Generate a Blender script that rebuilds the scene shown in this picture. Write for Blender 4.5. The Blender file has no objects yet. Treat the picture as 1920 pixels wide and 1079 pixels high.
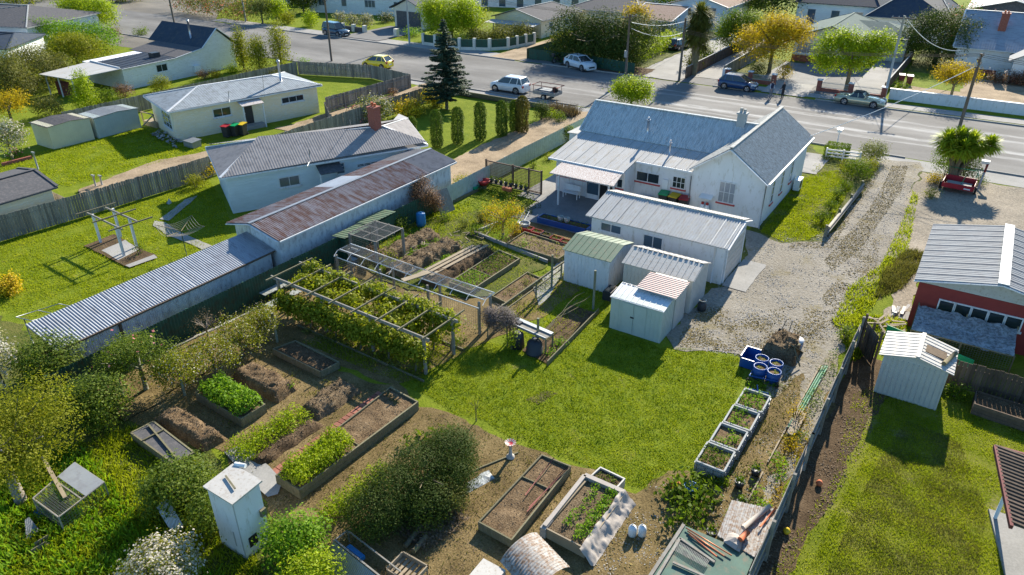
import bpy, math, random
import numpy as np
from mathutils import Vector, Matrix, noise
from math import radians as RD, sin, cos, pi, hypot, atan2
random.seed(7); RNG = np.random.default_rng(7)
SC = bpy.context.scene
COL = SC.collection
# ------------------------------------------------------------ camera
HC, PITCH, YAW, FPX = 18.0, RD(28.52), RD(33.0), 1350.0
cd = bpy.data.cameras.new('camera'); cam = bpy.data.objects.new('camera', cd); COL.objects.link(cam)
cam.location = (0, 0, HC); cam.rotation_euler = (RD(90) - PITCH, 0, YAW)
cd.sensor_width = 36; cd.lens = FPX / 1920 * 36; cd.clip_end = 2000; cd.clip_start = .1
SC.camera = cam
# ------------------------------------------------------------ sky and sun
SUN_EL, SUN_AZ = RD(29), RD(-7.5)          # azimuth from +Y towards +X
w = bpy.data.worlds.new('World'); SC.world = w; w.use_nodes = True
nt = w.node_tree; bg = nt.nodes['Background']
sky = nt.nodes.new('ShaderNodeTexSky'); sky.sky_type = 'NISHITA'; sky.sun_disc = False
sky.sun_elevation = SUN_EL; sky.sun_rotation = SUN_AZ; sky.air_density = 1.0; sky.dust_density = .35; sky.ozone_density = 1.6
tint = nt.nodes.new('ShaderNodeMix'); tint.data_type = 'RGBA'; tint.blend_type = 'MULTIPLY'; tint.inputs[0].default_value = 1
tint.inputs[7].default_value = (.70, 1.0, 1.20, 1); nt.links.new(sky.outputs[0], tint.inputs[6])
nt.links.new(tint.outputs[2], bg.inputs[0]); bg.inputs[1].default_value = 0.085
sl = bpy.data.lights.new('sun', 'SUN'); sl.energy = 5.0; sl.angle = RD(.55); sl.color = (1, .91, .76)
so = bpy.data.objects.new('sun', sl); COL.objects.link(so)
sdir = Vector((sin(SUN_AZ) * cos(SUN_EL), cos(SUN_AZ) * cos(SUN_EL), sin(SUN_EL)))
so.rotation_euler = (-sdir).to_track_quat('-Z', 'Y').to_euler(); so.location = sdir * 60
SC.view_settings.view_transform = 'Standard'; SC.view_settings.look = 'None'
SC.view_settings.exposure = 1.08; SC.view_settings.gamma = 1
SC.cycles.max_bounces = 6; SC.cycles.transparent_max_bounces = 8
# ------------------------------------------------------------ where a sight line meets a plane
CR, SR, CT, ST = cos(YAW), sin(YAW), cos(PITCH), sin(PITCH)
def ray(px, py):
    x = (px - 960) / FPX; y = (py - 539.5) / FPX
    a, b, c = x, CT - y * ST, -ST - y * CT
    return a * CR - b * SR, a * SR + b * CR, c
def G(px, py, z=0.0):
    a, b, c = ray(px, py); t = (z - HC) / c
    return (a * t, b * t)
def G3(px, py, z=0.0): return (*G(px, py, z), z)
def GX(px, py, X):
    a, b, c = ray(px, py); t = X / a; return b * t, HC + c * t
def GY(px, py, Y):
    a, b, c = ray(px, py); t = Y / b; return a * t, HC + c * t
# ------------------------------------------------------------ materials
def nm(name, rough=.8, metal=0, spec=.35):
    m = bpy.data.materials.new(name); m.use_nodes = True
    b = m.node_tree.nodes['Principled BSDF']; b.inputs['Roughness'].default_value = rough
    b.inputs['Metallic'].default_value = metal; b.inputs['Specular IOR Level'].default_value = spec
    return m, m.node_tree, b
def ramp(nt, src, stops):
    r = nt.nodes.new('ShaderNodeValToRGB'); e = r.color_ramp.elements
    while len(e) < len(stops): e.new(.5)
    for k, (p, c) in enumerate(stops): e[k].position = p; e[k].color = (*c, 1)
    nt.links.new(src, r.inputs[0]); return r.outputs[0]
def coords(nt, scale=(1, 1, 1), obj=False, rz=0):
    if obj: s = nt.nodes.new('ShaderNodeTexCoord').outputs['Object']
    else: s = nt.nodes.new('ShaderNodeNewGeometry').outputs['Position']
    mp = nt.nodes.new('ShaderNodeMapping'); mp.inputs['Scale'].default_value = scale; mp.inputs['Rotation'].default_value = (0, 0, rz)
    nt.links.new(s, mp.inputs[0]); return mp.outputs[0]
def noi(nt, co, scale, detail=4, rough=.6):
    n = nt.nodes.new('ShaderNodeTexNoise'); n.inputs['Scale'].default_value = scale
    n.inputs['Detail'].default_value = detail; n.inputs['Roughness'].default_value = rough
    nt.links.new(co, n.inputs['Vector']); return n.outputs[0]
def mixc(nt, f, a, b, mode='MIX'):
    m = nt.nodes.new('ShaderNodeMix'); m.data_type = 'RGBA'; m.blend_type = mode
    if isinstance(f, (int, float)): m.inputs[0].default_value = f
    else: nt.links.new(f, m.inputs[0])
    for k, v in ((6, a), (7, b)):
        if isinstance(v, tuple): m.inputs[k].default_value = (*v, 1)
        else: nt.links.new(v, m.inputs[k])
    return m.outputs[2]
def bump(nt, b, h, st=.4, dist=.02):
    n = nt.nodes.new('ShaderNodeBump'); n.inputs['Strength'].default_value = st; n.inputs['Distance'].default_value = dist
    nt.links.new(h, n.inputs['Height']); nt.links.new(n.outputs[0], b.inputs['Normal'])
def mul(c, k): return tuple(min(1, x * k) for x in c)
def paint(name, c, rough=.6, var=.12, sc=1.5, dirt=None, dirtamt=.35, metal=0, spec=.35, st=(1, 1, 1), bs=0, rz=0, isl=0):
    """a plain coat with uneven tone and, if given, blotches of dirt, rust or lichen"""
    m, nt, b = nm(name, rough, metal, spec); co = coords(nt, st, rz=rz)
    n = noi(nt, co, sc, 5, .65)
    col = ramp(nt, n, [(.3, mul(c, 1 - var)), (.7, mul(c, 1 + var))])
    if dirt:
        d = noi(nt, coords(nt, st, rz=rz), sc * 2.7, 6, .72)
        f = ramp(nt, d, [(.62 - dirtamt * .45, (0, 0, 0)), (.72 - dirtamt * .3, (1, 1, 1))])
        col = mixc(nt, f, col, dirt)
    if isl:
        g = nt.nodes.new('ShaderNodeNewGeometry')
        v = ramp(nt, g.outputs['Random Per Island'], [(0, (1 - isl,) * 3), (1, (1 + isl * .5,) * 3)])
        col = mixc(nt, 1.0, col, v, 'MULTIPLY')
    nt.links.new(col, b.inputs['Base Color'])
    if bs: bump(nt, b, noi(nt, coords(nt, st, rz=rz), bs, 4, .7), .5, .01)
    return m
def leafm(name, cols, rough=.55, tr=.45, spec=.3):
    m, nt, b = nm(name, rough, 0, spec)
    g = nt.nodes.new('ShaderNodeNewGeometry')
    n = noi(nt, coords(nt), .9, 2, .5)
    ad = nt.nodes.new('ShaderNodeMath'); ad.operation = 'MULTIPLY_ADD'; ad.inputs[1].default_value = .55
    nt.links.new(g.outputs['Random Per Island'], ad.inputs[0])
    sc = nt.nodes.new('ShaderNodeMath'); sc.operation = 'MULTIPLY_ADD'; sc.inputs[1].default_value = .9; sc.inputs[2].default_value = -.22
    nt.links.new(n, sc.inputs[0]); nt.links.new(sc.outputs[0], ad.inputs[2])
    k = len(cols); col = ramp(nt, ad.outputs[0], [(i / (k - 1), c) for i, c in enumerate(cols)])
    nt.links.new(col, b.inputs['Base Color'])
    t = nt.nodes.new('ShaderNodeBsdfTranslucent'); nt.links.new(mixc(nt, 1., col, (1.0, 1.0, .45), 'MULTIPLY'), t.inputs[0])
    mx = nt.nodes.new('ShaderNodeMixShader'); mx.inputs[0].default_value = tr
    nt.links.new(b.outputs[0], mx.inputs[1]); nt.links.new(t.outputs[0], mx.inputs[2])
    nt.links.new(mx.outputs[0], nt.nodes['Material Output'].inputs[0]); return m
def ground(name, stops, sc=.5, fine=14, rough=.95, bst=.6, bd=.03, spots=None, spsc=3, spth=.62, st=(1, 1, 1), fmix=.5, spec=.15):
    """broad patches times fine grain, then spots of something else"""
    m, nt, b = nm(name, rough, 0, spec); co = coords(nt, st)
    n = noi(nt, co, sc, 6, .62); f = noi(nt, co, fine, 5, .75)
    mx = nt.nodes.new('ShaderNodeMix'); mx.inputs[0].default_value = fmix
    nt.links.new(n, mx.inputs[2]); nt.links.new(f, mx.inputs[3])
    ct = nt.nodes.new('ShaderNodeMath'); ct.operation = 'MULTIPLY_ADD'; ct.inputs[1].default_value = 1.75; ct.inputs[2].default_value = -.375
    nt.links.new(mx.outputs[0], ct.inputs[0]); col = ramp(nt, ct.outputs[0], stops)
    if spots:
        s = noi(nt, coords(nt, st), spsc, 6, .7)
        col = mixc(nt, ramp(nt, s, [(spth, (0, 0, 0)), (spth + .14, (1, 1, 1))]), col, spots)
    nt.links.new(col, b.inputs['Base Color']); bump(nt, b, f, bst, bd); return m
def corrm(name, c, rough=.45, metal=.0, dirt=None, dirtamt=.35, var=.1, sc=.8, st=(1, 1, 1), rz=0, spec=.1):
    return paint(name, c, min(.9, rough + .22), var, sc, dirt, dirtamt, metal, spec, st, rz=rz)
M = {}
def boards(m, pitch=.18):
    nt = m.node_tree; b = nt.nodes['Principled BSDF']; w_ = nt.nodes.new('ShaderNodeTexWave'); w_.bands_direction = 'Z'; w_.wave_profile = 'SAW'
    w_.inputs['Scale'].default_value = 2 * pi / pitch / 20; nt.links.new(coords(nt), w_.inputs['Vector']); bump(nt, b, w_.outputs[1], .9, .035); return m
M['white'] = paint('white_paint', (.66, .67, .68), .6, .05, 1.2, (.5, .49, .45), .2, st=(1.3, 1.3, .45))
M['whitewall'] = paint('white_board_wall', (.80, .81, .83), .65, .06, 1.0, (.66, .66, .64), .2, st=(1, 1, 3))
M['rustwall'] = paint('dirty_white_sheet', (.62, .64, .66), .6, .06, 1.4, (.40, .40, .42), .3, st=(1, 1, .5))
M['cream'] = paint('cream_boards', (.84, .745, .55), .65, .06, 1.2, (.84, .8, .7), .3, st=(1, 1, 3))
M['paleblue'] = paint('pale_blue_boards', (.66, .74, .80), .65, .07, 1.0, st=(1, 1, 3))
M['creamshed'] = paint('cream_metal', (.62, .59, .42), .5, .06)
M['shedgrey'] = paint('grey_green_metal', (.44, .49, .45), .45, .06, 2)
M['shedwarm'] = paint('warm_grey_metal', (.50, .49, .46), .45, .06, 2)
M['offwhite'] = paint('off_white', (.48, .46, .42), .6, .08, 3, (.35, .3, .24), .2)
M['redtrim'] = paint('red_trim', (.42, .05, .05), .5)
M['redwall'] = paint('red_wall', (.24, .035, .03), .7, .1, 2)
M['redbrown'] = paint('red_brown_wall', (.17, .045, .04), .75, .15, 2)
M['brick'] = paint('brick', (.26, .075, .05), .85, .25, 9, (.4, .25, .2), .2)
M['blockw'] = paint('pillar_cream', (.62, .6, .52), .8, .08)
M['glass'], _n, _b = nm('window_glass', .06, 0, .8); _b.inputs['Base Color'].default_value = (.02, .03, .035, 1)
M['glassb'], _n, _b = nm('window_glass_blue', .1, 0, .8); _b.inputs['Base Color'].default_value = (.06, .1, .14, 1)
M['curtain'] = paint('curtained_glass', (.28, .3, .33), .2, .3, 12, st=(6, 6, .4), spec=.7)
M['black'] = paint('black_rubber', (.018, .018, .02), .75)
M['darkplastic'] = paint('dark_plastic', (.035, .037, .042), .45)
M['steel'] = paint('galvanised_steel', (.30, .32, .34), .5, .1, 4, metal=.6)
M['pipe'] = paint('flue_metal', (.5, .5, .52), .3, .1, 4, metal=.8)
M['wood'] = paint('weathered_wood', (.19, .165, .105), .9, .25, 3, (.12, .13, .05), .3, st=(4, 4, 1), isl=.35)
M['woodpale'] = paint('pale_sawn_wood', (.30, .24, .16), .8, .15, 3, isl=.25)
M['fencewood'] = paint('grey_fence_wood', (.23, .215, .19), .9, .22, 2.5, (.34, .32, .28), .2, st=(3, 3, .5), isl=.4)
M['fencebrown'] = paint('brown_fence_wood', (.12, .085, .06), .9, .25, 2.5, st=(3, 3, .5), isl=.4)
M['trelliswood'] = paint('brown_trellis', (.13, .085, .06), .85, .15)
M['pergolagrey'] = paint('grey_pergola_wood', (.26, .25, .22), .85, .2, 4, (.25, .2, .15), .3, isl=.2)
M['postgreen'] = paint('treated_post', (.21, .215, .15), .85, .2, 5)
M['pole'] = paint('pole_wood', (.13, .105, .085), .9, .25, 3, st=(6, 6, .6))
M['polegrey'] = paint('concrete_pole', (.36, .37, .36), .85, .1, 2)
M['greenfence'] = paint('dark_green_sheet', (.016, .075, .05), .55, .15, 1.2, (.03, .05, .03), .3)
M['greenroof'] = paint('green_roof_sheet', (.13, .19, .12), .45, .1, 2, (.2, .2, .13), .25)
M['fencepale'] = paint('pale_green_fence_sheet', (.44, .50, .47), .55, .08, 1.5, (.36, .4, .36), .3)
M['roofwhite'] = corrm('white_roof', (.44, .44, .43), .55, 0, (.42, .39, .34), .3, sc=1.6, st=(1, .3, 1))
M['roofblue'] = corrm('blue_grey_roof', (.52, .55, .55), .6, 0, (.36, .38, .38), .36, sc=1.3, st=(2.5, .5, .5))
M['roofgrey'] = corrm('weathered_grey_roof', (.47, .48, .46), .6, 0, (.29, .28, .25), .42, sc=3.2, var=.2, st=(.35, 2.5, 1))
M['roofspeck'] = corrm('speckled_verandah_roof', (.60, .58, .56), .6, 0, (.28, .17, .13), .36, sc=6, st=(1, 1, 1))
M['roofgarage'] = corrm('garage_roof', (.40, .41, .41), .5, 0, (.36, .34, .3), .27, sc=2, st=(1.5, .4, 1))
M['roofzinc'] = corrm('zinc_roof', (.36, .38, .41), .36, .35, (.26, .27, .29), .3, sc=1.2, st=(.4, 1.5, 1))
M['roofrust'] = corrm('rusting_roof', (.29, .265, .27), .6, 0, (.19, .105, .08), .46, sc=.9, var=.2, st=(.35, 1.6, 1))
M['roofpurple'] = corrm('faded_purple_grey_roof', (.28, .265, .26), .6, 0, (.21, .2, .2), .3, sc=.8, st=(1, 1, 1))
M['roofclear'] = corrm('clear_white_sheet', (.62, .64, .65), .3)
M['roofh1'] = corrm('grey_blue_roof', (.30, .335, .36), .5, .1, (.22, .24, .25), .35, sc=.8)
M['roofdark'] = corrm('dark_roof', (.045, .06, .085), .5, 0, (.07, .08, .09), .3)
M['roofslate'] = corrm('slate_grey_roof', (.10, .10, .105), .7, 0, (.15, .14, .14), .3, sc=2)
M['roofbrown'] = corrm('brown_tile_roof', (.24, .165, .125), .8, 0, (.32, .24, .2), .35, sc=2)
M['roofsage'] = corrm('sage_roof', (.12, .165, .15), .7, 0, (.16, .2, .18), .3, sc=1)
M['roofpale'] = corrm('pale_grey_roof', (.23, .25, .27), .5, .0, (.2, .21, .23), .3, sc=1)
M['mossbit'] = paint('dry_moss', (.19, .145, .045), .95, .3, 3, isl=.4)
M['tinrust'] = paint('dull_tin', (.33, .32, .30), .6, .2, 3, (.2, .12, .07), .4)
M['pinkribs'] = paint('pink_rib', (.48, .27, .24), .5)
M['asphalt'] = ground('asphalt', [(.3, (0.112, 0.100, 0.081)), (.5, (0.177, 0.156, 0.123)), (.7, (0.254, 0.220, 0.172))], .16, 9, .72, .3, .01, st=(.45, 1, 1), fmix=.35, spec=.2)
def streaks(m):
    nt = m.node_tree; b = nt.nodes['Principled BSDF']; src = b.inputs['Base Color'].links[0].from_socket
    g = nt.nodes.new('ShaderNodeNewGeometry'); sx = nt.nodes.new('ShaderNodeSeparateXYZ'); nt.links.new(g.outputs['Position'], sx.inputs[0])
    wob = noi(nt, coords(nt, (.1, .7, 1)), 1.0, 4, .7); a = nt.nodes.new('ShaderNodeMath'); a.operation = 'MULTIPLY_ADD'; a.inputs[1].default_value = 2.2
    nt.links.new(wob, a.inputs[0]); nt.links.new(sx.outputs[1], a.inputs[2]); s = nt.nodes.new('ShaderNodeMath'); s.operation = 'MULTIPLY_ADD'; s.inputs[1].default_value = 1 / 16; s.inputs[2].default_value = -63.1 / 16
    nt.links.new(a.outputs[0], s.inputs[0]); k = (0, 0, 0); st = [(0, k)]
    for c, w_, v in ((.30, .022, .7), (.395, .045, 1), (.60, .028, .8), (.71, .03, .8)): st += [(c - w_, k), (c, (v,) * 3), (c + w_, k)]
    f = ramp(nt, s.outputs[0], st + [(1, k)]); br = noi(nt, coords(nt, (.35, 2.2, 1)), 1.0, 6, .75)
    msk = ramp(nt, br, [(.38, (0, 0, 0)), (.50, (1, 1, 1))]); xm = nt.nodes.new('ShaderNodeMapRange'); xm.inputs[1].default_value = -48; xm.inputs[2].default_value = -22; nt.links.new(sx.outputs[0], xm.inputs[0])
    f = mixc(nt, 1., mixc(nt, 1., f, msk, 'MULTIPLY'), xm.outputs[0], 'MULTIPLY'); nt.links.new(mixc(nt, f, src, (.40, .395, .38)), b.inputs['Base Color'])
M['street'] = ground('street_seal', [(.25, (.112, .108, .102)), (.5, (.165, .16, .152)), (.75, (.235, .228, .215))], .22, 11, .9, .3, .01, st=(.4, 1, 1), fmix=.3, spec=.2); streaks(M['street'])
M['worn'] = ground('worn_polished_seal', [(.38, (.15, .15, .147)), (.5, (.24, .235, .225)), (.62, (.42, .41, .39))], .9, 4, .7, .2, .008, st=(.3, 1.6, 1), spec=.3)
M['path'] = ground('concrete', [(.3, (.25, .245, .23)), (.7, (.36, .35, .33))], .5, 12, .9, .3, .01)
M['pathtar'] = ground('tarred_path', [(.3, (.15, .148, .145)), (.7, (.21, .205, .195))], .5, 12, .9, .3, .01)
M['patio'] = ground('dark_patio', [(.3, (.16, .165, .17)), (.7, (.24, .24, .24))], .8, 12, .85, .3, .01)
M['gravel'] = ground('gravel', [(.15, (.14, .120, .09)), (.42, (.24, .215, .172)), (.62, (.315, .288, .240)), (.88, (.45, .42, .36))], .35, 6.5, .95, 1.0, .06, (.20, .165, .075), .45, .56, fmix=.6)
M['moss'] = ground('mossy_gravel', [(.2, (.10, .08, .03)), (.5, (.175, .14, .05)), (.8, (.27, .235, .13))], .8, 9, .95, .8, .04, (.12, .14, .03), .9, .6, fmix=.6)
M['gravelgrey'] = ground('grey_gravel', [(.28, (0.153, 0.135, 0.105)), (.5, (0.283, 0.244, 0.189)), (.75, (0.425, 0.364, 0.281))], .35, 7, .95, .9, .05, (.16, .15, .12), .8, .6, fmix=.6)
M['graveltan'] = ground('tan_gravel', [(.28, (0.177, 0.130, 0.080)), (.5, (0.319, 0.244, 0.160)), (.75, (0.448, 0.343, 0.227))], .5, 9, .95, .8, .04, fmix=.5)
M['lawn'] = ground('lawn', [(.12, (.055, .10, .008)), (.38, (.12, .17, .012)), (.6, (.195, .235, .02)), (.9, (.30, .30, .07))], 1.1, 12, .9, .9, .06, (.25, .22, .08), .9, .6, fmix=.62, spec=.05)
M['dryland'] = ground('thin_grass', [(.2, (.085, .115, .012)), (.42, (.14, .165, .016)), (.6, (.18, .185, .03)), (.85, (.26, .23, .10))], .45, 13, .95, .6, .04, (.25, .20, .12), .6, .58, fmix=.5, spec=.05)
M['rough'] = ground('rough_ground', [(.28, (.045, .07, .008)), (.5, (.10, .115, .02)), (.75, (.19, .165, .05))], .6, 9, .95, 1.0, .06)
M['dirt'] = ground('olive_dirt', [(.28, (0.077, 0.054, 0.022)), (.45, (0.159, 0.114, 0.046)), (.6, (0.236, 0.172, 0.076)), (.78, (0.378, 0.281, 0.151))], .8, 16, .95, 1.0, .04, (.085, .09, .025), 1.1, .60, fmix=.55)
M['earth'] = ground('dark_earth', [(.28, (0.053, 0.033, 0.018)), (.5, (0.112, 0.075, 0.042)), (.75, (0.201, 0.140, 0.084))], 1.5, 14, .98, 1.0, .07, fmix=.6)
M['soil'] = ground('bed_soil', [(.28, (0.071, 0.044, 0.024)), (.45, (0.153, 0.102, 0.055)), (.62, (0.248, 0.172, 0.097)), (.8, (0.401, 0.291, 0.176))], 2, 17, .98, 1.0, .06, fmix=.65)
M['straw'] = ground('straw_mulch', [(.28, (.075, .048, .026)), (.5, (.18, .128, .075)), (.75, (.33, .255, .165))], 2, 20, .95, 1.0, .06, st=(1, 1, 1), fmix=.65)
M['brickpath'] = paint('brick_pavers', (.30, .12, .08), .9, .25, 9, isl=.3)
M['bark'] = paint('bark', (.15, .12, .085), .95, .3, 8, (.16, .17, .05), .3, st=(1, 1, .4), bs=30)
M['barkpale'] = paint('pale_bark', (.33, .29, .24), .95, .3, 8, (.12, .1, .07), .4, bs=30)
M['bluepl'] = paint('blue_plastic', (.012, .075, .27), .35, .1)
M['bluebright'] = paint('bright_blue', (.02, .17, .40), .4, .1)
M['whitepl'] = paint('white_plastic', (.72, .74, .74), .35, .05)
M['ibc'] = paint('milky_plastic', (.36, .385, .38), .5, .15, 3, (.22, .22, .17), .4)
M['redpl'] = paint('red_plastic', (.42, .03, .03), .45)
M['terracotta'] = paint('terracotta', (.5, .14, .06), .7)
M['binred'] = paint('bin_red', (.35, .02, .03), .45); M['bingreen'] = paint('bin_green', (.0, .3, .10), .4); M['binyellow'] = paint('bin_yellow', (.62, .42, .02), .4)
M['cloth'] = paint('frost_cloth', (.40, .355, .31), .9, .1, 3, bs=12)
M['tarp'] = paint('dirty_tarp', (.34, .37, .38), .5, .25, 3, (.14, .15, .15), .42, bs=6)
M['mesh'] = paint('wire_mesh', (.16, .165, .165), .6, metal=.3)
M['greennet'] = paint('green_mesh', (.0, .27, .12), .6)
M['plywoodgreen'] = paint('green_ply', (.07, .14, .11), .75, .2, 1.5, (.15, .15, .11), .25)
M['copper'] = paint('copper_pipe', (.55, .2, .09), .4, metal=.4)
M['silver'], _n, _b = nm('alloy', .25, .8); _b.inputs['Base Color'].default_value = (.6, .6, .62, 1)
M['lamp'], _n, _b = nm('lamp_lens', .1, 0, .8); _b.inputs['Base Color'].default_value = (.75, .75, .75, 1)
M['taillamp'], _n, _b = nm('tail_lens', .15, 0, .8); _b.inputs['Base Color'].default_value = (.4, .01, .01, 1)
def carpaint(n, c, metal=.0):
    m, nt_, b = nm(n, .22, metal, .6); b.inputs['Base Color'].default_value = (*c, 1); b.inputs['Coat Weight'].default_value = .6; return m
M['skin'] = paint('skin', (.42, .24, .17), .6); M['hairdark'] = paint('dark_hair', (.03, .022, .018), .7); M['hairgrey'] = paint('grey_hair', (.3, .28, .26), .7)
M['jacket'] = paint('navy_jacket', (.02, .03, .07), .85); M['jeans'] = paint('grey_trousers', (.16, .17, .2), .9); M['blackcloth'] = paint('dark_clothes', (.025, .025, .03), .9)
M['palecloth'] = paint('pale_sleeve', (.45, .47, .5), .9)
for k in ('whitewall', 'cream', 'paleblue'): boards(M[k])
# foliage
M['g_mid'] = leafm('leaf_mid', [(.05, .095, .007), (.12, .19, .015), (.23, .29, .03)], .6, .48, .1)
M['g_dark'] = leafm('leaf_dark', [(.032, .058, .008), (.058, .09, .016), (.10, .135, .03)], .65, .35, .1)
M['g_gloss'] = leafm('leaf_gloss', [(.045, .085, .01), (.13, .19, .022), (.27, .33, .06)], .58, .48, .14)
M['g_lime'] = leafm('leaf_lime', [(.13, .21, .006), (.30, .40, .014), (.50, .56, .04)], .5, .5, .12)
M['g_yel'] = leafm('leaf_yellow_green', [(.085, .115, .008), (.24, .26, .016), (.40, .39, .04)], .55, .5, .1)
M['g_gold'] = leafm('leaf_gold', [(.15, .11, .012), (.46, .34, .02), (.70, .52, .04)], .6, .5, .1)
M['g_bright'] = leafm('leaf_bright', [(.07, .17, .008), (.18, .33, .02), (.32, .46, .05)], .55, .5, .12)
M['g_vine'] = leafm('leaf_vine', [(0.103, 0.138, 0.012), (0.276, 0.322, 0.021), (0.483, 0.483, 0.052)], .5, .55, .15)
M['g_olive'] = leafm('leaf_olive', [(.055, .065, .012), (.15, .16, .035), (.28, .27, .08)], .6, .4, .1)
M['g_rust'] = leafm('leaf_rust', [(0.065, 0.039, 0.023), (0.182, 0.098, 0.059), (0.325, 0.195, 0.129)], .6, .35)
M['g_blue'] = leafm('leaf_fir', [(0.018, 0.036, 0.019), (0.053, 0.09, 0.054), (0.12, 0.18, 0.101)], .65, .15, .15)
M['g_cyp'] = leafm('leaf_cypress', [(0.03, 0.068, 0.007), (0.088, 0.149, 0.017), (0.189, 0.243, 0.024)], .6, .3, .15)
M['g_cypgold'] = leafm('leaf_cypress_gold', [(.05, .05, .008), (.14, .12, .015), (.28, .22, .02)], .6, .3)
M['g_palm'] = leafm('leaf_cabbage', [(.12, .20, .012), (.32, .40, .025), (.58, .60, .07)], .5, .45, .15)
M['g_dead'] = leafm('leaf_dead', [(.09, .065, .04), (.17, .125, .075), (.27, .21, .14)], .8, .2, .1)
M['g_sage'] = leafm('leaf_sage', [(.07, .09, .02), (.18, .21, .05), (.33, .35, .12)], .6, .45, .1)
M['flwhite'] = leafm('blossom_white', [(.30, .29, .22), (.50, .46, .40), (.66, .62, .56)], .6, .35)
M['flpink'] = leafm('blossom_pink', [(.5, .12, .16), (.65, .2, .22), (.75, .4, .4)], .6, .35)
M['flyellow'] = leafm('blossom_yellow', [(.55, .36, .01), (.75, .52, .02), (.85, .65, .05)], .6, .4)
M['blade'] = leafm('grass_blade', [(.15, .22, .008), (.30, .36, .016), (.44, .46, .06)], .7, .55, .05)
M['bladedry'] = leafm('dry_blade', [(.08, .09, .02), (.16, .16, .05), (.27, .24, .11)], .6, .4, .2)
M['chips'] = paint('wood_chips', (.36, .26, .18), .9, .2, 9, isl=.5)
M['litter'] = paint('leaf_litter', (.17, .12, .075), .9, .3, 9, isl=.6)
M['stone'] = paint('stones', (.34, .33, .31), .9, .15, 9, isl=.4)
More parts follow.
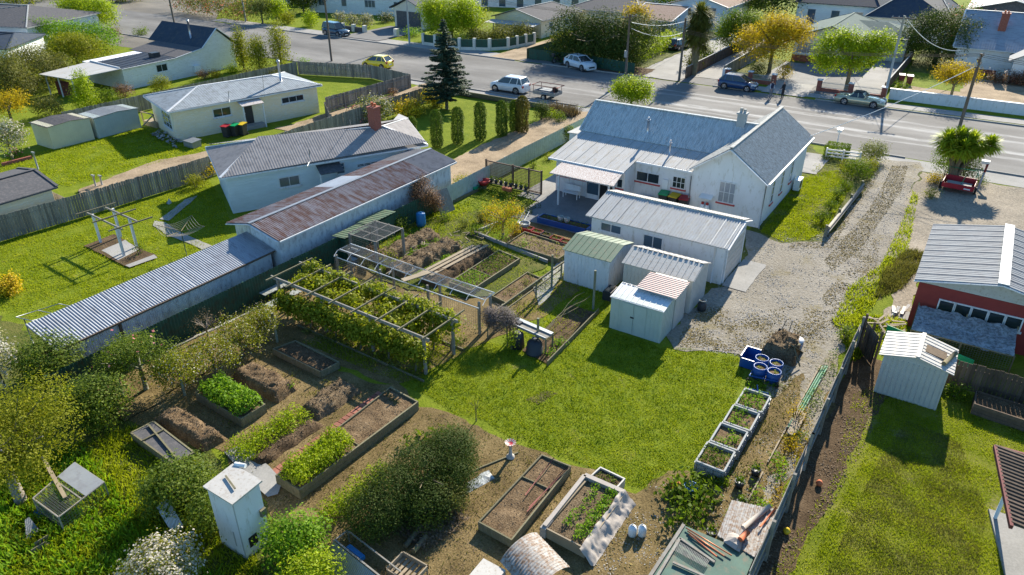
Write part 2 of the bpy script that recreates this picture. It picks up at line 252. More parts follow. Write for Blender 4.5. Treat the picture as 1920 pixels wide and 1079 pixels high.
# ============================================================ helpers
def mesh_np(name, V, F, m, smooth=False):
    """V (n,3), F (k,4) -> mesh of quads"""
    me = bpy.data.meshes.new(name); V = np.asarray(V, dtype=np.float32); F = np.asarray(F, dtype=np.int32)
    k = F.shape[1]
    me.vertices.add(len(V)); me.vertices.foreach_set('co', V.ravel())
    me.loops.add(F.size); me.loops.foreach_set('vertex_index', F.ravel())
    me.polygons.add(len(F)); me.polygons.foreach_set('loop_start', np.arange(0, F.size, k, dtype=np.int32))
    if smooth: me.polygons.foreach_set('use_smooth', np.ones(len(F), dtype=bool))
    me.materials.append(m); me.update(calc_edges=True); return me
class MB:
    def __init__(s): s.v = []; s.f = []; s.sm = []
    def add(s, vs, fs, sm=False):
        o = len(s.v); s.v += [tuple(p) for p in vs]; s.f += [tuple(o + i for i in f) for f in fs]; s.sm += [sm] * len(fs); return s
    def box(s, x0, y0, z0, x1, y1, z1):
        x0, x1 = min(x0, x1), max(x0, x1); y0, y1 = min(y0, y1), max(y0, y1); z0, z1 = min(z0, z1), max(z0, z1)
        return s.add([(x0, y0, z0), (x1, y0, z0), (x1, y1, z0), (x0, y1, z0), (x0, y0, z1), (x1, y0, z1), (x1, y1, z1), (x0, y1, z1)],
                     [(3, 2, 1, 0), (4, 5, 6, 7), (0, 1, 5, 4), (1, 2, 6, 5), (2, 3, 7, 6), (3, 0, 4, 7)])
    def beam(s, p0, p1, wd, ht, up=(0, 0, 1)):
        p0, p1 = Vector(p0), Vector(p1); d = (p1 - p0)
        if d.length < 1e-6: return s
        d.normalize(); u = Vector(up)
        if abs(d.dot(u)) > .98: u = Vector((0, 1, 0))
        r = d.cross(u).normalized(); u = r.cross(d); r *= wd / 2; u *= ht / 2
        vs = [p + a * r + b * u for p in (p0, p1) for a, b in ((-1, -1), (1, -1), (1, 1), (-1, 1))]
        return s.add(vs, [(3, 2, 1, 0), (4, 5, 6, 7), (0, 1, 5, 4), (1, 2, 6, 5), (2, 3, 7, 6), (3, 0, 4, 7)])
    def face(s, *p): return s.add(p, [tuple(range(len(p)))])
    def slab(s, pts, th, down=True):
        """closed slab under a 3-D polygon"""
        pts = [Vector(p) for p in pts]; n = Vector((0, 0, 0))
        for i in range(1, len(pts) - 1): n += (pts[i] - pts[0]).cross(pts[i + 1] - pts[0])
        n.normalize()
        if n.z < 0: pts.reverse(); n = -n
        k = len(pts); lo = [p - n * th for p in pts]
        return s.add(pts + lo, [tuple(range(k)), tuple(range(2 * k - 1, k - 1, -1))] + [(i, k + i, k + (i + 1) % k, (i + 1) % k) for i in range(k)])
    def prism(s, poly, z0, z1):
        a = sum(poly[i][0] * poly[(i + 1) % len(poly)][1] - poly[(i + 1) % len(poly)][0] * poly[i][1] for i in range(len(poly)))
        if a < 0: poly = poly[::-1]
        k = len(poly)
        return s.add([(x, y, z0) for x, y in poly] + [(x, y, z1) for x, y in poly],
                     [tuple(range(k - 1, -1, -1)), tuple(range(k, 2 * k))] + [(i, (i + 1) % k, k + (i + 1) % k, k + i) for i in range(k)])
    def xprism(s, yz, x0, x1):
        k = len(yz); vs = [(x0, y, z) for y, z in yz] + [(x1, y, z) for y, z in yz]
        return s.add(vs, [tuple(range(k - 1, -1, -1)), tuple(range(k, 2 * k))] + [(i, (i + 1) % k, k + (i + 1) % k, k + i) for i in range(k)])
    def yprism(s, xz, y0, y1):
        k = len(xz); vs = [(x, y0, z) for x, z in xz] + [(x, y1, z) for x, z in xz]
        return s.add(vs, [tuple(range(k)), tuple(range(2 * k - 1, k - 1, -1))] + [(i, k + i, k + (i + 1) % k, (i + 1) % k) for i in range(k)])
    def tube(s, pts, r, n=8, cap=True):
        pts = [Vector(p) for p in pts]; rs = r if isinstance(r, (list, tuple)) else [r] * len(pts)
        o = []; ref = Vector((0, 0, 1)); vs = []
        for i, p in enumerate(pts):
            d = (pts[min(i + 1, len(pts) - 1)] - pts[max(i - 1, 0)]).normalized()
            rf = ref if abs(d.dot(ref)) < .95 else Vector((1, 0, 0))
            a = d.cross(rf).normalized(); b = d.cross(a)
            vs += [p + (a * cos(t * 2 * pi / n) + b * sin(t * 2 * pi / n)) * rs[i] for t in range(n)]
        fs = [(i * n + t, i * n + (t + 1) % n, (i + 1) * n + (t + 1) % n, (i + 1) * n + t) for i in range(len(pts) - 1) for t in range(n)]
        s.add(vs, fs, True)
        if cap:
            k = len(s.v) - len(vs); e = k + (len(pts) - 1) * n
            s.f += [tuple(k + t for t in range(n)), tuple(e + t for t in range(n - 1, -1, -1))]; s.sm += [False, False]
        return s
    def cyl(s, x, y, z0, z1, r, n=16, r1=None): return s.tube([(x, y, z0), (x, y, z1)], [r, r if r1 is None else r1], n)
    def lathe(s, x, y, prof, n=16):
        vs = [(x + r * cos(t * 2 * pi / n), y + r * sin(t * 2 * pi / n), z) for r, z in prof for t in range(n)]
        return s.add(vs, [(i * n + t, i * n + (t + 1) % n, (i + 1) * n + (t + 1) % n, (i + 1) * n + t) for i in range(len(prof) - 1) for t in range(n)], True)
    def xf(s, loc=(0, 0, 0), rz=0, sc=1):
        c, q = cos(rz), sin(rz); s.v = [(loc[0] + (x * c - y * q) * sc, loc[1] + (x * q + y * c) * sc, loc[2] + z * sc) for x, y, z in s.v]; return s
    def mesh(s, name, m, off=(0, 0, 0)):
        me = bpy.data.meshes.new(name); ox, oy, oz = off
        me.from_pydata([(x - ox, y - oy, z - oz) for x, y, z in s.v], [], s.f)
        me.polygons.foreach_set('use_smooth', s.sm); me.materials.append(m if not isinstance(m, str) else M[m]); me.update(); return me
def tag(o, label=None, cat=None, group=None, kind=None):
    if label: o['label'] = label
    if cat: o['category'] = cat
    if group: o['group'] = group
    if kind: o['kind'] = kind
    return o
def T(name, label, cat, loc=(0, 0, 0), rz=0, group=None):
    o = bpy.data.objects.new(name, None); COL.objects.link(o); o.empty_display_size = .3
    o.location = (loc[0], loc[1], loc[2] if len(loc) > 2 else 0); o.rotation_euler = (0, 0, rz); return tag(o, label, cat, group)
def rootloc(p):
    while p.parent: p = p.parent
    return p.location
def P(mb, name, m, par, label=None):
    """a part; mb is in world coordinates when the thing is unrotated, in the thing's own when it stands at the origin"""
    me = mb.mesh(name, m, rootloc(par)) if isinstance(mb, MB) else mb
    o = bpy.data.objects.new(name, me); COL.objects.link(o); o.parent = par
    if label: o['label'] = label
    return o
def S(mb, name, m, label=None, cat=None, group=None, kind=None):
    xs = [p[0] for p in mb.v]; ys = [p[1] for p in mb.v]; c = ((min(xs) + max(xs)) / 2, (min(ys) + max(ys)) / 2, min(p[2] for p in mb.v))
    o = bpy.data.objects.new(name, mb.mesh(name, m, c)); o.location = c; COL.objects.link(o); return tag(o, label, cat, group, kind)
def SM(me, name, loc, label=None, cat=None, group=None, kind=None):
    o = bpy.data.objects.new(name, me); o.location = loc; COL.objects.link(o); return tag(o, label, cat, group, kind)
def dup(root, loc, rz=0, label=None, group=None, sc=1):
    def cp(o, par):
        c = o.copy(); COL.objects.link(c); c.parent = par
        for ch in [x for x in o.children]: cp(ch, c)
        return c
    r = cp(root, None); r.location = (loc[0], loc[1], loc[2] if len(loc) > 2 else 0); r.rotation_euler = (0, 0, rz); r.scale = (sc,) * 3
    if label: r['label'] = label
    if group: r['group'] = group
    return r
# ---- ground sheets: an outline whose edge wanders
LAYER = [0.0]
def wig(poly, step=.5, amp=.18, fr=.7):
    out = []
    for i in range(len(poly)):
        a, b = poly[i], poly[(i + 1) % len(poly)]; L = hypot(b[0] - a[0], b[1] - a[1]); n = max(1, int(L / step))
        for k in range(n):
            t = k / n; x = a[0] + (b[0] - a[0]) * t; y = a[1] + (b[1] - a[1]) * t
            q = noise.noise_vector(Vector((x * fr, y * fr, 3.1))); q2 = noise.noise_vector(Vector((x * fr * 4, y * fr * 4, 1.1)))
            out.append((x + (q.x + .4 * q2.x) * amp * 2, y + (q.y + .4 * q2.y) * amp * 2))
    return out
def sheet(name, poly, m, amp=.18, z=None, step=.4, px=True, kind='structure', label=None, cat=None):
    LAYER[0] += .003; z = LAYER[0] if z is None else z
    if px: poly = [G(*p) for p in poly]
    if amp: poly = wig(poly, step, amp)
    from mathutils.geometry import tessellate_polygon
    vs = [Vector((x, y, z)) for x, y in poly]; tr = tessellate_polygon([vs])
    me = bpy.data.meshes.new(name); fs = []
    for t in tr:
        a, b, c = (vs[i] for i in t); fs.append(t if (b - a).cross(c - a).z > 0 else t[::-1])
    me.from_pydata(vs, [], fs); me.materials.append(M[m]); me.update()
    return SM(me, name, (0, 0, 0), label, cat, None, kind)
def rect(x0, y0, x1, y1): return [(x0, y0), (x1, y0), (x1, y1), (x0, y1)]
# ---- corrugated sheet over a convex polygon in space
def corr(mb, pts, udir, pitch=.14, amp=.018, lift=.0, seg=4):
    pts = [Vector(p) for p in pts]; n = Vector((0, 0, 0))
    for i in range(1, len(pts) - 1): n += (pts[i] - pts[0]).cross(pts[i + 1] - pts[0])
    n.normalize()
    if n.z < 0 or (abs(n.z) < .01 and n.y > 0): n = -n
    u = Vector(udir); u = (u - n * u.dot(n)).normalized(); v = n.cross(u); o = pts[0]
    q = [((p - o).dot(u), (p - o).dot(v)) for p in pts]
    us = [a for a, b in q]; u0, u1 = min(us), max(us)
    st = sorted(set([u0 + 1e-4, u1 - 1e-4] + [a for a in us if u0 + 1e-3 < a < u1 - 1e-3] + list(np.arange(u0, u1, pitch / seg)[1:])))
    rows = []
    for a in st:
        vv = []
        for i in range(len(q)):
            (a0, b0), (a1, b1) = q[i], q[(i + 1) % len(q)]
            if (a0 - a) * (a1 - a) <= 0 and abs(a1 - a0) > 1e-9: vv.append(b0 + (b1 - b0) * (a - a0) / (a1 - a0))
        if len(vv) < 2: continue
        h = amp * sin(a / pitch * 2 * pi) + lift
        rows.append((o + u * a + v * min(vv) + n * h, o + u * a + v * max(vv) + n * h))
    vs = [p for r in rows for p in r]; mb.add(vs, [(2 * i, 2 * i + 2, 2 * i + 3, 2 * i + 1) for i in range(len(rows) - 1)], seg > 3)
    return mb
def ribs(mb, pts, udir, pitch=.35, h=.03, w_=.04):
    """thin raised ribs running down a roof face"""
    pts = [Vector(p) for p in pts]; n = Vector((0, 0, 0))
    for i in range(1, len(pts) - 1): n += (pts[i] - pts[0]).cross(pts[i + 1] - pts[0])
    n.normalize()
    if n.z < 0 or (abs(n.z) < .01 and n.y > 0): n = -n
    u = Vector(udir); u = (u - n * u.dot(n)).normalized(); v = n.cross(u); o = pts[0]
    q = [((p - o).dot(u), (p - o).dot(v)) for p in pts]; us = [a for a, b in q]; a = min(us) + pitch / 2
    while a < max(us):
        vv = []
        for i in range(len(q)):
            (a0, b0), (a1, b1) = q[i], q[(i + 1) % len(q)]
            if (a0 - a) * (a1 - a) <= 0 and abs(a1 - a0) > 1e-9: vv.append(b0 + (b1 - b0) * (a - a0) / (a1 - a0))
        if len(vv) >= 2: mb.beam(o + u * a + v * min(vv) + n * h / 2, o + u * a + v * max(vv) + n * h / 2, w_, h, n)
        a += pitch
    return mb
# ---- windows: frame (with bars) and pane; p = lower left corner on the wall, u = along the wall, n = outward
def window(par, p, u, n, wd, ht, nx=2, ny=1, frame='white', sill=None, pane='glass', name='window', fw=.06):
    p = Vector(p); u = Vector(u).normalized(); n = Vector(n).normalized(); z = Vector((0, 0, 1)); mb = MB()
    def bar(a0, b0, a1, b1, wd_, pr):
        mb.beam(p + u * a0 + z * b0 + n * pr / 2, p + u * a1 + z * b1 + n * pr / 2, wd_, pr, n)
    bar(-fw / 2, 0, wd + fw / 2, 0, fw, .05); bar(-fw / 2, ht, wd + fw / 2, ht, fw, .05)
    bar(0, fw / 2, 0, ht - fw / 2, fw, .047); bar(wd, fw / 2, wd, ht - fw / 2, fw, .047)
    for i in range(1, nx): bar(wd * i / nx, fw / 2, wd * i / nx, ht - fw / 2, fw * .6, .04)
    for j in range(1, ny): bar(fw / 2, ht * j / ny, wd - fw / 2, ht * j / ny, fw * .5, .035)
    w0 = P(mb, name, frame, par); g = MB(); q = p + n * .018
    g.face(q, q + u * wd, q + u * wd + z * ht, q + z * ht); P(g, 'pane', pane, w0)
    if 1: P(MB().beam(p + u * -.1 + n * .05 - z * .08, p + u * (wd + .1) + n * .05 - z * .08, .1, .07, n), 'sill', sill or frame, w0)
    return w0
def door(par, p, u, n, wd, ht, m='white', name='door'):
    p = Vector(p); u = Vector(u).normalized(); n = Vector(n).normalized(); z = Vector((0, 0, 1))
    d = P(MB().beam(p + u * wd / 2 + n * .02, p + u * wd / 2 + z * ht + n * .02, wd, .04, n), name, m, par)
    P(MB().beam(p + u * wd * .12 + z * ht * .5 + n * .03, p + u * wd * .12 + z * ht * .56 + n * .03, .05, .07, n), 'handle', 'steel', d)
    return d
# ---- a pitched house from eave corners e0 e1 (front edge) e2 e3 (back) and ridge ends r0 r1
def pitched(t, E4, R2, ze, zr, wall, roof, inset=.45, ends=('hip', 'hip'), pitch=.16, amp=.009, base=0, trim='white', bcolor=None, wz=None, rz2=None, corru=True):
    E4 = [Vector((*e[:2], ze)) for e in E4]; R2 = [Vector((R2[0][0], R2[0][1], zr)), Vector((R2[1][0], R2[1][1], zr if rz2 is None else rz2))]
    c = sum(E4, Vector()) / 4; W4 = []
    eu = (E4[1] - E4[0]).normalized(); ev = (E4[3] - E4[0]).normalized()
    for k, (a, b) in enumerate(((1, 1), (-1, 1), (-1, -1), (1, -1))):
        q = E4[k] + eu * inset * a + ev * inset * b; W4.append((q.x, q.y))
    mb = MB().prism(W4, base, ze - .02)
    for k, e in enumerate(ends):
        if e == 'gable':
            i0, i1 = ((0, 3), (1, 2))[k]; r = R2[k]; a, b = E4[i0], E4[i1]
            d = eu * (inset * .9) * (1 if k == 0 else -1)
            aa, bb = a + d + (b - a).normalized() * inset, b + d - (b - a).normalized() * inset
            f = (aa - a - d).length / max(.1, ((a + b) / 2 - a).length)
            rr = r + d; rr.z -= .06; aa.z = bb.z = ze - .02
            mb.add([aa, bb, rr + Vector((0, 0, -.04))] + [p + d * .15 for p in (aa, bb, rr)], [(0, 1, 2), (5, 4, 3), (0, 3, 4, 1), (1, 4, 5, 2), (2, 5, 3, 0)])
    P(mb, 'wall', wall, t)
    rm = MB(); faces = [([E4[0], E4[1], R2[1], R2[0]], eu), ([E4[2], E4[3], R2[0], R2[1]], eu)]
    if ends[0] == 'hip': faces.append(([E4[3], E4[0], R2[0]], ev))
    if ends[1] == 'hip': faces.append(([E4[1], E4[2], R2[1]], ev))
    for f, u in faces:
        if corru: corr(rm, f, u, pitch, amp, .02)
        rm.slab(f, .06)
    ro = P(rm, 'roof', roof, t)
    cm = MB(); up = Vector((0, 0, .045))
    cm.beam(R2[0] + up, R2[1] + up, .22, .05)
    for k, e in enumerate(ends):
        ids = ((0, 3), (1, 2))[k]
        for i in ids: cm.beam(R2[k] + up * .9, E4[i] + up * .9, .16, .045)
    for a, b in ((0, 1), (2, 3)) + (((3, 0),) if ends[0] == 'hip' else ()) + (((1, 2),) if ends[1] == 'hip' else ()):
        cm.beam(E4[a] + Vector((0, 0, -.06)), E4[b] + Vector((0, 0, -.06)), .1, .1)
    P(cm, 'ridge_cap', trim, ro)
    return W4, ro
def flue(par, x, y, z0, z1, r=.09, cap=True, m='pipe'):
    mb = MB().cyl(x, y, z0, z1, r, 12)
    if cap: mb.cyl(x, y, z1, z1 + .06, r * 1.6, 12); mb.cyl(x, y, z1 + .08, z1 + .22, r * 1.3, 12, r * .7)
    return P(mb, 'flue', m, par)
def chimney(par, x, y, z0, z1, sx=.6, sy=.45, m='brick'):
    mb = MB().box(x - sx / 2, y - sy / 2, z0, x + sx / 2, y + sy / 2, z1)
    mb.box(x - sx / 2 - .06, y - sy / 2 - .06, z1, x + sx / 2 + .06, y + sy / 2 + .06, z1 + .12)
    c = P(mb, 'chimney', m, par); P(MB().cyl(x - sx * .2, y, z1 + .12, z1 + .4, .1, 10).cyl(x + sx * .22, y, z1 + .12, z1 + .35, .1, 10), 'chimney_pot', 'terracotta' if m == 'brick' else m, c); return c
# ---- fences
def fence(pts, h, label, m='fencewood', pw=.14, gap=.018, th=.02, rails=True, side=1, name='paling_fence', post_m=None, cap=None, jit=.03, post=2.5, group=None, sheet_=False, hpost=.0):
    t = T(name, label, 'fence', (*pts[0], 0), group=group); pal = MB(); rl = MB(); cp = MB()
    for (x0, y0), (x1, y1) in zip(pts, pts[1:]):
        L = hypot(x1 - x0, y1 - y0); ux, uy = (x1 - x0) / L, (y1 - y0) / L; nx, ny = -uy * side, ux * side; hh = h if not callable(h) else h
        if sheet_:
            corr(pal, [(x0, y0, .03), (x1, y1, .03), (x1, y1, h), (x0, y0, h)], (ux, uy, 0), pw, .018)
            corr(pal, [(x0 + nx * .03, y0 + ny * .03, .03), (x1 + nx * .03, y1 + ny * .03, .03), (x1 + nx * .03, y1 + ny * .03, h), (x0 + nx * .03, y0 + ny * .03, h)], (ux, uy, 0), pw, .018)
        else:
            a = pw / 2
            while a < L:
                z1 = h + random.uniform(-jit, jit); o = random.uniform(-.006, .006)
                px, py = x0 + ux * a + nx * o, y0 + uy * a + ny * o
                pal.beam((px, py, .04), (px + random.uniform(-.01, .01), py, z1), pw, th, (nx, ny, 0)); a += pw + gap
        if rails:
            for z in (.35, h - .3): rl.beam((x0 + nx * .045, y0 + ny * .045, z), (x1 + nx * .045, y1 + ny * .045, z), .05, .08)
        if cap: cp.beam((x0, y0, h + .03), (x1, y1, h + .03), .12, .05)
        n = max(1, round(L / post))
        for k in range(n + 1):
            x, y = x0 + ux * L * k / n + nx * .08, y0 + uy * L * k / n + ny * .08
            P(MB().box(x - .05, y - .05, 0, x + .05, y + .05, h - .02 + hpost), 'post', post_m or m, t)
    P(pal, 'sheeting' if sheet_ else 'palings', m, t)
    if rails: P(rl, 'rail', m, t)
    if cap: P(cp, 'capping', cap, t)
    return t
# ---- rough earth surfaces
def earthgrid(c4, z, amp=.05, n=None, seed=0, edge=0, h=0):
    """c4 corners (x,y); surface at z, or a heap of height h falling to z at its edge"""
    c = [Vector((*p[:2], 0)) for p in c4]; L1 = (c[1] - c[0]).length; L2 = (c[3] - c[0]).length
    nx, ny = max(4, int(L1 / .11)), max(4, int(L2 / .11)); vs = []
    for j in range(ny + 1):
        for i in range(nx + 1):
            a, b = i / nx, j / ny; p = c[0] * (1 - a) * (1 - b) + c[1] * a * (1 - b) + c[2] * a * b + c[3] * (1 - a) * b
            q = Vector((p.x * 2.3, p.y * 2.3, seed)); r = noise.noise(q) * .6 + noise.noise(q * 3.3) * .4 + noise.noise(q * 8) * .25
            e = min(a * L1, (1 - a) * L1, b * L2, (1 - b) * L2) / (.2 if h else .28)
            if h:
                k = min(1, e); k = k * k * (3 - 2 * k); d = noise.noise_vector(q * .8) * .13 * (1 - abs(2 * k - 1) * .2)
                vs.append((p.x + d.x, p.y + d.y, z + h * k * (1 + r * .35) + r * amp * .6))
            else: vs.append((p.x, p.y, z + r * amp * min(1, e + .2)))
    return vs, [(j * (nx + 1) + i, j * (nx + 1) + i + 1, (j + 1) * (nx + 1) + i + 1, (j + 1) * (nx + 1) + i) for j in range(ny) for i in range(nx)]
def heap(c4, h, m, label, name='soil_mound', cat='soil mound', z=.01, seed=1, group=None):
    vs, fs = earthgrid(c4, z, .1, seed=seed, h=h); o = S(MB().add(vs, fs, True), name, m, label, cat, group); q = np.array([v for v in vs if v[2] > h * .55])
    q = q[RNG.integers(0, len(q), int(170 * hypot(c4[1][0] - c4[0][0], c4[1][1] - c4[0][1]) * hypot(c4[3][0] - c4[0][0], c4[3][1] - c4[0][1])))] + RNG.normal(0, .04, (1, 3)) * 0 + np.array([0, 0, .015]) - np.array(o.location)
    c = bpy.data.objects.new('mulch', leaf_mesh('mulch', q + RNG.normal(0, .03, q.shape) * [1, 1, .3], np.tile([0, 0, 1.], (len(q), 1)), .13 if m == 'straw' else .08, M['g_dead' if m == 'straw' else 'litter'], .3, .4)); COL.objects.link(c); c.parent = o; c['kind'] = 'stuff'; return o
def bed(c4, h, label, soil='soil', m='wood', zs=None, name='raised_bed', wt=.05, seed=0, divs=(), group=None, posts=False):
    """four board walls round rough soil"""
    t = T(name, label, 'raised bed', (sum(p[0] for p in c4) / 4, sum(p[1] for p in c4) / 4, 0), group=group); fr = MB()
    for k in range(4):
        a, b = Vector((*c4[k], 0)), Vector((*c4[(k + 1) % 4], 0)); d = (b - a).normalized() * wt * .45
        if k % 2 == 0: a = a - d; b = b + d
        else: a = a + d * 1.15; b = b - d * 1.15
        nb = max(1, round(h / .18)); bh = h / nb
        for j in range(nb): fr.beam(a + Vector((0, random.uniform(-.01, .01), bh * (j + .5) + random.uniform(0, .02))), b + Vector((0, 0, bh * (j + .5) + .01)), wt + random.uniform(-.004, .004), bh - .006)
    f = P(fr, 'frame', m, t)
    for dv in divs:
        a = Vector((*c4[0], 0)).lerp(Vector((*c4[3], 0)), dv); b = Vector((*c4[1], 0)).lerp(Vector((*c4[2], 0)), dv)
        P(MB().beam(a + Vector((0, 0, h * .6)), b + Vector((0, 0, h * .6)), .035, h * .7), 'divider', m, t)
    c = [Vector((*p, 0)) for p in c4]; ce = sum(c, Vector()) / 4
    ins = [p + (ce - p).normalized() * wt * .8 for p in c]
    vs, fs = earthgrid(ins, (h - .07) if zs is None else zs, .07, seed=seed); so_ = P(MB().add(vs, fs, True), 'soil', soil, t); q = np.array(vs); q = q[RNG.integers(0, len(q), len(q) // 2)] - np.array(t.location) + [0, 0, .01]
    P(leaf_mesh('clods', q + RNG.normal(0, .03, q.shape) * [1, 1, .2], np.tile([0, 0, 1.], (len(q), 1)), .06, M['litter'], .7, .4), 'clods', None, so_)['kind'] = 'stuff'
    return t
# ---- foliage
def leaf_mesh(name, C, N, size, m, asp=.55, jit=.45, tip=None):
    """C centres, N rough normals; pointed four-cornered leaves"""
    n = len(C); C = np.asarray(C, float); N = np.asarray(N, float) + RNG.normal(0, jit, (n, 3))
    N /= np.linalg.norm(N, axis=1)[:, None] + 1e-9
    t = RNG.normal(0, 1, (n, 3)) if tip is None else np.asarray(tip, float) + RNG.normal(0, .25, (n, 3))
    t -= N * (t * N).sum(1)[:, None]; t /= np.linalg.norm(t, axis=1)[:, None] + 1e-9
    b = np.cross(N, t); s = (size * RNG.uniform(.6, 1.3, n))[:, None]
    V = np.stack([C - t * s * .5, C + b * s * asp * .5 - N * s * .1, C + t * s * .5, C - b * s * asp * .5 - N * s * .1], 1).reshape(-1, 3)
    return mesh_np(name, V, np.arange(4 * n).reshape(-1, 4), m)
def cloud(blobs, nclump, per, sig, seed=0, shell=(.62, 1.0), flat=1.0, zmin=.03):
    """leaf centres gathered in clumps near the skins of ellipsoids (x,y,z,rx,ry,rz)"""
    r = np.random.default_rng(seed); vol = np.array([(b[3] * b[4] * b[5]) ** .67 for b in blobs]); vol /= vol.sum(); C = []; N = []
    for b, fr in zip(blobs, vol):
        k = max(2, int(nclump * fr)); d = r.normal(0, 1, (k, 3)); d[:, 2] += .25; d /= np.linalg.norm(d, axis=1)[:, None]
        rad = r.uniform(*shell, k)[:, None]; cc = np.array(b[:3]) + d * np.array(b[3:6]) * rad
        p = np.repeat(cc, per, 0) + r.normal(0, sig, (k * per, 3)) * np.array([1, 1, flat]); q = np.repeat(d, per, 0)
        C.append(p); N.append(q)
    C = np.concatenate(C); N = np.concatenate(N); ok = C[:, 2] > zmin; N = N[ok] + np.array([0, 0, .35]); return C[ok], N
def limbs(mb, h, r, spread, n=5, seed=0, lean=(0, 0), top=.8, r0=None):
    rn = random.Random(seed); th = h * .42; mb.tube([(0, 0, 0), (lean[0] * .3, lean[1] * .3, th * .5), (lean[0] * .6, lean[1] * .6, th)], [r * 1.25, r, r * .8], 8)
    for k in range(n):
        a = k * 2 * pi / n + rn.uniform(-.4, .4); s = spread * rn.uniform(.45, .8); z = h * rn.uniform(.65, top)
        x0, y0 = lean[0] * .6, lean[1] * .6
        p1 = (x0 + cos(a) * s * .35, y0 + sin(a) * s * .35, th + (z - th) * .5); p2 = (lean[0] + cos(a) * s, lean[1] + sin(a) * s, z)
        mb.tube([(x0, y0, th * .93), p1, p2], [r * .6, r * .4, r * .12], 6)
        for q in range(2):
            b = a + rn.uniform(-1, 1); mb.tube([p1, (p1[0] + cos(b) * s * .4, p1[1] + sin(b) * s * .4, z * rn.uniform(.85, 1.05))], [r * .25, r * .06], 5)
    return mb
def tree(x, y, h, rad, leaf, label, name='tree', cat='tree', size=.1, nl=5000, clump=14, sig=None, seed=0, blobs=None, trunk=.12, bark='bark', flowers=None, fl_n=0, fl_size=.08, flat=1, group=None, z0=None, tall=None, sparse=(.68, 1.02), limb=5, asp=.55, z=0):
    t = T(name, label, cat, (x, y, z), group=group); rn = random.Random(seed + 11)
    if blobs is None:
        zc = h * .56 if z0 is None else z0; hz = (h - zc); blobs = [(0, 0, zc, rad * .7, rad * .7, hz * .85)]
        for k in range(13):
            a = k * 2.4 + rn.uniform(-.4, .4); e = rn.uniform(-.5, 1.2); q = rn.uniform(.55, .75) * cos(e); s = rad * rn.uniform(.24, .42)
            blobs.append((cos(a) * q * rad, sin(a) * q * rad, zc + sin(e) * hz * .62, s, s, s * min(1, hz / rad) * 1.05 + .05))
    C, N = cloud(blobs, nl // clump, clump, sig or size * 1.9, seed, sparse, flat)
    me = leaf_mesh('crown', C, N, size, M[leaf], asp); c = bpy.data.objects.new('crown', me); COL.objects.link(c); c.parent = t
    if flowers:
        k = RNG.choice(len(C), min(fl_n, len(C)), replace=False); F = C[k] + N[k] / (np.linalg.norm(N[k], axis=1)[:, None] + 1e-6) * size * .8
        fm = leaf_mesh('blossom', F, N[k], fl_size, M[flowers], .9); o = bpy.data.objects.new('blossom', fm); COL.objects.link(o); o.parent = c
    if trunk:
        o = bpy.data.objects.new('trunk', limbs(MB(), h, trunk, rad, limb, seed).mesh('trunk', bark)); COL.objects.link(o); o.parent = t
    return t
def shrub(x, y, h, r, leaf, label, name='shrub', cat='shrub', size=.09, nl=1600, seed=0, ry=None, flowers=None, fl_n=0, fl_size=.08, group=None, clump=10, stem=True, asp=.6, sq=False):
    ry = ry or r; rn = random.Random(seed); bl = [(0, 0, h * .45, r * .85, ry * .85, h * .52)]
    for k in range(5):
        a = k * 1.26 + rn.uniform(-.5, .5); bl.append((cos(a) * r * .5, sin(a) * ry * .5, h * rn.uniform(.3, .62), r * rn.uniform(.4, .55), ry * rn.uniform(.4, .55), h * rn.uniform(.3, .42)))
    t = T(name, label, cat, (x, y, 0), group=group); C, N = cloud(bl, nl // clump, clump, size * 1.6, seed, (.6, 1.0))
    me = leaf_mesh('foliage', C, N, size, M[leaf], asp); c = bpy.data.objects.new('foliage', me); COL.objects.link(c); c.parent = t
    if flowers:
        k = RNG.choice(len(C), min(fl_n, len(C)), replace=False); F = C[k] + N[k] * size * .4
        o = bpy.data.objects.new('blossom', leaf_mesh('blossom', F, N[k], fl_size, M[flowers], .9)); COL.objects.link(o); o.parent = c
    if stem:
        mb = MB()
        for k in range(4):
            a = k * 1.57 + .4; mb.tube([(cos(a) * .04, sin(a) * .04, 0), (cos(a) * r * .4, sin(a) * ry * .4, h * .7)], [.03, .01], 5)
        o = bpy.data.objects.new('stem', mb.mesh('stem', 'bark')); COL.objects.link(o); o.parent = t
    return t
def inpoly(x, y, poly):
    x = np.asarray(x); y = np.asarray(y); r = np.zeros(len(x), bool); n = len(poly)
    for i in range(n):
        x0, y0 = poly[i]; x1, y1 = poly[(i + 1) % n]
        c = ((y0 > y) != (y1 > y)) & (x < (x1 - x0) * (y - y0) / (y1 - y0 + 1e-12) + x0); r ^= c
    return r
def scatter_poly(poly, n, seed=0, holes=()):
    r = np.random.default_rng(seed); xs = [p[0] for p in poly]; ys = [p[1] for p in poly]
    x = r.uniform(min(xs), max(xs), n); y = r.uniform(min(ys), max(ys), n); ok = inpoly(x, y, poly)
    for h in holes: ok &= ~inpoly(x, y, h)
    return x[ok], y[ok]
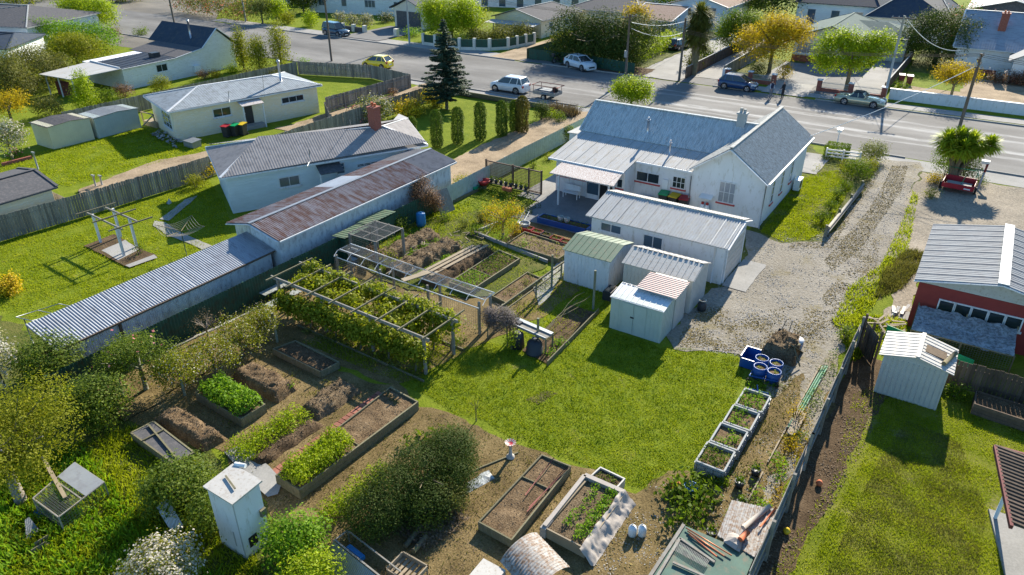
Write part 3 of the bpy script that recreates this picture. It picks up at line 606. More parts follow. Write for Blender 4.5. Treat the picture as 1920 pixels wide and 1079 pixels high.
def blades(name, poly, n, h, m, label=None, wd=.03, seed=0, holes=(), patch=None, lean=.5, cat='grass', z=0, kind='stuff'):
    """grass as three-cornered-ish upright blades, thick and thin by patches"""
    x, y = scatter_poly(poly, n, seed, holes); r = np.random.default_rng(seed + 5)
    if patch:
        f = np.array([noise.noise(Vector((a * patch, b * patch, seed))) for a, b in zip(x, y)]); ok = f + r.uniform(-.5, .5, len(f)) > -.42; x, y, f = x[ok], y[ok], f[ok]; hh = h * (1 + f * .5)
    else: hh = np.full(len(x), h)
    k = len(x); hh = hh * r.uniform(.5, 1.35, k); a = r.uniform(0, 2 * pi, k); w2 = wd * .5 * r.uniform(.7, 1.3, k)
    dx, dy = np.cos(a) * w2, np.sin(a) * w2; lx, ly = r.normal(0, lean, k) * hh, r.normal(0, lean, k) * hh; zz = np.full(k, z)
    V = np.stack([np.stack([x - dx, y - dy, zz], 1), np.stack([x + dx, y + dy, zz], 1), np.stack([x + lx + dx * .3, y + ly + dy * .3, z + hh], 1), np.stack([x + lx - dx * .3, y + ly - dy * .3, z + hh], 1)], 1).reshape(-1, 3)
    return SM(mesh_np(name, V, np.arange(4 * k).reshape(-1, 4), M[m]), name, (0, 0, 0), label, cat, None, kind)
def bits(name, poly, n, size, m, label, seed=0, z=.02, cat='litter', asp=.4, lift=.02, kind='stuff', patch=None, par=None, holes=()):
    x, y = scatter_poly(poly, n, seed, holes); r = np.random.default_rng(seed)
    if patch:
        f = np.array([noise.noise(Vector((a * patch, b * patch, seed + 9))) for a, b in zip(x, y)]); ok = f > r.uniform(-.3, .4, len(f)); x, y = x[ok], y[ok]
    C = np.stack([x, y, z + r.uniform(0, lift, len(x))], 1)
    return SM(leaf_mesh(name, C, np.tile([0, 0, 1.], (len(C), 1)), size, M[m], asp, .3), name, (0, 0, 0), label, cat, None, kind)
def clumps(name, pts, h, r, leaf, label, cat='vegetables', size=.09, per=24, seed=0, kind=None, group=None, z=0, asp=.6, up=.6):
    kind = kind or ('stuff' if len(pts) > 6 else None)
    """low leafy plants standing at the given points, as one patch"""
    rr = np.random.default_rng(seed); C = []; N = []
    for x, y in pts:
        k = per; a = rr.uniform(0, 2 * pi, k); q = np.sqrt(rr.uniform(0, 1, k)) * r; hh = z + h * (1 - (q / r) ** 2 * .6) * rr.uniform(.35, 1.05, k)
        C.append(np.stack([x + np.cos(a) * q, y + np.sin(a) * q, hh], 1)); N.append(np.stack([np.cos(a) * q / r, np.sin(a) * q / r, np.full(k, up)], 1))
    C = np.concatenate(C); N = np.concatenate(N); o = C[:, :2].mean(0); C[:, :2] -= o
    return SM(leaf_mesh(name, C, N, size, M[leaf], asp, .4), name, (o[0], o[1], 0), label, cat, group, kind)
def gridpts(c4, nx, ny, jit=.05, seed=0):
    rn = random.Random(seed); out = []
    for j in range(ny):
        for i in range(nx):
            a, b = (i + .5) / nx, (j + .5) / ny; x = [c4[0][k] * (1 - a) * (1 - b) + c4[1][k] * a * (1 - b) + c4[2][k] * a * b + c4[3][k] * (1 - a) * b for k in (0, 1)]
            out.append((x[0] + rn.uniform(-jit, jit), x[1] + rn.uniform(-jit, jit)))
    return out
# ============================================================ the ground
me = bpy.data.meshes.new('ground'); me.from_pydata([(-600, -60, 0), (400, -60, 0), (400, 900, 0), (-600, 900, 0)], [], [(0, 1, 2, 3)]); me.materials.append(M['lawn']); SM(me, 'ground', (0, 0, 0), kind='structure')
# dry, thin grass around the drive and in the right-hand yard
sheet('thin_grass', [(1310, 560), (1400, 700), (1500, 700), (1620, 600), (1700, 470), (1740, 320), (1560, 300), (1500, 260), (1440, 400), (1400, 440)], 'rough', .3)
MAINLAWN_HOLE = []
sheet('rough_ground', [(-60, 560), (60, 620), (215, 735), (260, 800), (420, 860), (480, 960), (560, 1000), (620, 1100), (620, 1250), (-200, 1250), (-200, 700)], 'rough', .3)
DIRT = [(190, 735), (330, 660), (470, 560), (520, 560), (640, 700), (742, 722), (790, 762), (850, 786), (905, 796), (945, 826), (1000, 848), (1080, 874), (1165, 912), (1215, 928), (1262, 892), (1300, 900), (1350, 905), (1440, 740), (1470, 690), (1560, 690), (1560, 760), (1480, 900), (1405, 1100), (1380, 1250), (560, 1250), (600, 1080), (500, 960), (420, 850), (280, 820)]
sheet('garden_ground', DIRT, 'dirt', .22)
sheet('garden_ground', [(640, 690), (742, 722), (800, 700), (870, 660), (1010, 600), (1090, 545), (1060, 470), (1120, 380), (1040, 355), (1000, 400), (930, 440), (900, 400), (800, 440), (760, 440), (640, 500), (520, 560), (540, 620)], 'dirt', .15)
sheet('lawn', [(720, 455), (770, 420), (860, 378), (905, 350), (1000, 380), (985, 420), (930, 452), (905, 470), (860, 450), (800, 420), (760, 470)], 'lawn', .15)
sheet('lawn', [(880, 470), (935, 455), (1050, 500), (1000, 530), (960, 500)], 'lawn', .1)
# gravel drive and turning yard
DRIVE = [(1652, 300), (1725, 306), (1708, 370), (1690, 430), (1645, 520), (1600, 590), (1575, 680), (1545, 760), (1500, 860), (1440, 960), (1400, 1080), (1300, 1250), (1150, 1250), (1180, 1000), (1262, 892), (1310, 903), (1352, 905), (1420, 790), (1438, 720), (1400, 700), (1385, 665), (1340, 655), (1262, 655), (1250, 630), (1290, 590), (1330, 545), (1352, 540), (1392, 490), (1400, 430), (1470, 458), (1540, 452), (1572, 436), (1600, 380), (1630, 345)]
sheet('gravel_drive', DRIVE, 'gravel', .22)
sheet('garden_ground', [(1262, 885), (1345, 910), (1420, 790), (1440, 740), (1520, 700), (1500, 780), (1440, 940), (1400, 1090), (1150, 1090), (1120, 985), (1180, 930)], 'dirt', .25)
sheet('gravel_yard', rect(-2.3, 42.5, 60, 59.3), 'gravelgrey', .25, px=False)
sheet('gravel_yard', rect(-1.2, 33, -.2, 43), 'gravelgrey', .2, px=False)
sheet('yard_lawn', [(1560, 690), (1925, 690), (2100, 1100), (1420, 1100), (1500, 950)], 'dryland', .1, z=.004)
sheet('bare_earth', [(1700, 700), (1660, 745), (1625, 800), (1590, 870), (1545, 960), (1460, 1100), (1380, 1250), (1340, 1250), (1470, 940), (1560, 730), (1610, 660)], 'earth', .16, z=.008, step=.2)
# concrete
sheet('patio', rect(-23.2, 35.6, -16.9, 41.4), 'patio', .05, px=False)
sheet('concrete_path', rect(-24.9, 38.9, -23.2, 47), 'path', .05, px=False)
sheet('concrete_path', [(1000, 540), (1045, 495), (1070, 470), (1055, 452), (1078, 462), (1055, 515), (1030, 560), (1010, 575)], 'path', .06)
sheet('concrete_pad', rect(-8.9, 33.9, -7.6, 37.6), 'path', .04, px=False)
sheet('concrete_path', rect(-10.6, 54.5, -8.7, 59.5), 'path', .05, px=False)
# street with kerbs, footpaths and berms
LTOP = LAYER[0]; LAYER[0] = .004
sheet('street', rect(-260, 62.4, 160, 77.5), 'street', 0, px=False)
sheet('side_street', [(-200, 77.4), (-108, 77.4), (-118, 86), (-138, 110), (-190, 190), (-260, 250), (-300, 240), (-210, 150), (-165, 100)], 'asphalt', 0, px=False)
sheet('street', [(-122, 55), (-93, 57), (-75, 62.45), (-120, 62.45)], 'asphalt', .1, px=False)
kb = MB()
for a, b, y in ((-240, -33, 62.28), (-27.5, -9, 62.28), (-6, -3.8, 62.28), (-.5, 160, 62.28), (-104, -50, 77.62), (-46, -33, 77.62), (-24.6, -20.4, 77.62), (-14, 160, 77.62)): kb.box(a, y - .09, 0, b, y + .09, .12)
S(kb, 'kerb', 'path', kind='structure')
sheet('footpath', rect(-9, 59.6, 160, 62.2), 'path', .02, px=False)
sheet('footpath', rect(-60, 60.8, -27, 62.15), 'path', .05, px=False)
sheet('footpath', rect(-110, 78.0, -50, 80.6), 'path', .04, px=False)
sheet('footpath', rect(-50, 77.75, -22, 80.9), 'pathtar', .04, px=False)
sheet('footpath', rect(-22, 78.4, 160, 80.3), 'path', .04, px=False)
sheet('gravel_drive', rect(-33.4, 37.2, -28.5, 60.9), 'graveltan', .25, px=False)
sheet('concrete_path', rect(-51.4, 41, -46.3, 62), 'graveltan', .2, px=False)
sheet('garden_path', [(290, 415), (310, 418), (345, 440), (398, 462), (380, 468), (320, 445), (287, 425)], 'path', .05)
sheet('garden_path', [(300, 412), (330, 390), (345, 375), (370, 368), (352, 385), (318, 415)], 'path', .05)
sheet('garden_path', [(150, 375), (390, 300), (390, 285), (300, 300), (150, 355)], 'graveltan', .15)
# drives on the far side of the street
sheet('forecourt', rect(-34.5, 80.9, -24.9, 118), 'path', .2, px=False)
sheet('forecourt', rect(-19.2, 80.3, -8.8, 97), 'pathtar', .2, px=False)
sheet('earth_bed', rect(-24.6, 82, -19.6, 96), 'rough', .2, px=False)
sheet('earth_bed', rect(-8.2, 97, 30, 118), 'rough', .2, px=False)
sheet('forecourt', rect(-50, 81, -34.6, 112), 'rough', .2, px=False)
for a, b, y1 in ((-54, -49.5, 112), (-33, -28.6, 112), (-19.6, -15.2, 92), (-12, -9, 112)): sheet('driveway', rect(a, 77.8, b, y1), 'path' if a > -40 else 'graveltan', .1, px=False)
sheet('driveway', rect(-21.5, 84, -15, 95), 'patio', .1, px=False)
sheet('driveway', rect(-7.5, 83.5, 20, 97), 'graveltan', .2, px=False)
sheet('lawn', rect(-8, 89, -2, 97), 'lawn', .2, px=False)
sheet('driveway', rect(-81, 78.5, -73.5, 89.6), 'pathtar', .1, px=False)
sheet('earth_bed', rect(-44, 77.9, -33, 82), 'earth', .1, px=False)
sheet('earth_bed', rect(-46, 59.4, -33, 59.9), 'earth', .1, px=False)
# soil around the vegetable plots
LAYER[0] = LTOP
sheet('weedy_ground', [(640, 480), (730, 420), (900, 400), (925, 470), (1030, 490), (940, 560), (880, 560), (760, 545)], 'rough', .25)
sheet('dug_ground', [(800, 525), (905, 460), (925, 470), (860, 545)], 'earth', .15)
sheet('dug_ground', [(500, 470), (640, 430), (640, 520), (560, 560), (480, 560)], 'dirt', .2)
sheet('earth_bed', [(150, 700), (300, 640), (470, 590), (480, 640), (350, 720), (240, 790)], 'dirt', .2)
sheet('concrete_path', [(420, 850), (455, 838), (530, 900), (520, 930), (500, 935)], 'path', .06)
# pergola slab on the left lawn
sheet('earth_bed', [G(158, 463), G(212, 442), G(296, 482), G(240, 503)], 'earth', .05, px=False)
sheet('brick_pad', [G(192, 472), G(236, 452), G(262, 470), G(222, 490)], 'path', .04, px=False)
sheet('concrete_path', [G(236, 500), G(290, 480), G(296, 486), G(244, 504)], 'path', .03, px=False)
# dried scrape on the main lawn
# growing grass
W_ = lambda pl: [G(*p) for p in pl]
ML = W_([(800, 742), (742, 718), (862, 655), (905, 640), (960, 650), (1010, 660), (1110, 590), (1140, 560), (1146, 622), (1240, 650), (1300, 655), (1385, 672), (1395, 700), (1360, 800), (1300, 880), (1262, 886), (1212, 920), (1165, 905), (1080, 866), (1000, 842), (945, 815), (905, 788), (850, 778)])
bits('dry_clippings', [G(985, 750), G(1022, 734), G(1046, 738), G(1010, 760)], 700, .07, 'g_dead', 'strip of dry straw-coloured clippings on the lawn', 3, asp=.25, cat='clippings')
blades('grass', ML, 130000, .04, 'blade', 'lush mown lawn between the vegetable beds and the drive', .02, 1, patch=2.6)
blades('clover', ML, 26000, .06, 'g_mid', 'longer grass tufts standing in the lush lawn', .03, 2, patch=.9)
blades('grass', W_([(1660, 742), (1925, 742), (2000, 1100), (1500, 1100), (1570, 950), (1620, 860), (1640, 800)]), 120000, .045, 'blade', 'thin worn grass in the yard behind the board fence', .02, 3, patch=1.1)
blades('grass', W_([(1700, 790), (1800, 830), (1850, 960), (1830, 1100), (1540, 1100), (1600, 960), (1650, 860)]), 40000, .05, 'bladedry', 'greener middle of the yard lawn', .02, 4, patch=1.)
blades('grass', W_([(0, 430), (150, 380), (380, 320), (420, 380), (440, 440), (300, 520), (50, 600), (-80, 560)]), 80000, .06, 'blade', 'neighbour lawn round the rose pergola', .035, 5, patch=.8)
blades('weeds', W_([(1722, 370), (1700, 480), (1660, 540), (1620, 600), (1560, 610), (1590, 540), (1650, 500), (1690, 420), (1712, 360)]), 10000, .14, 'blade', 'strip of weeds between the drive and the red shed', .05, 6, patch=.9, cat='weeds')
blades('weeds', W_([(1740, 480), (1690, 545), (1640, 560), (1655, 515), (1700, 470)]), 9000, .22, 'bladedry', 'tall seeding grass by the drive', .04, 7, patch=.8, cat='weeds')
blades('weeds', W_([(1560, 600), (1620, 590), (1700, 600), (1700, 690), (1640, 660), (1600, 680)]), 6000, .14, 'blade', 'weeds round the end of the board fence', .06, 8, patch=.9, cat='weeds')
blades('grass', W_([(1425, 435), (1500, 330), (1570, 320), (1600, 345), (1550, 430), (1520, 450), (1470, 455)]), 30000, .07, 'blade', 'bright lawn beside the white hall wall', .04, 9, patch=.8)
blades('grass', W_([(0, 880), (250, 800), (420, 900), (500, 1090), (0, 1090)]), 26000, .16, 'blade', 'rank grass round the wire run', .05, 10, patch=.8)
blades('grass', W_([(0, 1090), (0, 880), (160, 840), (250, 960), (420, 1090)]), 9000, .22, 'g_bright', 'weedy clumps in the shaded corner', .08, 12, patch=1.2)
blades('grass', W_([(560, 640), (700, 700), (760, 720), (850, 655), (780, 640), (660, 620)]), 20000, .06, 'blade', 'grass under the grape pergola', .03, 13, patch=1)
blades('grass', W_([(0, 330), (130, 350), (380, 285), (400, 262), (260, 240), (180, 265), (0, 300)]), 30000, .07, 'blade', 'lawn behind the cream shed', .05, 14, patch=.7)
blades('weeds', W_([(1400, 700), (1480, 690), (1500, 740), (1460, 800), (1400, 900), (1360, 900)]), 3000, .08, 'bladedry', 'sparse weeds on the path beside the tank planters', .04, 15, patch=1.5, cat='weeds')
blades('weeds', W_([(700, 470), (770, 420), (905, 395), (930, 450), (1000, 490), (960, 540), (860, 560), (740, 540)]), 15000, .1, 'blade', 'weeds and grass between the mulched mounds', .04, 16, patch=1.1, cat='weeds')
blades('weeds', W_([(700, 450), (790, 405), (880, 380), (900, 430), (780, 450), (720, 480)]), 9000, .12, 'blade', 'lush grass beyond the mulched mounds', .04, 17, patch=1.0)
blades('weeds', W_([(200, 740), (480, 590), (640, 690), (780, 760), (900, 800), (1180, 930), (1100, 1090), (560, 1090), (420, 850)]), 12000, .06, 'bladedry', 'sparse moss and weeds on the garden paths', .04, 18, patch=.9, cat='weeds')
blades('grass', W_([(1000, 560), (1050, 500), (1110, 500), (1130, 560), (1050, 640), (960, 640), (930, 600)]), 9000, .08, 'blade', 'grass round the edged bed and rustic rail', .03, 19, patch=1)
blades('grass', W_([(1600, 740), (1700, 700), (1690, 800), (1640, 880), (1580, 1000), (1500, 1090), (1430, 1090), (1560, 900)]), 9000, .05, 'blade', 'thin grass creeping over the bare earth', .03, 20, patch=1.2)
bits('pebbles', W_([(1560, 740), (1640, 700), (1640, 800), (1560, 950), (1440, 1090), (1400, 1090), (1500, 900)]), 5000, .07, 'litter', 'clods and dead leaves on the bare earth strip', 4, patch=1, asp=.8, cat='clods')
bits('pebbles', W_([(1250, 900), (1350, 920), (1500, 700), (1560, 700), (1400, 1090), (1100, 1090), (1150, 930)]), 9000, .05, 'stone', 'pale pebbles trodden into the path', 1, patch=1, asp=.8, cat='pebbles')
bits('leaf_litter', W_([(230, 740), (480, 600), (640, 700), (780, 760), (900, 800), (1180, 930), (1100, 1090), (560, 1090), (420, 850)]), 26000, .055, 'litter', 'dead leaves and twigs over the garden paths', 2, patch=1.2)
bits('pebbles', W_([(1270, 650), (1380, 670), (1520, 690), (1600, 590), (1700, 420), (1720, 310), (1650, 310), (1560, 440), (1400, 450), (1330, 560)]), 26000, .075, 'stone', 'loose stones of the gravel drive', 3, z=.026, patch=.8, asp=.8, cat='pebbles')
MS = 'mossbit'; mb_ = lambda pl, n, s, l: bits('moss', W_(pl), n, .09, MS, l, s, z=.026, lift=.015, asp=.7, cat='moss', patch=None if s < 43 else .9)
mb_([(1672, 312), (1702, 312), (1690, 360), (1655, 410), (1612, 470), (1560, 510), (1545, 490), (1590, 440), (1628, 395), (1655, 350)], 9000, 41, 'dry moss along the middle of the drive')
mb_([(1600, 400), (1645, 335), (1650, 312), (1640, 312), (1600, 375), (1565, 430), (1540, 452), (1480, 458), (1480, 468), (1560, 466)], 7000, 42, 'brown moss between the log fence and the wheel track')
mb_([(1300, 560), (1400, 590), (1480, 575), (1600, 590), (1560, 670), (1450, 650), (1400, 665), (1320, 655), (1270, 650)], 14000, 43, 'moss spreading over the near end of the drive')
mb_([(1560, 440), (1650, 450), (1640, 530), (1560, 590), (1540, 560), (1590, 500)], 6000, 44, 'moss beside the weed strip')
mb_([(1240, 900), (1340, 920), (1430, 760), (1480, 700), (1540, 720), (1440, 960), (1400, 1090), (1150, 1090), (1130, 960)], 9000, 45, 'brown moss on the path by the tank planters')
# ============================================================ main lot: hall-house and sheds
U, V_ = (1, 0, 0), (0, 1, 0); SN = (0, -1, 0)
t = T('white_hall', 'long white hall-like house with blue-grey ridge roof and one gabled wing', 'house', (-16.5, 47, 0))
w1 = MB().xprism([(45.6, 0), (50.1, 0), (50.1, 3.0), (47.9, 4.62), (45.6, 3.05)], -23.3, -13.6)
w1.xprism([(41.3, 0), (45.59, 0), (45.59, 3.02), (41.3, 2.38)], -23.2, -18.1)
w1.xprism([(43.0, 0), (45.585, 0), (45.585, 3.0), (43.0, 2.62)], -18.09, -13.99)
w1.yprism([(-14.0, 0), (-9.5, 0), (-9.5, 3.0), (-11.75, 4.6), (-14.0, 3.0)], 42.5, 53.2)
w1.box(-25.3, 46.9, 0, -23.31, 50, 2.35)
P(w1, 'wall', 'white', t)
P(MB().slab([(-25.45, 46.8, 2.42), (-23.3, 46.8, 2.5), (-23.3, 50.1, 2.5), (-25.45, 50.1, 2.42)], .06), 'annex_roof', 'roofwhite', t)
r = MB(); f = [(-23.7, 47.9, 4.8), (-11.9, 47.9, 4.8), (-11.9, 45.55, 3.14), (-23.7, 45.55, 3.14)]; corr(r, f, U, .15, .02, .02); r.slab(f, .05)
f2 = [(-23.7, 47.9, 4.8), (-11.9, 47.9, 4.8), (-11.9, 50.4, 3.0), (-23.7, 50.4, 3.0)]; corr(r, f2, U, .15, .02, .02); r.slab(f2, .05)
r = P(r, 'ridge_roof', 'roofblue', t); P(MB().beam((-23.75, 47.9, 4.86), (-11.8, 47.9, 4.86), .25, .05).beam((-23.72, 47.9, 4.86), (-23.72, 45.5, 3.2), .14, .05), 'ridge_cap', 'roofblue', r)
r = MB(); f = [(-23.6, 45.6, 3.1), (-13.9, 45.6, 3.1), (-13.9, 42.75, 2.68), (-18.0, 42.75, 2.68), (-18.0, 40.95, 2.42), (-23.6, 40.95, 2.42)]
for q in ([(-23.6, 45.6, 3.1), (-18.0, 45.6, 3.1), (-18.0, 40.95, 2.42), (-23.6, 40.95, 2.42)], [(-18.0, 45.6, 3.1), (-13.9, 45.6, 3.1), (-13.9, 42.75, 2.68), (-18.0, 42.75, 2.68)]):
    corr(r, q, U, .15, .016, .02); r.slab(q, .05)
lr = P(r, 'rear_roof', 'roofwhite', t); P(ribs(ribs(MB(), [(-23.6, 45.6, 3.12), (-18.0, 45.6, 3.12), (-18.0, 40.95, 2.44), (-23.6, 40.95, 2.44)], U, .76, .015, .015), [(-18.0, 45.6, 3.12), (-13.9, 45.6, 3.12), (-13.9, 42.75, 2.7), (-18.0, 42.75, 2.7)], U, .76, .015, .015), 'sheet_lap', 'polegrey', lr)
P(MB().beam((-23.6, 40.9, 2.38), (-18.0, 40.9, 2.38), .1, .12).beam((-18.0, 42.7, 2.63), (-14.05, 42.7, 2.63), .1, .12), 'gutter', 'white', lr)
r = MB()
for x in (-9.3, -14.2):
    f = [(-11.75, 42.2, 4.75), (-11.75, 53.5, 4.75), (x, 53.5, 2.98), (x, 42.2, 2.98)]; corr(r, f, V_, .15, .02, .02); r.slab(f, .05)
gr = P(r, 'wing_roof', 'roofgrey', t)
P(MB().beam((-11.75, 42.15, 4.82), (-11.75, 53.55, 4.82), .22, .05), 'ridge_cap', 'roofgrey', gr)
P(MB().beam((-11.75, 42.14, 4.68), (-9.25, 42.14, 2.9), .05, .2, (0, 1, 0)).beam((-11.75, 42.14, 4.68), (-14.25, 42.14, 2.9), .05, .2, (0, 1, 0)).beam((-9.22, 42.2, 2.92), (-9.22, 53.5, 2.92), .1, .12).beam((-11.75, 53.56, 4.68), (-9.25, 53.56, 2.9), .05, .2, (0, 1, 0)), 'bargeboard', 'white', gr)
window(t, (-18.05 + .05, 43, 1.3), U, SN, 1.62, .66, 2, 1, sill='redtrim')
window(t, (-15.45, 43, 1.32), U, SN, .85, .76, 3, 2, sill='redtrim', pane='glass')
window(t, (-12.22, 42.5, 1.2), U, SN, 1.0, 1.32, 3, 2, sill='redtrim', pane='curtain')
for y in (44.4, 46.6, 49.0): window(t, (-9.5, y, .95), V_, (1, 0, 0), .55, 1.6, 1, 3, sill='redtrim', pane='glassb')
window(t, (-23.05, 41.3, 1.25), U, SN, .85, .55, 2, 1, sill='redtrim'); window(t, (-21.9, 41.3, 1.25), U, SN, .95, .55, 2, 1, sill='redtrim')
window(t, (-23.2, 42.6, 1.1), (0, -1, 0), (-1, 0, 0), .9, .9, 2, 1)
d = door(t, (-20.75, 41.3, .02), U, SN, .85, 1.95, 'glassb', 'glazed_door')
P(MB().beam((-20.8, 41.22, 0), (-20.8, 41.22, 2), .06, .06).beam((-19.85, 41.22, 0), (-19.85, 41.22, 2), .06, .06).box(-20.75, 41.2, 0, -19.9, 41.24, .35), 'door_frame', 'white', d)
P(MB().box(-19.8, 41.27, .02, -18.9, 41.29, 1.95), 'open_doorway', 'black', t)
window(t, (-18.6, 41.3, 1.2), U, SN, .4, .6, 1, 1, sill='redtrim')
v = P(MB().box(-21.75, 38.95, 0, -21.65, 39.05, 2.15).box(-18.15, 38.95, 0, -18.05, 39.05, 2.15).beam((-22.1, 39, 2.13), (-17.8, 39, 2.13), .06, .1).beam((-17.95, 38.95, 2.12), (-18.3, 41.28, 2.32), .06, .08), 'verandah_frame', 'white', t)
r = MB(); f = [(-22.3, 38.8, 2.2), (-17.7, 38.8, 2.2), (-18.15, 41.25, 2.36), (-22.5, 41.25, 2.36)]; corr(r, f, U, .15, .015, .02); r.slab(f, .04); P(r, 'verandah_roof', 'roofspeck', v)
chimney(t, -12.9, 47.75, 4.3, 5.4, .55, .42, 'polegrey'); flue(t, -18.75, 46.1, 3.3, 4.5); flue(t, -16.35, 44.3, 2.9, 3.75, .06)
P(MB().box(-16.1, 42.86, 1.1, -15.72, 42.99, 1.75), 'meter_box', 'whitepl', t)
P(MB().tube([(-14.06, 42.42, 0), (-14.06, 42.42, 2.5)], .035, 6), 'downpipe', 'steel', t); P(MB().tube([(-9.42, 42.42, 0), (-9.42, 42.42, 2.8)], .035, 6), 'downpipe', 'steel', t); P(MB().tube([(-16.1, 42.9, .4), (-14.1, 42.35, .4), (-13.2, 42.42, .45)], .02, 5), 'water_pipe', 'steel', t)
t = T('heat_pump', 'white heat pump box against the long side of the hall', 'heat pump', (-9.2, 50.6, 0)); P(MB().box(-9.35, 50.1, .1, -8.95, 51.0, .85), 'casing', 'whitepl', t); P(MB().tube([(-8.945, 50.5, .48), (-8.93, 50.5, .48)], .28, 18), 'fan', 'darkplastic', t)
for x, z in ((-13.05, 'left'), (-12.75, 'right')):
    t = T('gas_bottle', f'{z} one of two white gas bottles with red valves at the hall wall', 'gas bottle', (x, 42.2, 0), group='gas bottles at the hall wall')
    P(MB().lathe(x, 42.2, [(0, .02), (.14, .02), (.15, .1), (.15, .75), (.1, .9), (0, .93)], 14), 'body', 'whitepl', t); P(MB().cyl(x, 42.2, .92, 1.05, .09, 10), 'valve', 'redpl', t)
S(MB().slab([(-13.3, 42.0, 1.35), (-12.5, 42.0, 1.35), (-12.5, 42.48, 1.5), (-13.3, 42.48, 1.5)], .03), 'bottle_shelter', 'whitepl', 'small white sheet awning over the gas bottles', 'awning')
def wheelie(x, y, lid, label, rz=0, body='darkplastic', group='wheelie bins', name='wheelie_bin'):
    t = T(name, label, 'bin', (0, 0, 0), 0, group)
    P(MB().add([(-.22, -.26, .08), (.22, -.26, .08), (.22, .26, .08), (-.22, .26, .08), (-.28, -.33, .98), (.28, -.33, .98), (.28, .33, .98), (-.28, .33, .98)], [(3, 2, 1, 0), (4, 5, 6, 7), (0, 1, 5, 4), (1, 2, 6, 5), (2, 3, 7, 6), (3, 0, 4, 7)]), 'body', body, t)
    P(MB().slab([(-.31, -.38, 1.02), (.31, -.38, 1.02), (.31, .36, 1.08), (-.31, .36, 1.08)], .05).tube([(-.22, .4, 1.0), (.22, .4, 1.0)], .02, 6), 'lid', lid, t)
    for s in (-1, 1): P(MB().tube([(s * .22, .3, .1), (s * .28, .3, .1)], .1, 12), 'wheel', 'black', t)
    t.location = (x, y, 0); t.rotation_euler = (0, 0, rz); return t
wheelie(-15.75, 42.45, 'bingreen', 'green-lidded wheelie bin beside the back wall of the hall', .1)
wheelie(-15.0, 42.4, 'binyellow', 'yellow-lidded wheelie bin between the green and red ones at the hall', -.05)
wheelie(-14.3, 42.35, 'binred', 'red-lidded wheelie bin beside the yellow one at the hall', .1)
S(MB().add(*earthgrid([(-17.6, 41.9), (-16.3, 41.9), (-16.3, 42.8), (-17.6, 42.8)], 0, .1, h=.5)), 'covered_heap', 'tarp', 'grey covered heap against the hall wall', 'heap')
t = T('garden_bench', 'white garden bench on the shaded patio by the glazed door', 'bench', (-21.6, 40.6, 0))
P(MB().box(-22.2, 40.4, .4, -21.0, 40.8, .44), 'seat', 'white', t); P(MB().box(-22.2, 40.82, .5, -21.0, 40.86, .9), 'backrest', 'white', t)
for x in (-22.15, -21.1):
    for y in (40.42, 40.8): P(MB().box(x, y, 0, x + .05, y + .05, .4), 'leg', 'white', t)
# garage
t = T('garage', 'long white garage with a corrugated grey roof and roller door behind the garden sheds', 'garage', (-13, 35.8, 0))
P(MB().xprism([(34, 0), (37.5, 0), (37.5, 2.35), (36.5, 2.78), (34, 2.2)], -16.7, -9.0), 'wall', 'white', t)
r = MB(); f = [(-17.0, 33.75, 2.2), (-8.85, 33.75, 2.2), (-8.85, 36.35, 2.78), (-17.0, 36.35, 2.78)]; corr(r, f, U, .15, .022, .02); r.slab(f, .04); ro = P(r, 'roof', 'roofgarage', t); P(ribs(MB(), [(-17.0, 33.75, 2.225), (-8.85, 33.75, 2.225), (-8.85, 36.35, 2.8), (-17.0, 36.35, 2.8)], U, .76, .03, .02), 'sheet_lap', 'steel', ro)
r = MB(); f = [(-17.0, 36.36, 2.86), (-8.85, 36.36, 2.86), (-8.85, 37.75, 2.42), (-17.0, 37.75, 2.42)]; corr(r, f, U, .15, .02, .03); r.slab(f, .12); P(r, 'back_roof', 'roofwhite', t)
P(MB().beam((-8.83, 33.75, 2.16), (-8.83, 36.36, 2.76), .05, .16, (1, 0, 0)).beam((-8.83, 36.36, 2.8), (-8.83, 37.75, 2.36), .05, .16, (1, 0, 0)), 'bargeboard', 'white', ro)
window(t, (-16.1, 34, 1.8 - .35), U, SN, 1.25, .5, 2, 1, pane='glassb'); window(t, (-13.5, 34, 1.15), U, SN, 1.1, .7, 2, 1, pane='glassb')
rd = MB(); 
for k in range(12): rd.box(-8.99, 34.35, .03 + k * .165, -8.965 + .012 * (k % 2), 37.1, .03 + k * .165 + .16)
P(rd, 'roller_door', 'offwhite', t); P(MB().box(-8.99, 34.2, 0, -8.93, 34.33, 2.1).box(-8.99, 37.12, 0, -8.93, 37.25, 2.1).box(-8.99, 34.2, 2.03, -8.93, 37.25, 2.15), 'door_frame', 'white', t)
P(MB().tube([(-9.5, 33.93, 0), (-9.5, 33.93, 2.1)], .035, 6), 'downpipe', 'white', t)
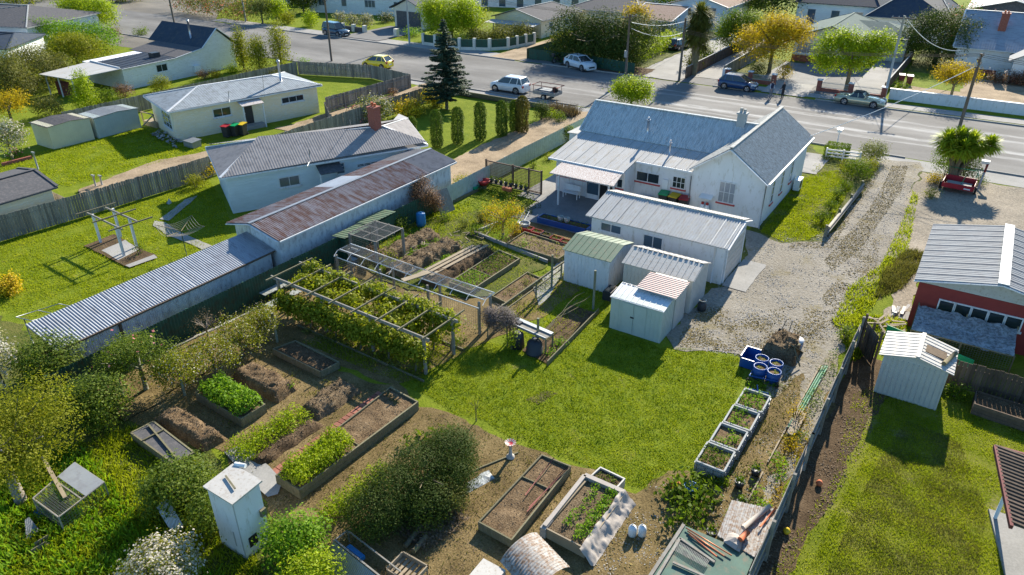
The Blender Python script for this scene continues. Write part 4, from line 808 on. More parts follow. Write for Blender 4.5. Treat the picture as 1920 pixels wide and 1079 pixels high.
# sheds: ribbed walls
def shed(name, label, x0, y0, x1, y1, ze, zr, yr, wall, roof, pr=.3, doors=None, ov=.1, vents=False, ribm=None, wp=.2, group=None, gable='y'):
    """ridge runs along x at y=yr"""
    t = T(name, label, 'shed', ((x0 + x1) / 2, (y0 + y1) / 2, 0), group=group)
    w = MB().xprism([(y0, 0), (y1, 0), (y1, ze), (yr, zr), (y0, ze)], x0, x1)
    for x in np.arange(x0 + wp, x1 - .02, wp): w.box(x - .02, y0 - .014, .02, x + .02, y0, ze - .02)
    for y in np.arange(y0 + wp, y1 - .02, wp): w.box(x1, y - .02, .02, x1 + .014, y + .02, ze - .02)
    P(w, 'wall', wall, t); r = MB()
    for a, b, za, zb in ((y0 - ov, yr, ze - .02, zr + .03), (y1 + ov, yr, ze - .02, zr + .03)):
        f = [(x0 - ov, a, za), (x1 + ov, a, za), (x1 + ov, b, zb), (x0 - ov, b, zb)]; r.slab(f, .03); ribs(r, f, U, pr, .022, .03)
    ro = P(r, 'roof', roof, t)
    if vents:
        v = MB(); x = x0
        while x < x1: v.box(x, yr - .09, zr - .01, x + pr * .6, yr - .06, zr + .045); x += pr * .9
        P(v, 'ridge_vent', 'darkplastic', ro)
    if doors:
        for k in range(doors[1]):
            a = doors[0] + k * doors[2]; d = P(MB().box(a + .01, y0 - .035, .05, a + doors[2] - .01, y0 - .015, ze - .12).box(a + .02, y0 - .045, .08, a + .06, y0 - .036, ze - .15), 'door', wall, t)
            if k == 0: P(MB().box(a + doors[2] - .14, y0 - .06, ze * .52, a + doors[2] + .04, y0 - .036, ze * .56), 'latch', 'darkplastic', d)
    return t
shed('green_roofed_shed', 'white shed with a green ribbed roof standing against the garage', -16.15, 29.9, -13.55, 32.5, 1.9, 2.2, 31.3, 'white', 'greenroof', .33)
shed('garden_shed', 'warm grey metal shed with a pale arched ridge roof behind the two smaller ones', -12.9, 30.2, -9.3, 32.4, 1.88, 2.28, 31.4, 'shedwarm', 'offwhite', .3, vents=True)
shed('garden_shed', 'low grey-green metal shed with double doors facing the lawn', -12.0, 26.95, -9.45, 28.35, 1.72, 1.86, 28.2, 'shedgrey', 'white', .28, doors=(-11.45, 2, .62), vents=True, ov=.05)
t = T('garden_shed', 'small metal shed with a pink-ribbed roof squeezed between the other two', 'shed', (-10.2, 29, 0))
w = MB().xprism([(28.4, 0), (29.75, 0), (29.75, 2.02), (28.4, 1.98)], -11.0, -9.4)
for y in np.arange(28.55, 29.7, .2): w.box(-9.4, y - .02, .02, -9.386, y + .02, 1.95)
P(w, 'wall', 'shedwarm', t)
f = [(-11.2, 27.85, 2.02), (-9.2, 27.75, 2.02), (-9.2, 29.45, 2.1), (-11.2, 29.5, 2.1)]; ro = P(MB().slab(f, .03), 'roof', 'offwhite', t); P(ribs(MB(), f, V_, .16, .02, .05), 'rib', 'pinkribs', ro)
t = T('gas_bottle', 'dark grey gas bottle beside the warm grey shed corner', 'gas bottle', (-8.9, 30.9, 0)); P(MB().lathe(-8.9, 30.9, [(0, .01), (.2, .02), (.22, .12), (.22, .4), (.12, .52), (0, .55)], 14), 'body', 'darkplastic', t); P(MB().lathe(-8.9, 30.9, [(.17, .55), (.19, .56), (.19, .6), (.15, .6)], 14), 'collar', 'ibc', t)
t = T('rubbish_bin', 'low black bin of oddments between the green-roofed and warm grey sheds', 'bin', (-13.3, 29.9, 0)); P(MB().box(-13.5, 29.2, 0, -13.05, 30.0, .5), 'body', 'darkplastic', t); P(MB().box(-13.4, 29.3, .5, -13.2, 29.6, .56).box(-13.3, 29.6, .5, -13.12, 29.9, .6), 'contents', 'chips', t)
# ============================================================ left lot
t = T('long_shed', 'long low lean-to shed with a corrugated zinc roof and a red-brown end wall', 'shed', (-30.5, 16.3, 0))
P(MB().yprism([(-31.2, 0), (-29.45, 0), (-29.45, 1.52), (-31.2, 1.98)], 10.85, 21.85), 'end_wall', 'redbrown', t)
w = MB(); corr(w, [(-29.42, 10.86, .02), (-29.42, 21.85, .02), (-29.42, 21.85, 1.52), (-29.42, 10.86, 1.52)], V_, .1, .015, .02); P(w, 'sheet_wall', 'rustwall', t)
r = MB(); ye = [10.6, 13.9, 17.2, 22.0]
for k in range(3):
    f = [(-29.3, ye[k] + .0, 1.5 + .012 * (k % 2)), (-29.3, ye[k + 1] + .04, 1.5 + .012 * (k % 2)), (-31.45, ye[k + 1] + .04, 2.06 + .012 * (k % 2)), (-31.45, ye[k], 2.06 + .012 * (k % 2))]; corr(r, f, V_, .13, .02, .03)
r.slab([(-29.3, 10.6, 1.5), (-29.3, 22.0, 1.5), (-31.45, 22.0, 2.06), (-31.45, 10.6, 2.06)], .04); P(r, 'roof', 'roofzinc', t)
P(MB().beam((-29.24, 10.6, 1.5), (-29.24, 22, 1.5), .06, .08).box(-29.4, 13.3, 0, -29.3, 13.4, 1.5), 'gutter', 'fencebrown', t)
t = T('rusty_roofed_shed', 'long white-walled shed with a rusting ridged iron roof', 'shed', (-30.6, 29.5, 0))
P(MB().yprism([(-32.4, 0), (-28.85, 0), (-28.85, 2.28), (-30.75, 2.72), (-32.4, 2.36)], 22.1, 36.8), 'wall', 'rustwall', t)
for nm_, ya, yb, m in (('roof', 21.85, 28.3, 'roofrust'), ('roof', 28.3, 34.2, 'roofrust'), ('roof', 34.2, 37.1, 'roofpurple')):
    r = MB()
    for x, z in ((-28.6, 2.3), (-32.75, 2.36)):
        if x < -30 and ya == 28.3: ya2 = 30.6
        else: ya2 = ya
        f = [(x, ya2, z), (x, yb + .02, z), (-30.75, yb + .02, 2.78), (-30.75, ya2, 2.78)]; corr(r, f, V_, .13, .02, .025 + (.01 if ya > 28 else 0)); r.slab(f, .03)
    ro = P(r, nm_, m, t)
r = MB(); f = [(-32.75, 28.3, 2.36), (-32.75, 30.65, 2.36), (-30.75, 30.65, 2.78), (-30.75, 28.3, 2.78)]; corr(r, f, V_, .13, .02, .04); r.slab(f, .03); P(r, 'skylight_sheet', 'roofclear', t)
P(MB().beam((-30.75, 21.8, 2.83), (-30.75, 37.15, 2.83), .2, .04), 'ridge_cap', 'steel', t)
P(MB().beam((-28.6, 21.83, 2.26), (-30.75, 21.83, 2.74), .04, .14, (0, 1, 0)).beam((-32.75, 21.83, 2.3), (-30.75, 21.83, 2.74), .04, .14, (0, 1, 0)).beam((-28.56, 21.9, 2.24), (-28.56, 37.1, 2.24), .09, .09), 'bargeboard', 'white', t)
# blue-walled neighbour house with hip roof
t = T('hip_roofed_house', 'pale blue weatherboard house under a ribbed purple-grey hip roof with a brick chimney', 'house', (-38, 34, 0))
E4 = [(-38.4, 25.8), (-31.9, 38.2), (-37.6, 42.7), (-44.5, 29.3)]
W4, ro = pitched(t, E4, [(-39.7, 30.1), (-34.9, 37.0)], 2.6, 3.75, 'paleblue', 'roofpurple', .4, pitch=.17)
a, b = Vector((*W4[0], 0)), Vector((*W4[1], 0)); u = (b - a).normalized(); n = Vector((u.y, -u.x, 0)); L = (b - a).length
def onw(px, py): # distance along and height on that wall
    best = None
    for k in range(400):
        q = a + u * L * k / 400; d = ray(px, py); tt = q.y / d[1]; e = abs(d[0] * tt - q.x)
        if best is None or e < best[0]: best = (e, L * k / 400, HC + d[2] * tt)
    return best[1:]
def wwin(p0, p1, nx=2, ny=1, **k):
    s0, z0 = onw(*p0); s1, z1 = onw(*p1); window(t, a + u * s0 + Vector((0, 0, min(z0, z1))), u, n, abs(s1 - s0), abs(z1 - z0), nx, ny, **k)
wwin((525, 352), (560, 328), 2, 1, pane='glassb'); wwin((632, 327), (645, 305), 1, 3, pane='glassb'); wwin((670, 314), (720, 300), 4, 2)
s0, z0 = onw(592, 312); q = a + u * s0
P(MB().slab([q + Vector((0, 0, 2.3)), q + u * 1.6 + Vector((0, 0, 2.3)), q + u * 1.6 + n * 1.0 + Vector((0, 0, 1.95)), q + n * 1.0 + Vector((0, 0, 1.95))], .04), 'porch_roof', 'roofslate', t)
P(MB().beam(q + n * .95, q + n * .95 + Vector((0, 0, 1.95)), .08, .08).beam(q + u * .1 + n * .9 + Vector((0, 0, .6)), q + u * 1.6 + n * .9 + Vector((0, 0, .6)), .04, 1.1), 'porch_wall', 'whitewall', t)
chimney(t, *G(704, 243, 3.6), 3.0, 5.1, .62, .62, 'brick')
P(MB().tube([G3(576, 312, 2.75), G3(582, 300, 3.0), G3(579, 280, 3.7)], .035, 6).tube([G3(658, 236, 3.6), G3(656, 225, 5.0)], .015, 5), 'vent_pipe', 'steel', t)
P(MB().prism([G(735, 232, 2.6), G(748, 217, 2.6), G(766, 225, 2.6), G(758, 232, 2.6)], 2.3, 2.75), 'flat_porch_roof', 'roofwhite', t)
# cream neighbour house
t = T('cream_house', 'cream weatherboard house with a blue-grey hip roof and a small back porch', 'house', (-56.5, 40.5, 0))
E4 = [(-55.1, 33.5), (-51.7, 47.2), (-58.9, 49.1), (-61.8, 35.7)]
W4, ro = pitched(t, E4, [(-57.3, 38.2), (-55.4, 44.6)], 2.6, 3.5, 'cream', 'roofh1', .4, pitch=.2)
a, b = Vector((*W4[0], 0)), Vector((*W4[1], 0)); u = (b - a).normalized(); n = Vector((u.y, -u.x, 0)); L = (b - a).length
wwin((401, 221), (431, 200)); wwin((529, 195), (568, 177), 3, 1)
s0, z0 = onw(462, 240); q = a + u * s0; door(t, q + Vector((0, 0, .3)), u, n, .8, 1.8, 'darkplastic')
P(MB().slab([q - u * .5 + Vector((0, 0, 2.45)), q + u * 1.5 + Vector((0, 0, 2.45)), q + u * 1.5 + n * 1.1 + Vector((0, 0, 2.15)), q - u * .5 + n * 1.1 + Vector((0, 0, 2.15))], .05), 'porch_roof', 'roofspeck', t)
for s in (-.4, 1.4): P(MB().beam(q + u * s + n * 1.0, q + u * s + n * 1.0 + Vector((0, 0, 2.15)), .09, .09), 'porch_post', 'white', t)
P(MB().beam(q - u * .5 + n * .5 + Vector((0, 0, .14)), q + u * 1.5 + n * .5 + Vector((0, 0, .14)), 1.0, .26), 'step', 'path', t)
a, b = Vector((*W4[3], 0)), Vector((*W4[0], 0)); u = (b - a).normalized(); n = Vector((u.y, -u.x, 0)); window(t, a + u * 3.2 + Vector((0, 0, .8)), u, n, 2.4, 1.3, 3, 3, pane='glassb')
flue(t, *G(526, 148, 3.4), 3.2, 4.9, .1); P(MB().tube([G3(496, 182, 3.0), G3(492, 142, 5.0)], .015, 5).tube([G3(430, 192, 2.8), G3(428, 172, 3.6)], .03, 5), 'aerial', 'steel', t)
for i, (px, l, lab) in enumerate(((427, 'binred', 'red-lidded bin by the cream house porch'), (443, 'bingreen', 'green-lidded bin by the cream house porch'), (457, 'binyellow', 'yellow-lidded bin nearest the cream house porch'))): wheelie(*G(px, 258 - i * 2), l, lab, .25)
t = T('gas_locker', 'flat grey storage box on the ground at the corner of the cream house', 'storage box', (*G(362, 275), 0)); x, y = G(362, 275); P(MB().box(x - .6, y - .4, 0, x + .6, y + .4, .5), 'body', 'steel', t); P(MB().slab([(x - .66, y - .46, .52), (x + .66, y - .46, .52), (x + .66, y + .46, .6), (x - .66, y + .46, .6)], .06), 'lid', 'steel', t)
shed('cream_shed', 'cream metal shed with a grey shingled top beside the green-grey shed', -64.4, 27.2, -61.8, 30.6, 1.85, 1.95, 29, 'creamshed', 'roofslate', .3)
bpy.data.objects['cream_shed'].rotation_euler = (0, 0, 0)
shed('lean_shed', 'pale green-grey metal shed with white sheets on top next to the cream shed', -64.0, 30.9, -61.7, 34.8, 1.75, 1.85, 33, 'shedgrey', 'roofpale', .3)
t = T('sun_deck', 'timber landing with a handrail at the end of the cream house', 'deck', (-61.3, 36.2, 0)); P(MB().box(-62.3, 35.4, 0, -60.4, 37.2, .42), 'platform', 'woodpale', t)
P(MB().beam((-62.3, 35.4, 1.2), (-60.4, 35.4, 1.2), .08, .08).box(-62.3, 35.36, .4, -62.22, 35.44, 1.2).box(-60.5, 35.36, .4, -60.42, 35.44, 1.2).beam((-60.4, 35.4, 1.2), (-60.4, 34.2, .5), .08, .08), 'handrail', 'woodpale', t)
t = T('slate_roofed_shed', 'low grey building with a dark slate roof cut by the left picture edge', 'shed', (-50, 18, 0))
pitched(t, [(-52.9, 13.5), (-47.3, 13.5), (-47.3, 20.3), (-52.9, 20.7)][0:0] or [(-47.2, 12.5), (-47.2, 20.3), (-52.9, 20.7), (-52.9, 12.9)], [(-50, 12.7), (-50, 20.5)], 2.0, 2.5, 'cream', 'roofslate', .3, ('gable', 'gable'), corru=False, trim='roofslate')
# white house with dark roof
t = T('white_saltbox_house', 'white weatherboard house with a steep dark roof, long rear extension and verandah', 'house', (-79, 49, 0))
P(MB().add([(-76, y, z) for y, z in ((42.3, 0), (56.4, 0), (56.4, 2.75), (54.3, 4.55), (52.1, 2.8), (48.6, 2.3), (42.3, 2.15))] + [(-83.5, y, z) for y, z in ((42.3, 0), (56.4, 0), (56.4, 2.75), (54.3, 4.55), (52.1, 2.8), (48.6, 2.3), (42.3, 2.15))], [(0, 1, 2, 3, 4, 5, 6), (13, 12, 11, 10, 9, 8, 7)] + [(i, 7 + i, 7 + (i + 1) % 7, (i + 1) % 7) for i in range(7)]), 'wall', 'whitewall', t)
P(MB().slab([(-75.8, 54.3, 4.72), (-86, 54.3, 4.72), (-86, 52.0, 2.85), (-75.8, 52.0, 2.85)], .06).slab([(-75.8, 54.3, 4.72), (-86, 54.3, 4.72), (-86, 56.8, 2.75), (-75.8, 56.8, 2.75)], .06), 'ridge_roof', 'roofdark', t)
P(MB().slab([(-75.8, 52.0, 2.86), (-84.5, 52.0, 2.86), (-84.5, 48.5, 2.36), (-75.8, 48.5, 2.36)], .05), 'lean_roof', 'roofslate', t)
r = MB(); f = [(-75.8, 48.45, 2.36), (-81.5, 48.45, 2.36), (-81.5, 42.2, 2.22), (-75.8, 42.2, 2.22)]; r.slab(f, .05); ribs(r, f, V_, .5, .03, .04); P(r, 'flat_roof', 'roofdark', t)
P(MB().slab([(-75.8, 42.15, 2.26), (-81.5, 42.15, 2.4), (-81.0, 36.4, 2.12), (-76.3, 37.0, 2.05)], .06), 'verandah_roof', 'roofwhite', t)
for x, y in ((-80.6, 36.8), (-78.6, 37.0), (-76.6, 37.3)): P(MB().box(x - .05, y - .05, 0, x + .05, y + .05, 2.05), 'verandah_post', 'white', t)
P(MB().box(-80.3, 37.4, 0, -78.7, 38.0, 1.3), 'verandah_screen', 'redbrown', t)
P(MB().beam((-75.75, 54.3, 4.7), (-75.75, 52.0, 2.83), .05, .16, (1, 0, 0)).beam((-75.75, 54.3, 4.7), (-75.75, 56.8, 2.73), .05, .16, (1, 0, 0)).beam((-75.75, 52.0, 2.83), (-75.75, 48.5, 2.32), .05, .14, (1, 0, 0)).beam((-75.75, 48.5, 2.3), (-75.75, 42.15, 2.18), .05, .12, (1, 0, 0)).beam((-76, 42.1, 2.3), (-81.4, 42.1, 2.46), .1, .12), 'bargeboard', 'white', t)
window(t, (-76, 46.1, 1.15), V_, (1, 0, 0), 1.3, .75, 2, 1)
flue(t, -78.8, 52.9, 3.4, 5.4, .1); P(MB().box(-78.4, 47.0, 2.3, -77.6, 47.9, 2.85), 'roof_cooler', 'darkplastic', t)
P(MB().box(-75.98, 50.5, .4, -75.6, 51.3, 1.1), 'heat_pump', 'whitepl', t)
# ============================================================ fences
fence([(-46.6, 15.0), (-46.0, 22), (-45.6, 30)], 1.55, 'tall grey paling fence along the top of the rose pergola lawn', post=2.4)
fence([(-45.7, 30.2), (-46.2, 45), (-46.2, 59.5)], 1.5, 'grey paling fence behind the hip-roofed house, beside the garden of yellow flowers', post=2.6)
fence([(-51.6, 47.3), (-51.4, 59.0)], 1.45, 'paling fence along the narrow lane east of the cream house', side=-1)
fence([(-51.4, 59.2), (-58, 60.4), (-66.4, 57.4)], 1.5, 'paling fence between the cream house lawn and the street, near the yellow car', side=-1)
fence([(-66.4, 57.2), (-66.6, 45), (-66.8, 31)], 1.5, 'paling fence between the white saltbox house and the cream house', side=-1)
fence([(-51.5, 47), (-48, 44.3)], 1.1, 'short paling fence with a gate across the lane beside the cream house')
fence([(-52.8, 21.0), (-47.1, 20.6)], 1.1, 'low plank fence at the back of the slate-roofed shed')
fence([(-27.95, 9.5), (-27.85, 22), (-27.75, 33.6)], 1.45, 'long dark green sheet fence behind the long shed and fruit trees', m='greenfence', sheet_=True, pw=.16, post=3.2, name='sheet_fence', rails=False)
fence([(-27.7, 33.7), (-28.0, 45), (-28.1, 59.8)], 1.35, 'pale green sheet fence between the drive and the white hall', m='fencepale', sheet_=True, pw=.3, post=3, name='sheet_fence', rails=False)
fence([(-2.0, 12.5), (-1.95, 22), (-1.9, 31.4)], 1.45, 'tall board fence splitting the garden path from the yard lawn', m='fencewood', side=-1, post=2.2, pw=.9, gap=.012, hpost=.25)
fence([(-1.8, 31.5), (-1.0, 30.3)], 1.5, 'short brown paling fence left of the ridged grey shed', m='fencebrown', post=.6, hpost=.3)
fence([(1.9, 30.5), (12, 30.7)], 1.3, 'brown paling fence behind the black raised bed', m='fencebrown')
t = T('log_fence', 'low driveway fence of weathered logs beside the bright lawn', 'fence', (-5.5, 48, 0)); rr = MB()
for k in range(4): rr.tube([(-5.75 + .09 * (k % 2), 43.2 + .1 * k, .16 + .14 * k), (-5.35 + .09 * (k % 2), 52.6, .16 + .14 * k)], [.08, .075], 8)
P(rr, 'rail', 'pergolagrey', t)
for y in (43.3, 46.4, 49.5, 52.6): P(MB().cyl(-5.75 + (y - 43.2) * .042, y, 0, .8, .08, 8), 'post', 'postgreen', t)
t = T('retaining_wall', 'low dark timber wall at the back of the lawn by the street', 'wall', (-39, 59.6, 0)); w = MB()
for k in range(3): w.box(-46, 59.5, .02 + k * .17, -32.3, 59.62, .17 + k * .17)
P(w, 'sleepers', 'wood', t)
t = T('lattice_screen', 'brown lattice screen above the row of potted plants', 'trellis', (-25.9, 40, 0)); la = MB()
for k in range(44):
    x = -28.1 + k * .104; la.box(x - .012, 39.985, .15, x + .012, 40.0, 1.6)
for k in range(14): la.box(-28.2, 40.0, .18 + k * .108, -23.6, 40.015, .205 + k * .108)
P(la, 'lattice', 'trelliswood', t); fr = MB()
fr.box(-28.2, 39.96, 1.6, -23.6, 40.04, 1.68).box(-28.2, 39.96, .08, -23.6, 40.04, .15); P(fr, 'frame', 'trelliswood', t)
for x in (-28.15, -25.9, -24.6, -23.6): P(MB().box(x - .05, 39.94, 0, x + .05, 40.06, 1.75), 'post', 'trelliswood', t)
# ============================================================ vegetable beds
Bq = lambda a, b, c, d: [a, b, c, d]
b1 = bed([(-23.5, 16.7), (-20.45, 16.6), (-20.3, 17.55), (-23.2, 17.7)], .34, 'small raised bed of dark bare soil nearest the grape pergola', 'earth', seed=2)
b2 = bed([(-23.5, 12.75), (-20.6, 12.65), (-20.55, 13.75), (-23.45, 14.0)], .42, 'raised bed overflowing with glossy leafy greens', 'soil', seed=3)
clumps('leafy_greens', gridpts([(-23.35, 12.9), (-20.75, 12.8), (-20.7, 13.6), (-23.3, 13.85)], 11, 4, .1, 1), .62, .3, 'g_bright', 'dense glossy leafy greens filling the left raised bed', 'vegetables', .12, 90, 1, z=.36)
lb = bed([(-17.05, 11.3), (-15.85, 11.25), (-15.6, 17.15), (-17.15, 17.3)], .42, 'longest raised bed, half bright greens and half bare soil', 'soil', seed=4, divs=(.47,), wt=.06)
clumps('tall_greens', gridpts([(-16.95, 11.45), (-15.95, 11.4), (-15.85, 13.9), (-16.95, 13.95)], 5, 11, .08, 2), .66, .26, 'g_lime', 'tall feathery bright greens in the near half of the longest bed', 'vegetables', .085, 120, 2, z=.33)
clumps('seedling_rows', [(-17.0 + .1 * k, 16.9 - .03 * k) for k in range(9)], .2, .12, 'g_dark', 'dark seedlings at the far end of the longest bed', 'vegetables', .06, 14, 3, z=.35)
heap([(-23.6, 14.4), (-20.6, 14.3), (-20.6, 15.5), (-23.6, 15.7)], .46, 'soil', 'earth mound beyond the leafy greens bed', seed=2)
heap([(-23.7, 10.9), (-20.6, 10.9), (-20.5, 11.9), (-23.6, 12.0)], .4, 'soil', 'earth mound below the leafy greens bed', seed=3)
clumps('weed_tuft', [(-20.85, 15.3)], .25, .2, 'g_bright', 'small green weed on the corner of the earth mound', 'weed', .07, 50, 4, z=.2)
heap([(-19.6, 14.6), (-18.4, 14.5), (-18.3, 16.8), (-19.6, 16.9)], .33, 'straw', 'narrow straw-topped mound left of the brick path', seed=5)
heap([(-18.9, 11.5), (-18.15, 11.5), (-18.0, 14.4), (-18.8, 14.4)], .2, 'earth', 'dark crumbly soil strip beside the lower greens', seed=6)
clumps('leafy_greens', gridpts([(-19.9, 11.3), (-18.9, 11.3), (-18.7, 14.3), (-19.5, 14.4)], 3, 9, .1, 5), .6, .38, 'g_lime', 'long clump of pale green leafy plants beside the dark soil strip', 'vegetables', .085, 120, 5, z=.03)
clumps('tall_greens', gridpts([(-14.8, 10.9), (-14.0, 10.9), (-13.8, 13.6), (-14.5, 13.7)], 3, 8, .1, 6), .7, .34, 'g_lime', 'bright feathery greens along the left side of the big dark bush', 'vegetables', .08, 110, 6, z=.02)
clumps('rhubarb', [(-14.45, 15.8), (-14.15, 16.2), (-13.9, 16.6), (-14.6, 15.4), (-14.0, 15.9)], .45, .33, 'g_mid', 'broad-leaved dark green plants above the big dark bush', 'vegetables', .2, 18, 7)
pv = MB()
for k in range(26):
    pv.beam((-17.75, 11.2 + k * .235, .035), (-17.2, 11.2 + k * .235, .035), .2, .045)
S(pv, 'brick_path', 'brickpath', 'narrow brick path between the mounds and the longest bed', 'path')
b3 = bed([(-10.0, 13.45), (-8.72, 13.4), (-8.78, 17.3), (-9.92, 17.25)], .36, 'raised bed of dry bare soil with a divided top end and rusty rods', 'soil', seed=7, divs=(.66,), wt=.05)
t = T('rusty_rods', 'thin rusty rods laid over the divided bare bed', 'rods', (-9.3, 16, 0)); P(MB().tube([(-9.35, 15.2, .4), (-9.45, 17.3, .42)], .018, 6).tube([(-8.95, 14.8, .4), (-8.75, 17.2, .42)], .018, 6).tube([(-8.9, 14.6, .42), (-8.86, 17.0, .4)], .015, 6), 'rod', 'redbrown', t)
b4 = bed([(-8.05, 14.35), (-6.62, 14.3), (-6.6, 17.0), (-7.95, 17.1)], .42, 'cloth-edged raised bed of strawberries beside two white jugs', 'straw', m='woodpale', seed=8)
clumps('strawberry_plants', gridpts([(-7.75, 14.6), (-7.25, 14.6), (-7.2, 16.9), (-7.7, 16.9)], 1, 7, .1, 8) + gridpts([(-7.1, 14.5), (-6.85, 14.5), (-6.8, 16.9), (-7.05, 16.9)], 2, 9, .07, 9), .26, .2, 'g_bright', 'two rows of leafy strawberries in the cloth-edged bed', 'vegetables', .085, 40, 8, z=.36)
bed([(-7.95, 17.15), (-6.95, 17.1), (-6.9, 17.75), (-7.85, 17.8)], .38, 'small pale box bed joined to the top of the strawberry bed', 'earth', m='offwhite', seed=9)
clumps('lettuces', gridpts([(-7.8, 17.25), (-7.1, 17.2), (-7.05, 17.6), (-7.75, 17.65)], 4, 2, .05, 3), .14, .13, 'g_mid', 'young lettuces in the small pale box bed', 'vegetables', .07, 18, 9, z=.3)
cl = MB(); vs = []; nU, nV = 60, 10
for i in range(nU + 1):
    y = 14.1 + (17.15 - 14.1) * i / nU
    for j in range(nV + 1):
        q = j / nV; x = -6.72 + .52 * q + .09 * noise.noise(Vector((y * 2, q * 2, 4))); z = .5 - .47 * max(0, q - .15) ** .8 * 1.15 + .10 * noise.noise(Vector((y * 2.6, q * 3, 1))) + .05 * noise.noise(Vector((y * 7, q * 5, 2)))
        vs.append((x, y + .06 * noise.noise(Vector((y * 3, q * 3, 9))), max(.03, z)))
cl.add(vs, [(i * (nV + 1) + j, i * (nV + 1) + j + 1, (i + 1) * (nV + 1) + j + 1, (i + 1) * (nV + 1) + j) for i in range(nU) for j in range(nV)], True)
cl.box(-8.16, 14.35, .3, -8.02, 17.05, .5).box(-8.1, 16.98, .36, -6.6, 17.16, .5).box(-8.2, 14.25, .05, -8.0, 14.75, .44)
S(cl, 'frost_cloth', 'cloth', 'crumpled cream cloth folded back along the strawberry bed', 'cloth')
for k, (px, py) in enumerate(((1185, 1004), (1203, 1004))):
    x, y = G(px, py); t = T('plastic_jug', ('left' if k == 0 else 'right') + ' one of two white plastic jugs standing on the path', 'jug', (x, y, 0), group='white jugs')
    P(MB().lathe(x, y, [(0, .01), (.12, .01), (.14, .05), (.14, .3), (.11, .38), (.04, .42), (0, .42)], 14), 'body', 'whitepl', t); P(MB().cyl(x, y, .41, .46, .035, 8), 'cap', 'offwhite', t)
    P(MB().tube([(x - .08, y, .4), (x - .02, y + .02, .47), (x + .07, y, .4)], .015, 6), 'handle', 'whitepl', t)
# strip garden beside the fruit bush: edging, grey sheet, bird bath
t = T('bird_bath', 'flower-shaped red and white bird bath on a pale pedestal', 'bird bath', (*G(957, 858), 0)); x, y = G(957, 858)
P(MB().lathe(x, y, [(.16, 0), (.16, .06), (.08, .12), (.055, .35), (.07, .6), (.12, .66)], 16), 'pedestal', 'offwhite', t)
pt = MB()
for k in range(12):
    a = k * pi / 6; pt.add([(x + cos(a - .2) * .1, y + sin(a - .2) * .1, .67), (x + cos(a + .2) * .1, y + sin(a + .2) * .1, .67), (x + cos(a + .16) * .19, y + sin(a + .16) * .19, .71), (x + cos(a) * .22, y + sin(a) * .22, .72), (x + cos(a - .16) * .19, y + sin(a - .16) * .19, .71)], [(0, 1, 2, 3, 4)])
P(pt, 'petal_rim', 'offwhite', t); P(MB().lathe(x, y, [(0, .66), (.13, .67), (.17, .7), (.2, .7)], 16), 'bowl', 'binred', t)
w = MB()
for a, b in (((-12.6, 13.2), (-11.6, 15.8)), ((-11.6, 15.8), (-10.9, 17.2))): w.beam((*a, .03), (*b, .03), .05, .06)
S(w, 'bed_edging', 'wood', 'thin timber edging along the narrow path by the bird bath', 'edging')
hs = MB().add(*earthgrid([(-12.3, 12.6), (-11.9, 12.5), (-10.9, 15.6), (-11.3, 15.9)], .02, .06, h=.07)); S(hs, 'plastic_sheet', 'tarp', 'grey plastic sheet beside the big dark bush', 'sheet')
shrub(*G(870, 880), .6, .28, 'g_lime', 'small lime green shrub between the bush and the bird bath', nl=500, size=.07, seed=5)
shrub(*G(735, 985), .5, .3, 'g_bright', 'low green plant on the near side of the grey sheet', nl=300, size=.07, seed=6)
# ============================================================ mid garden
bd = bed([(-20.75, 26.0), (-19.3, 25.9), (-19.2, 30.3), (-20.75, 30.6)], .34, 'divided raised bed of rows of young greens beyond the net tunnel', 'earth', seed=11, divs=(.42,), wt=.07)
clumps('seedling_rows', gridpts([(-20.65, 26.1), (-19.4, 26.0), (-19.35, 27.7), (-20.65, 27.8)], 6, 7, .03, 1), .2, .14, 'g_bright', 'low young greens in the nearer half of the divided bed', 'vegetables', .08, 18, 11, z=.28)
clumps('seedling_rows', gridpts([(-20.65, 28.0), (-19.35, 27.9), (-19.3, 30.2), (-20.65, 30.4)], 6, 10, .03, 2), .22, .14, 'g_mid', 'low young greens in the farther half of the divided bed', 'vegetables', .08, 18, 12, z=.28)
heap([(-22.5, 25.6), (-21.2, 25.4), (-21.0, 30.6), (-22.2, 30.9)], .36, 'earth', 'dark earth mound under the loose planks', seed=12)
t = T('planks', 'loose pale planks lying along the dark earth mound', 'planks', (-22.1, 28, 0))
for x, o in ((-22.6, 0), (-22.3, .2), (-21.95, .5)): P(MB().beam((x, 25.4 + o, .42), (x + .35, 30.2 + o, .4), .2, .05), 'plank', 'woodpale', t)
S(MB().beam((*G(963, 568 - 30, 1.9), 1.92), (*G(815, 528, 1.9), 1.92), .01, .01) and MB().beam((-20.4, 24.0, 1.9), (-20.9, 22.6, 1.9), .35, .04), 'plank', 'woodpale', 'short plank lying across the netting tunnel top', 'plank')
heap([(-24.8, 25.5), (-23.4, 25.3), (-23.0, 30.2), (-24.4, 30.4)], .45, 'straw', 'straw-mulched mound left of the planks', seed=13)
heap([(-26.6, 26.2), (-25.3, 26.0), (-24.9, 30.6), (-26.3, 30.9)], .42, 'straw', 'straw-mulched mound nearest the green garden cupboards', seed=14)
ck = MB()
for k in range(34):
    px, py = random.choice(((760, 500), (845, 455), (800, 480), (740, 515), (870, 425 + 20), (775, 470))); x, y = G(px + random.uniform(-22, 22), py + random.uniform(-14, 14), .35); a = random.uniform(0, 3)
    ck.beam((x, y, .38), (x + cos(a) * .4, y + sin(a) * .4, .42), .04, .04)
S(ck, 'broken_sticks', 'woodpale', 'pale broken sticks scattered over the mulched mounds', 'sticks', kind='stuff')
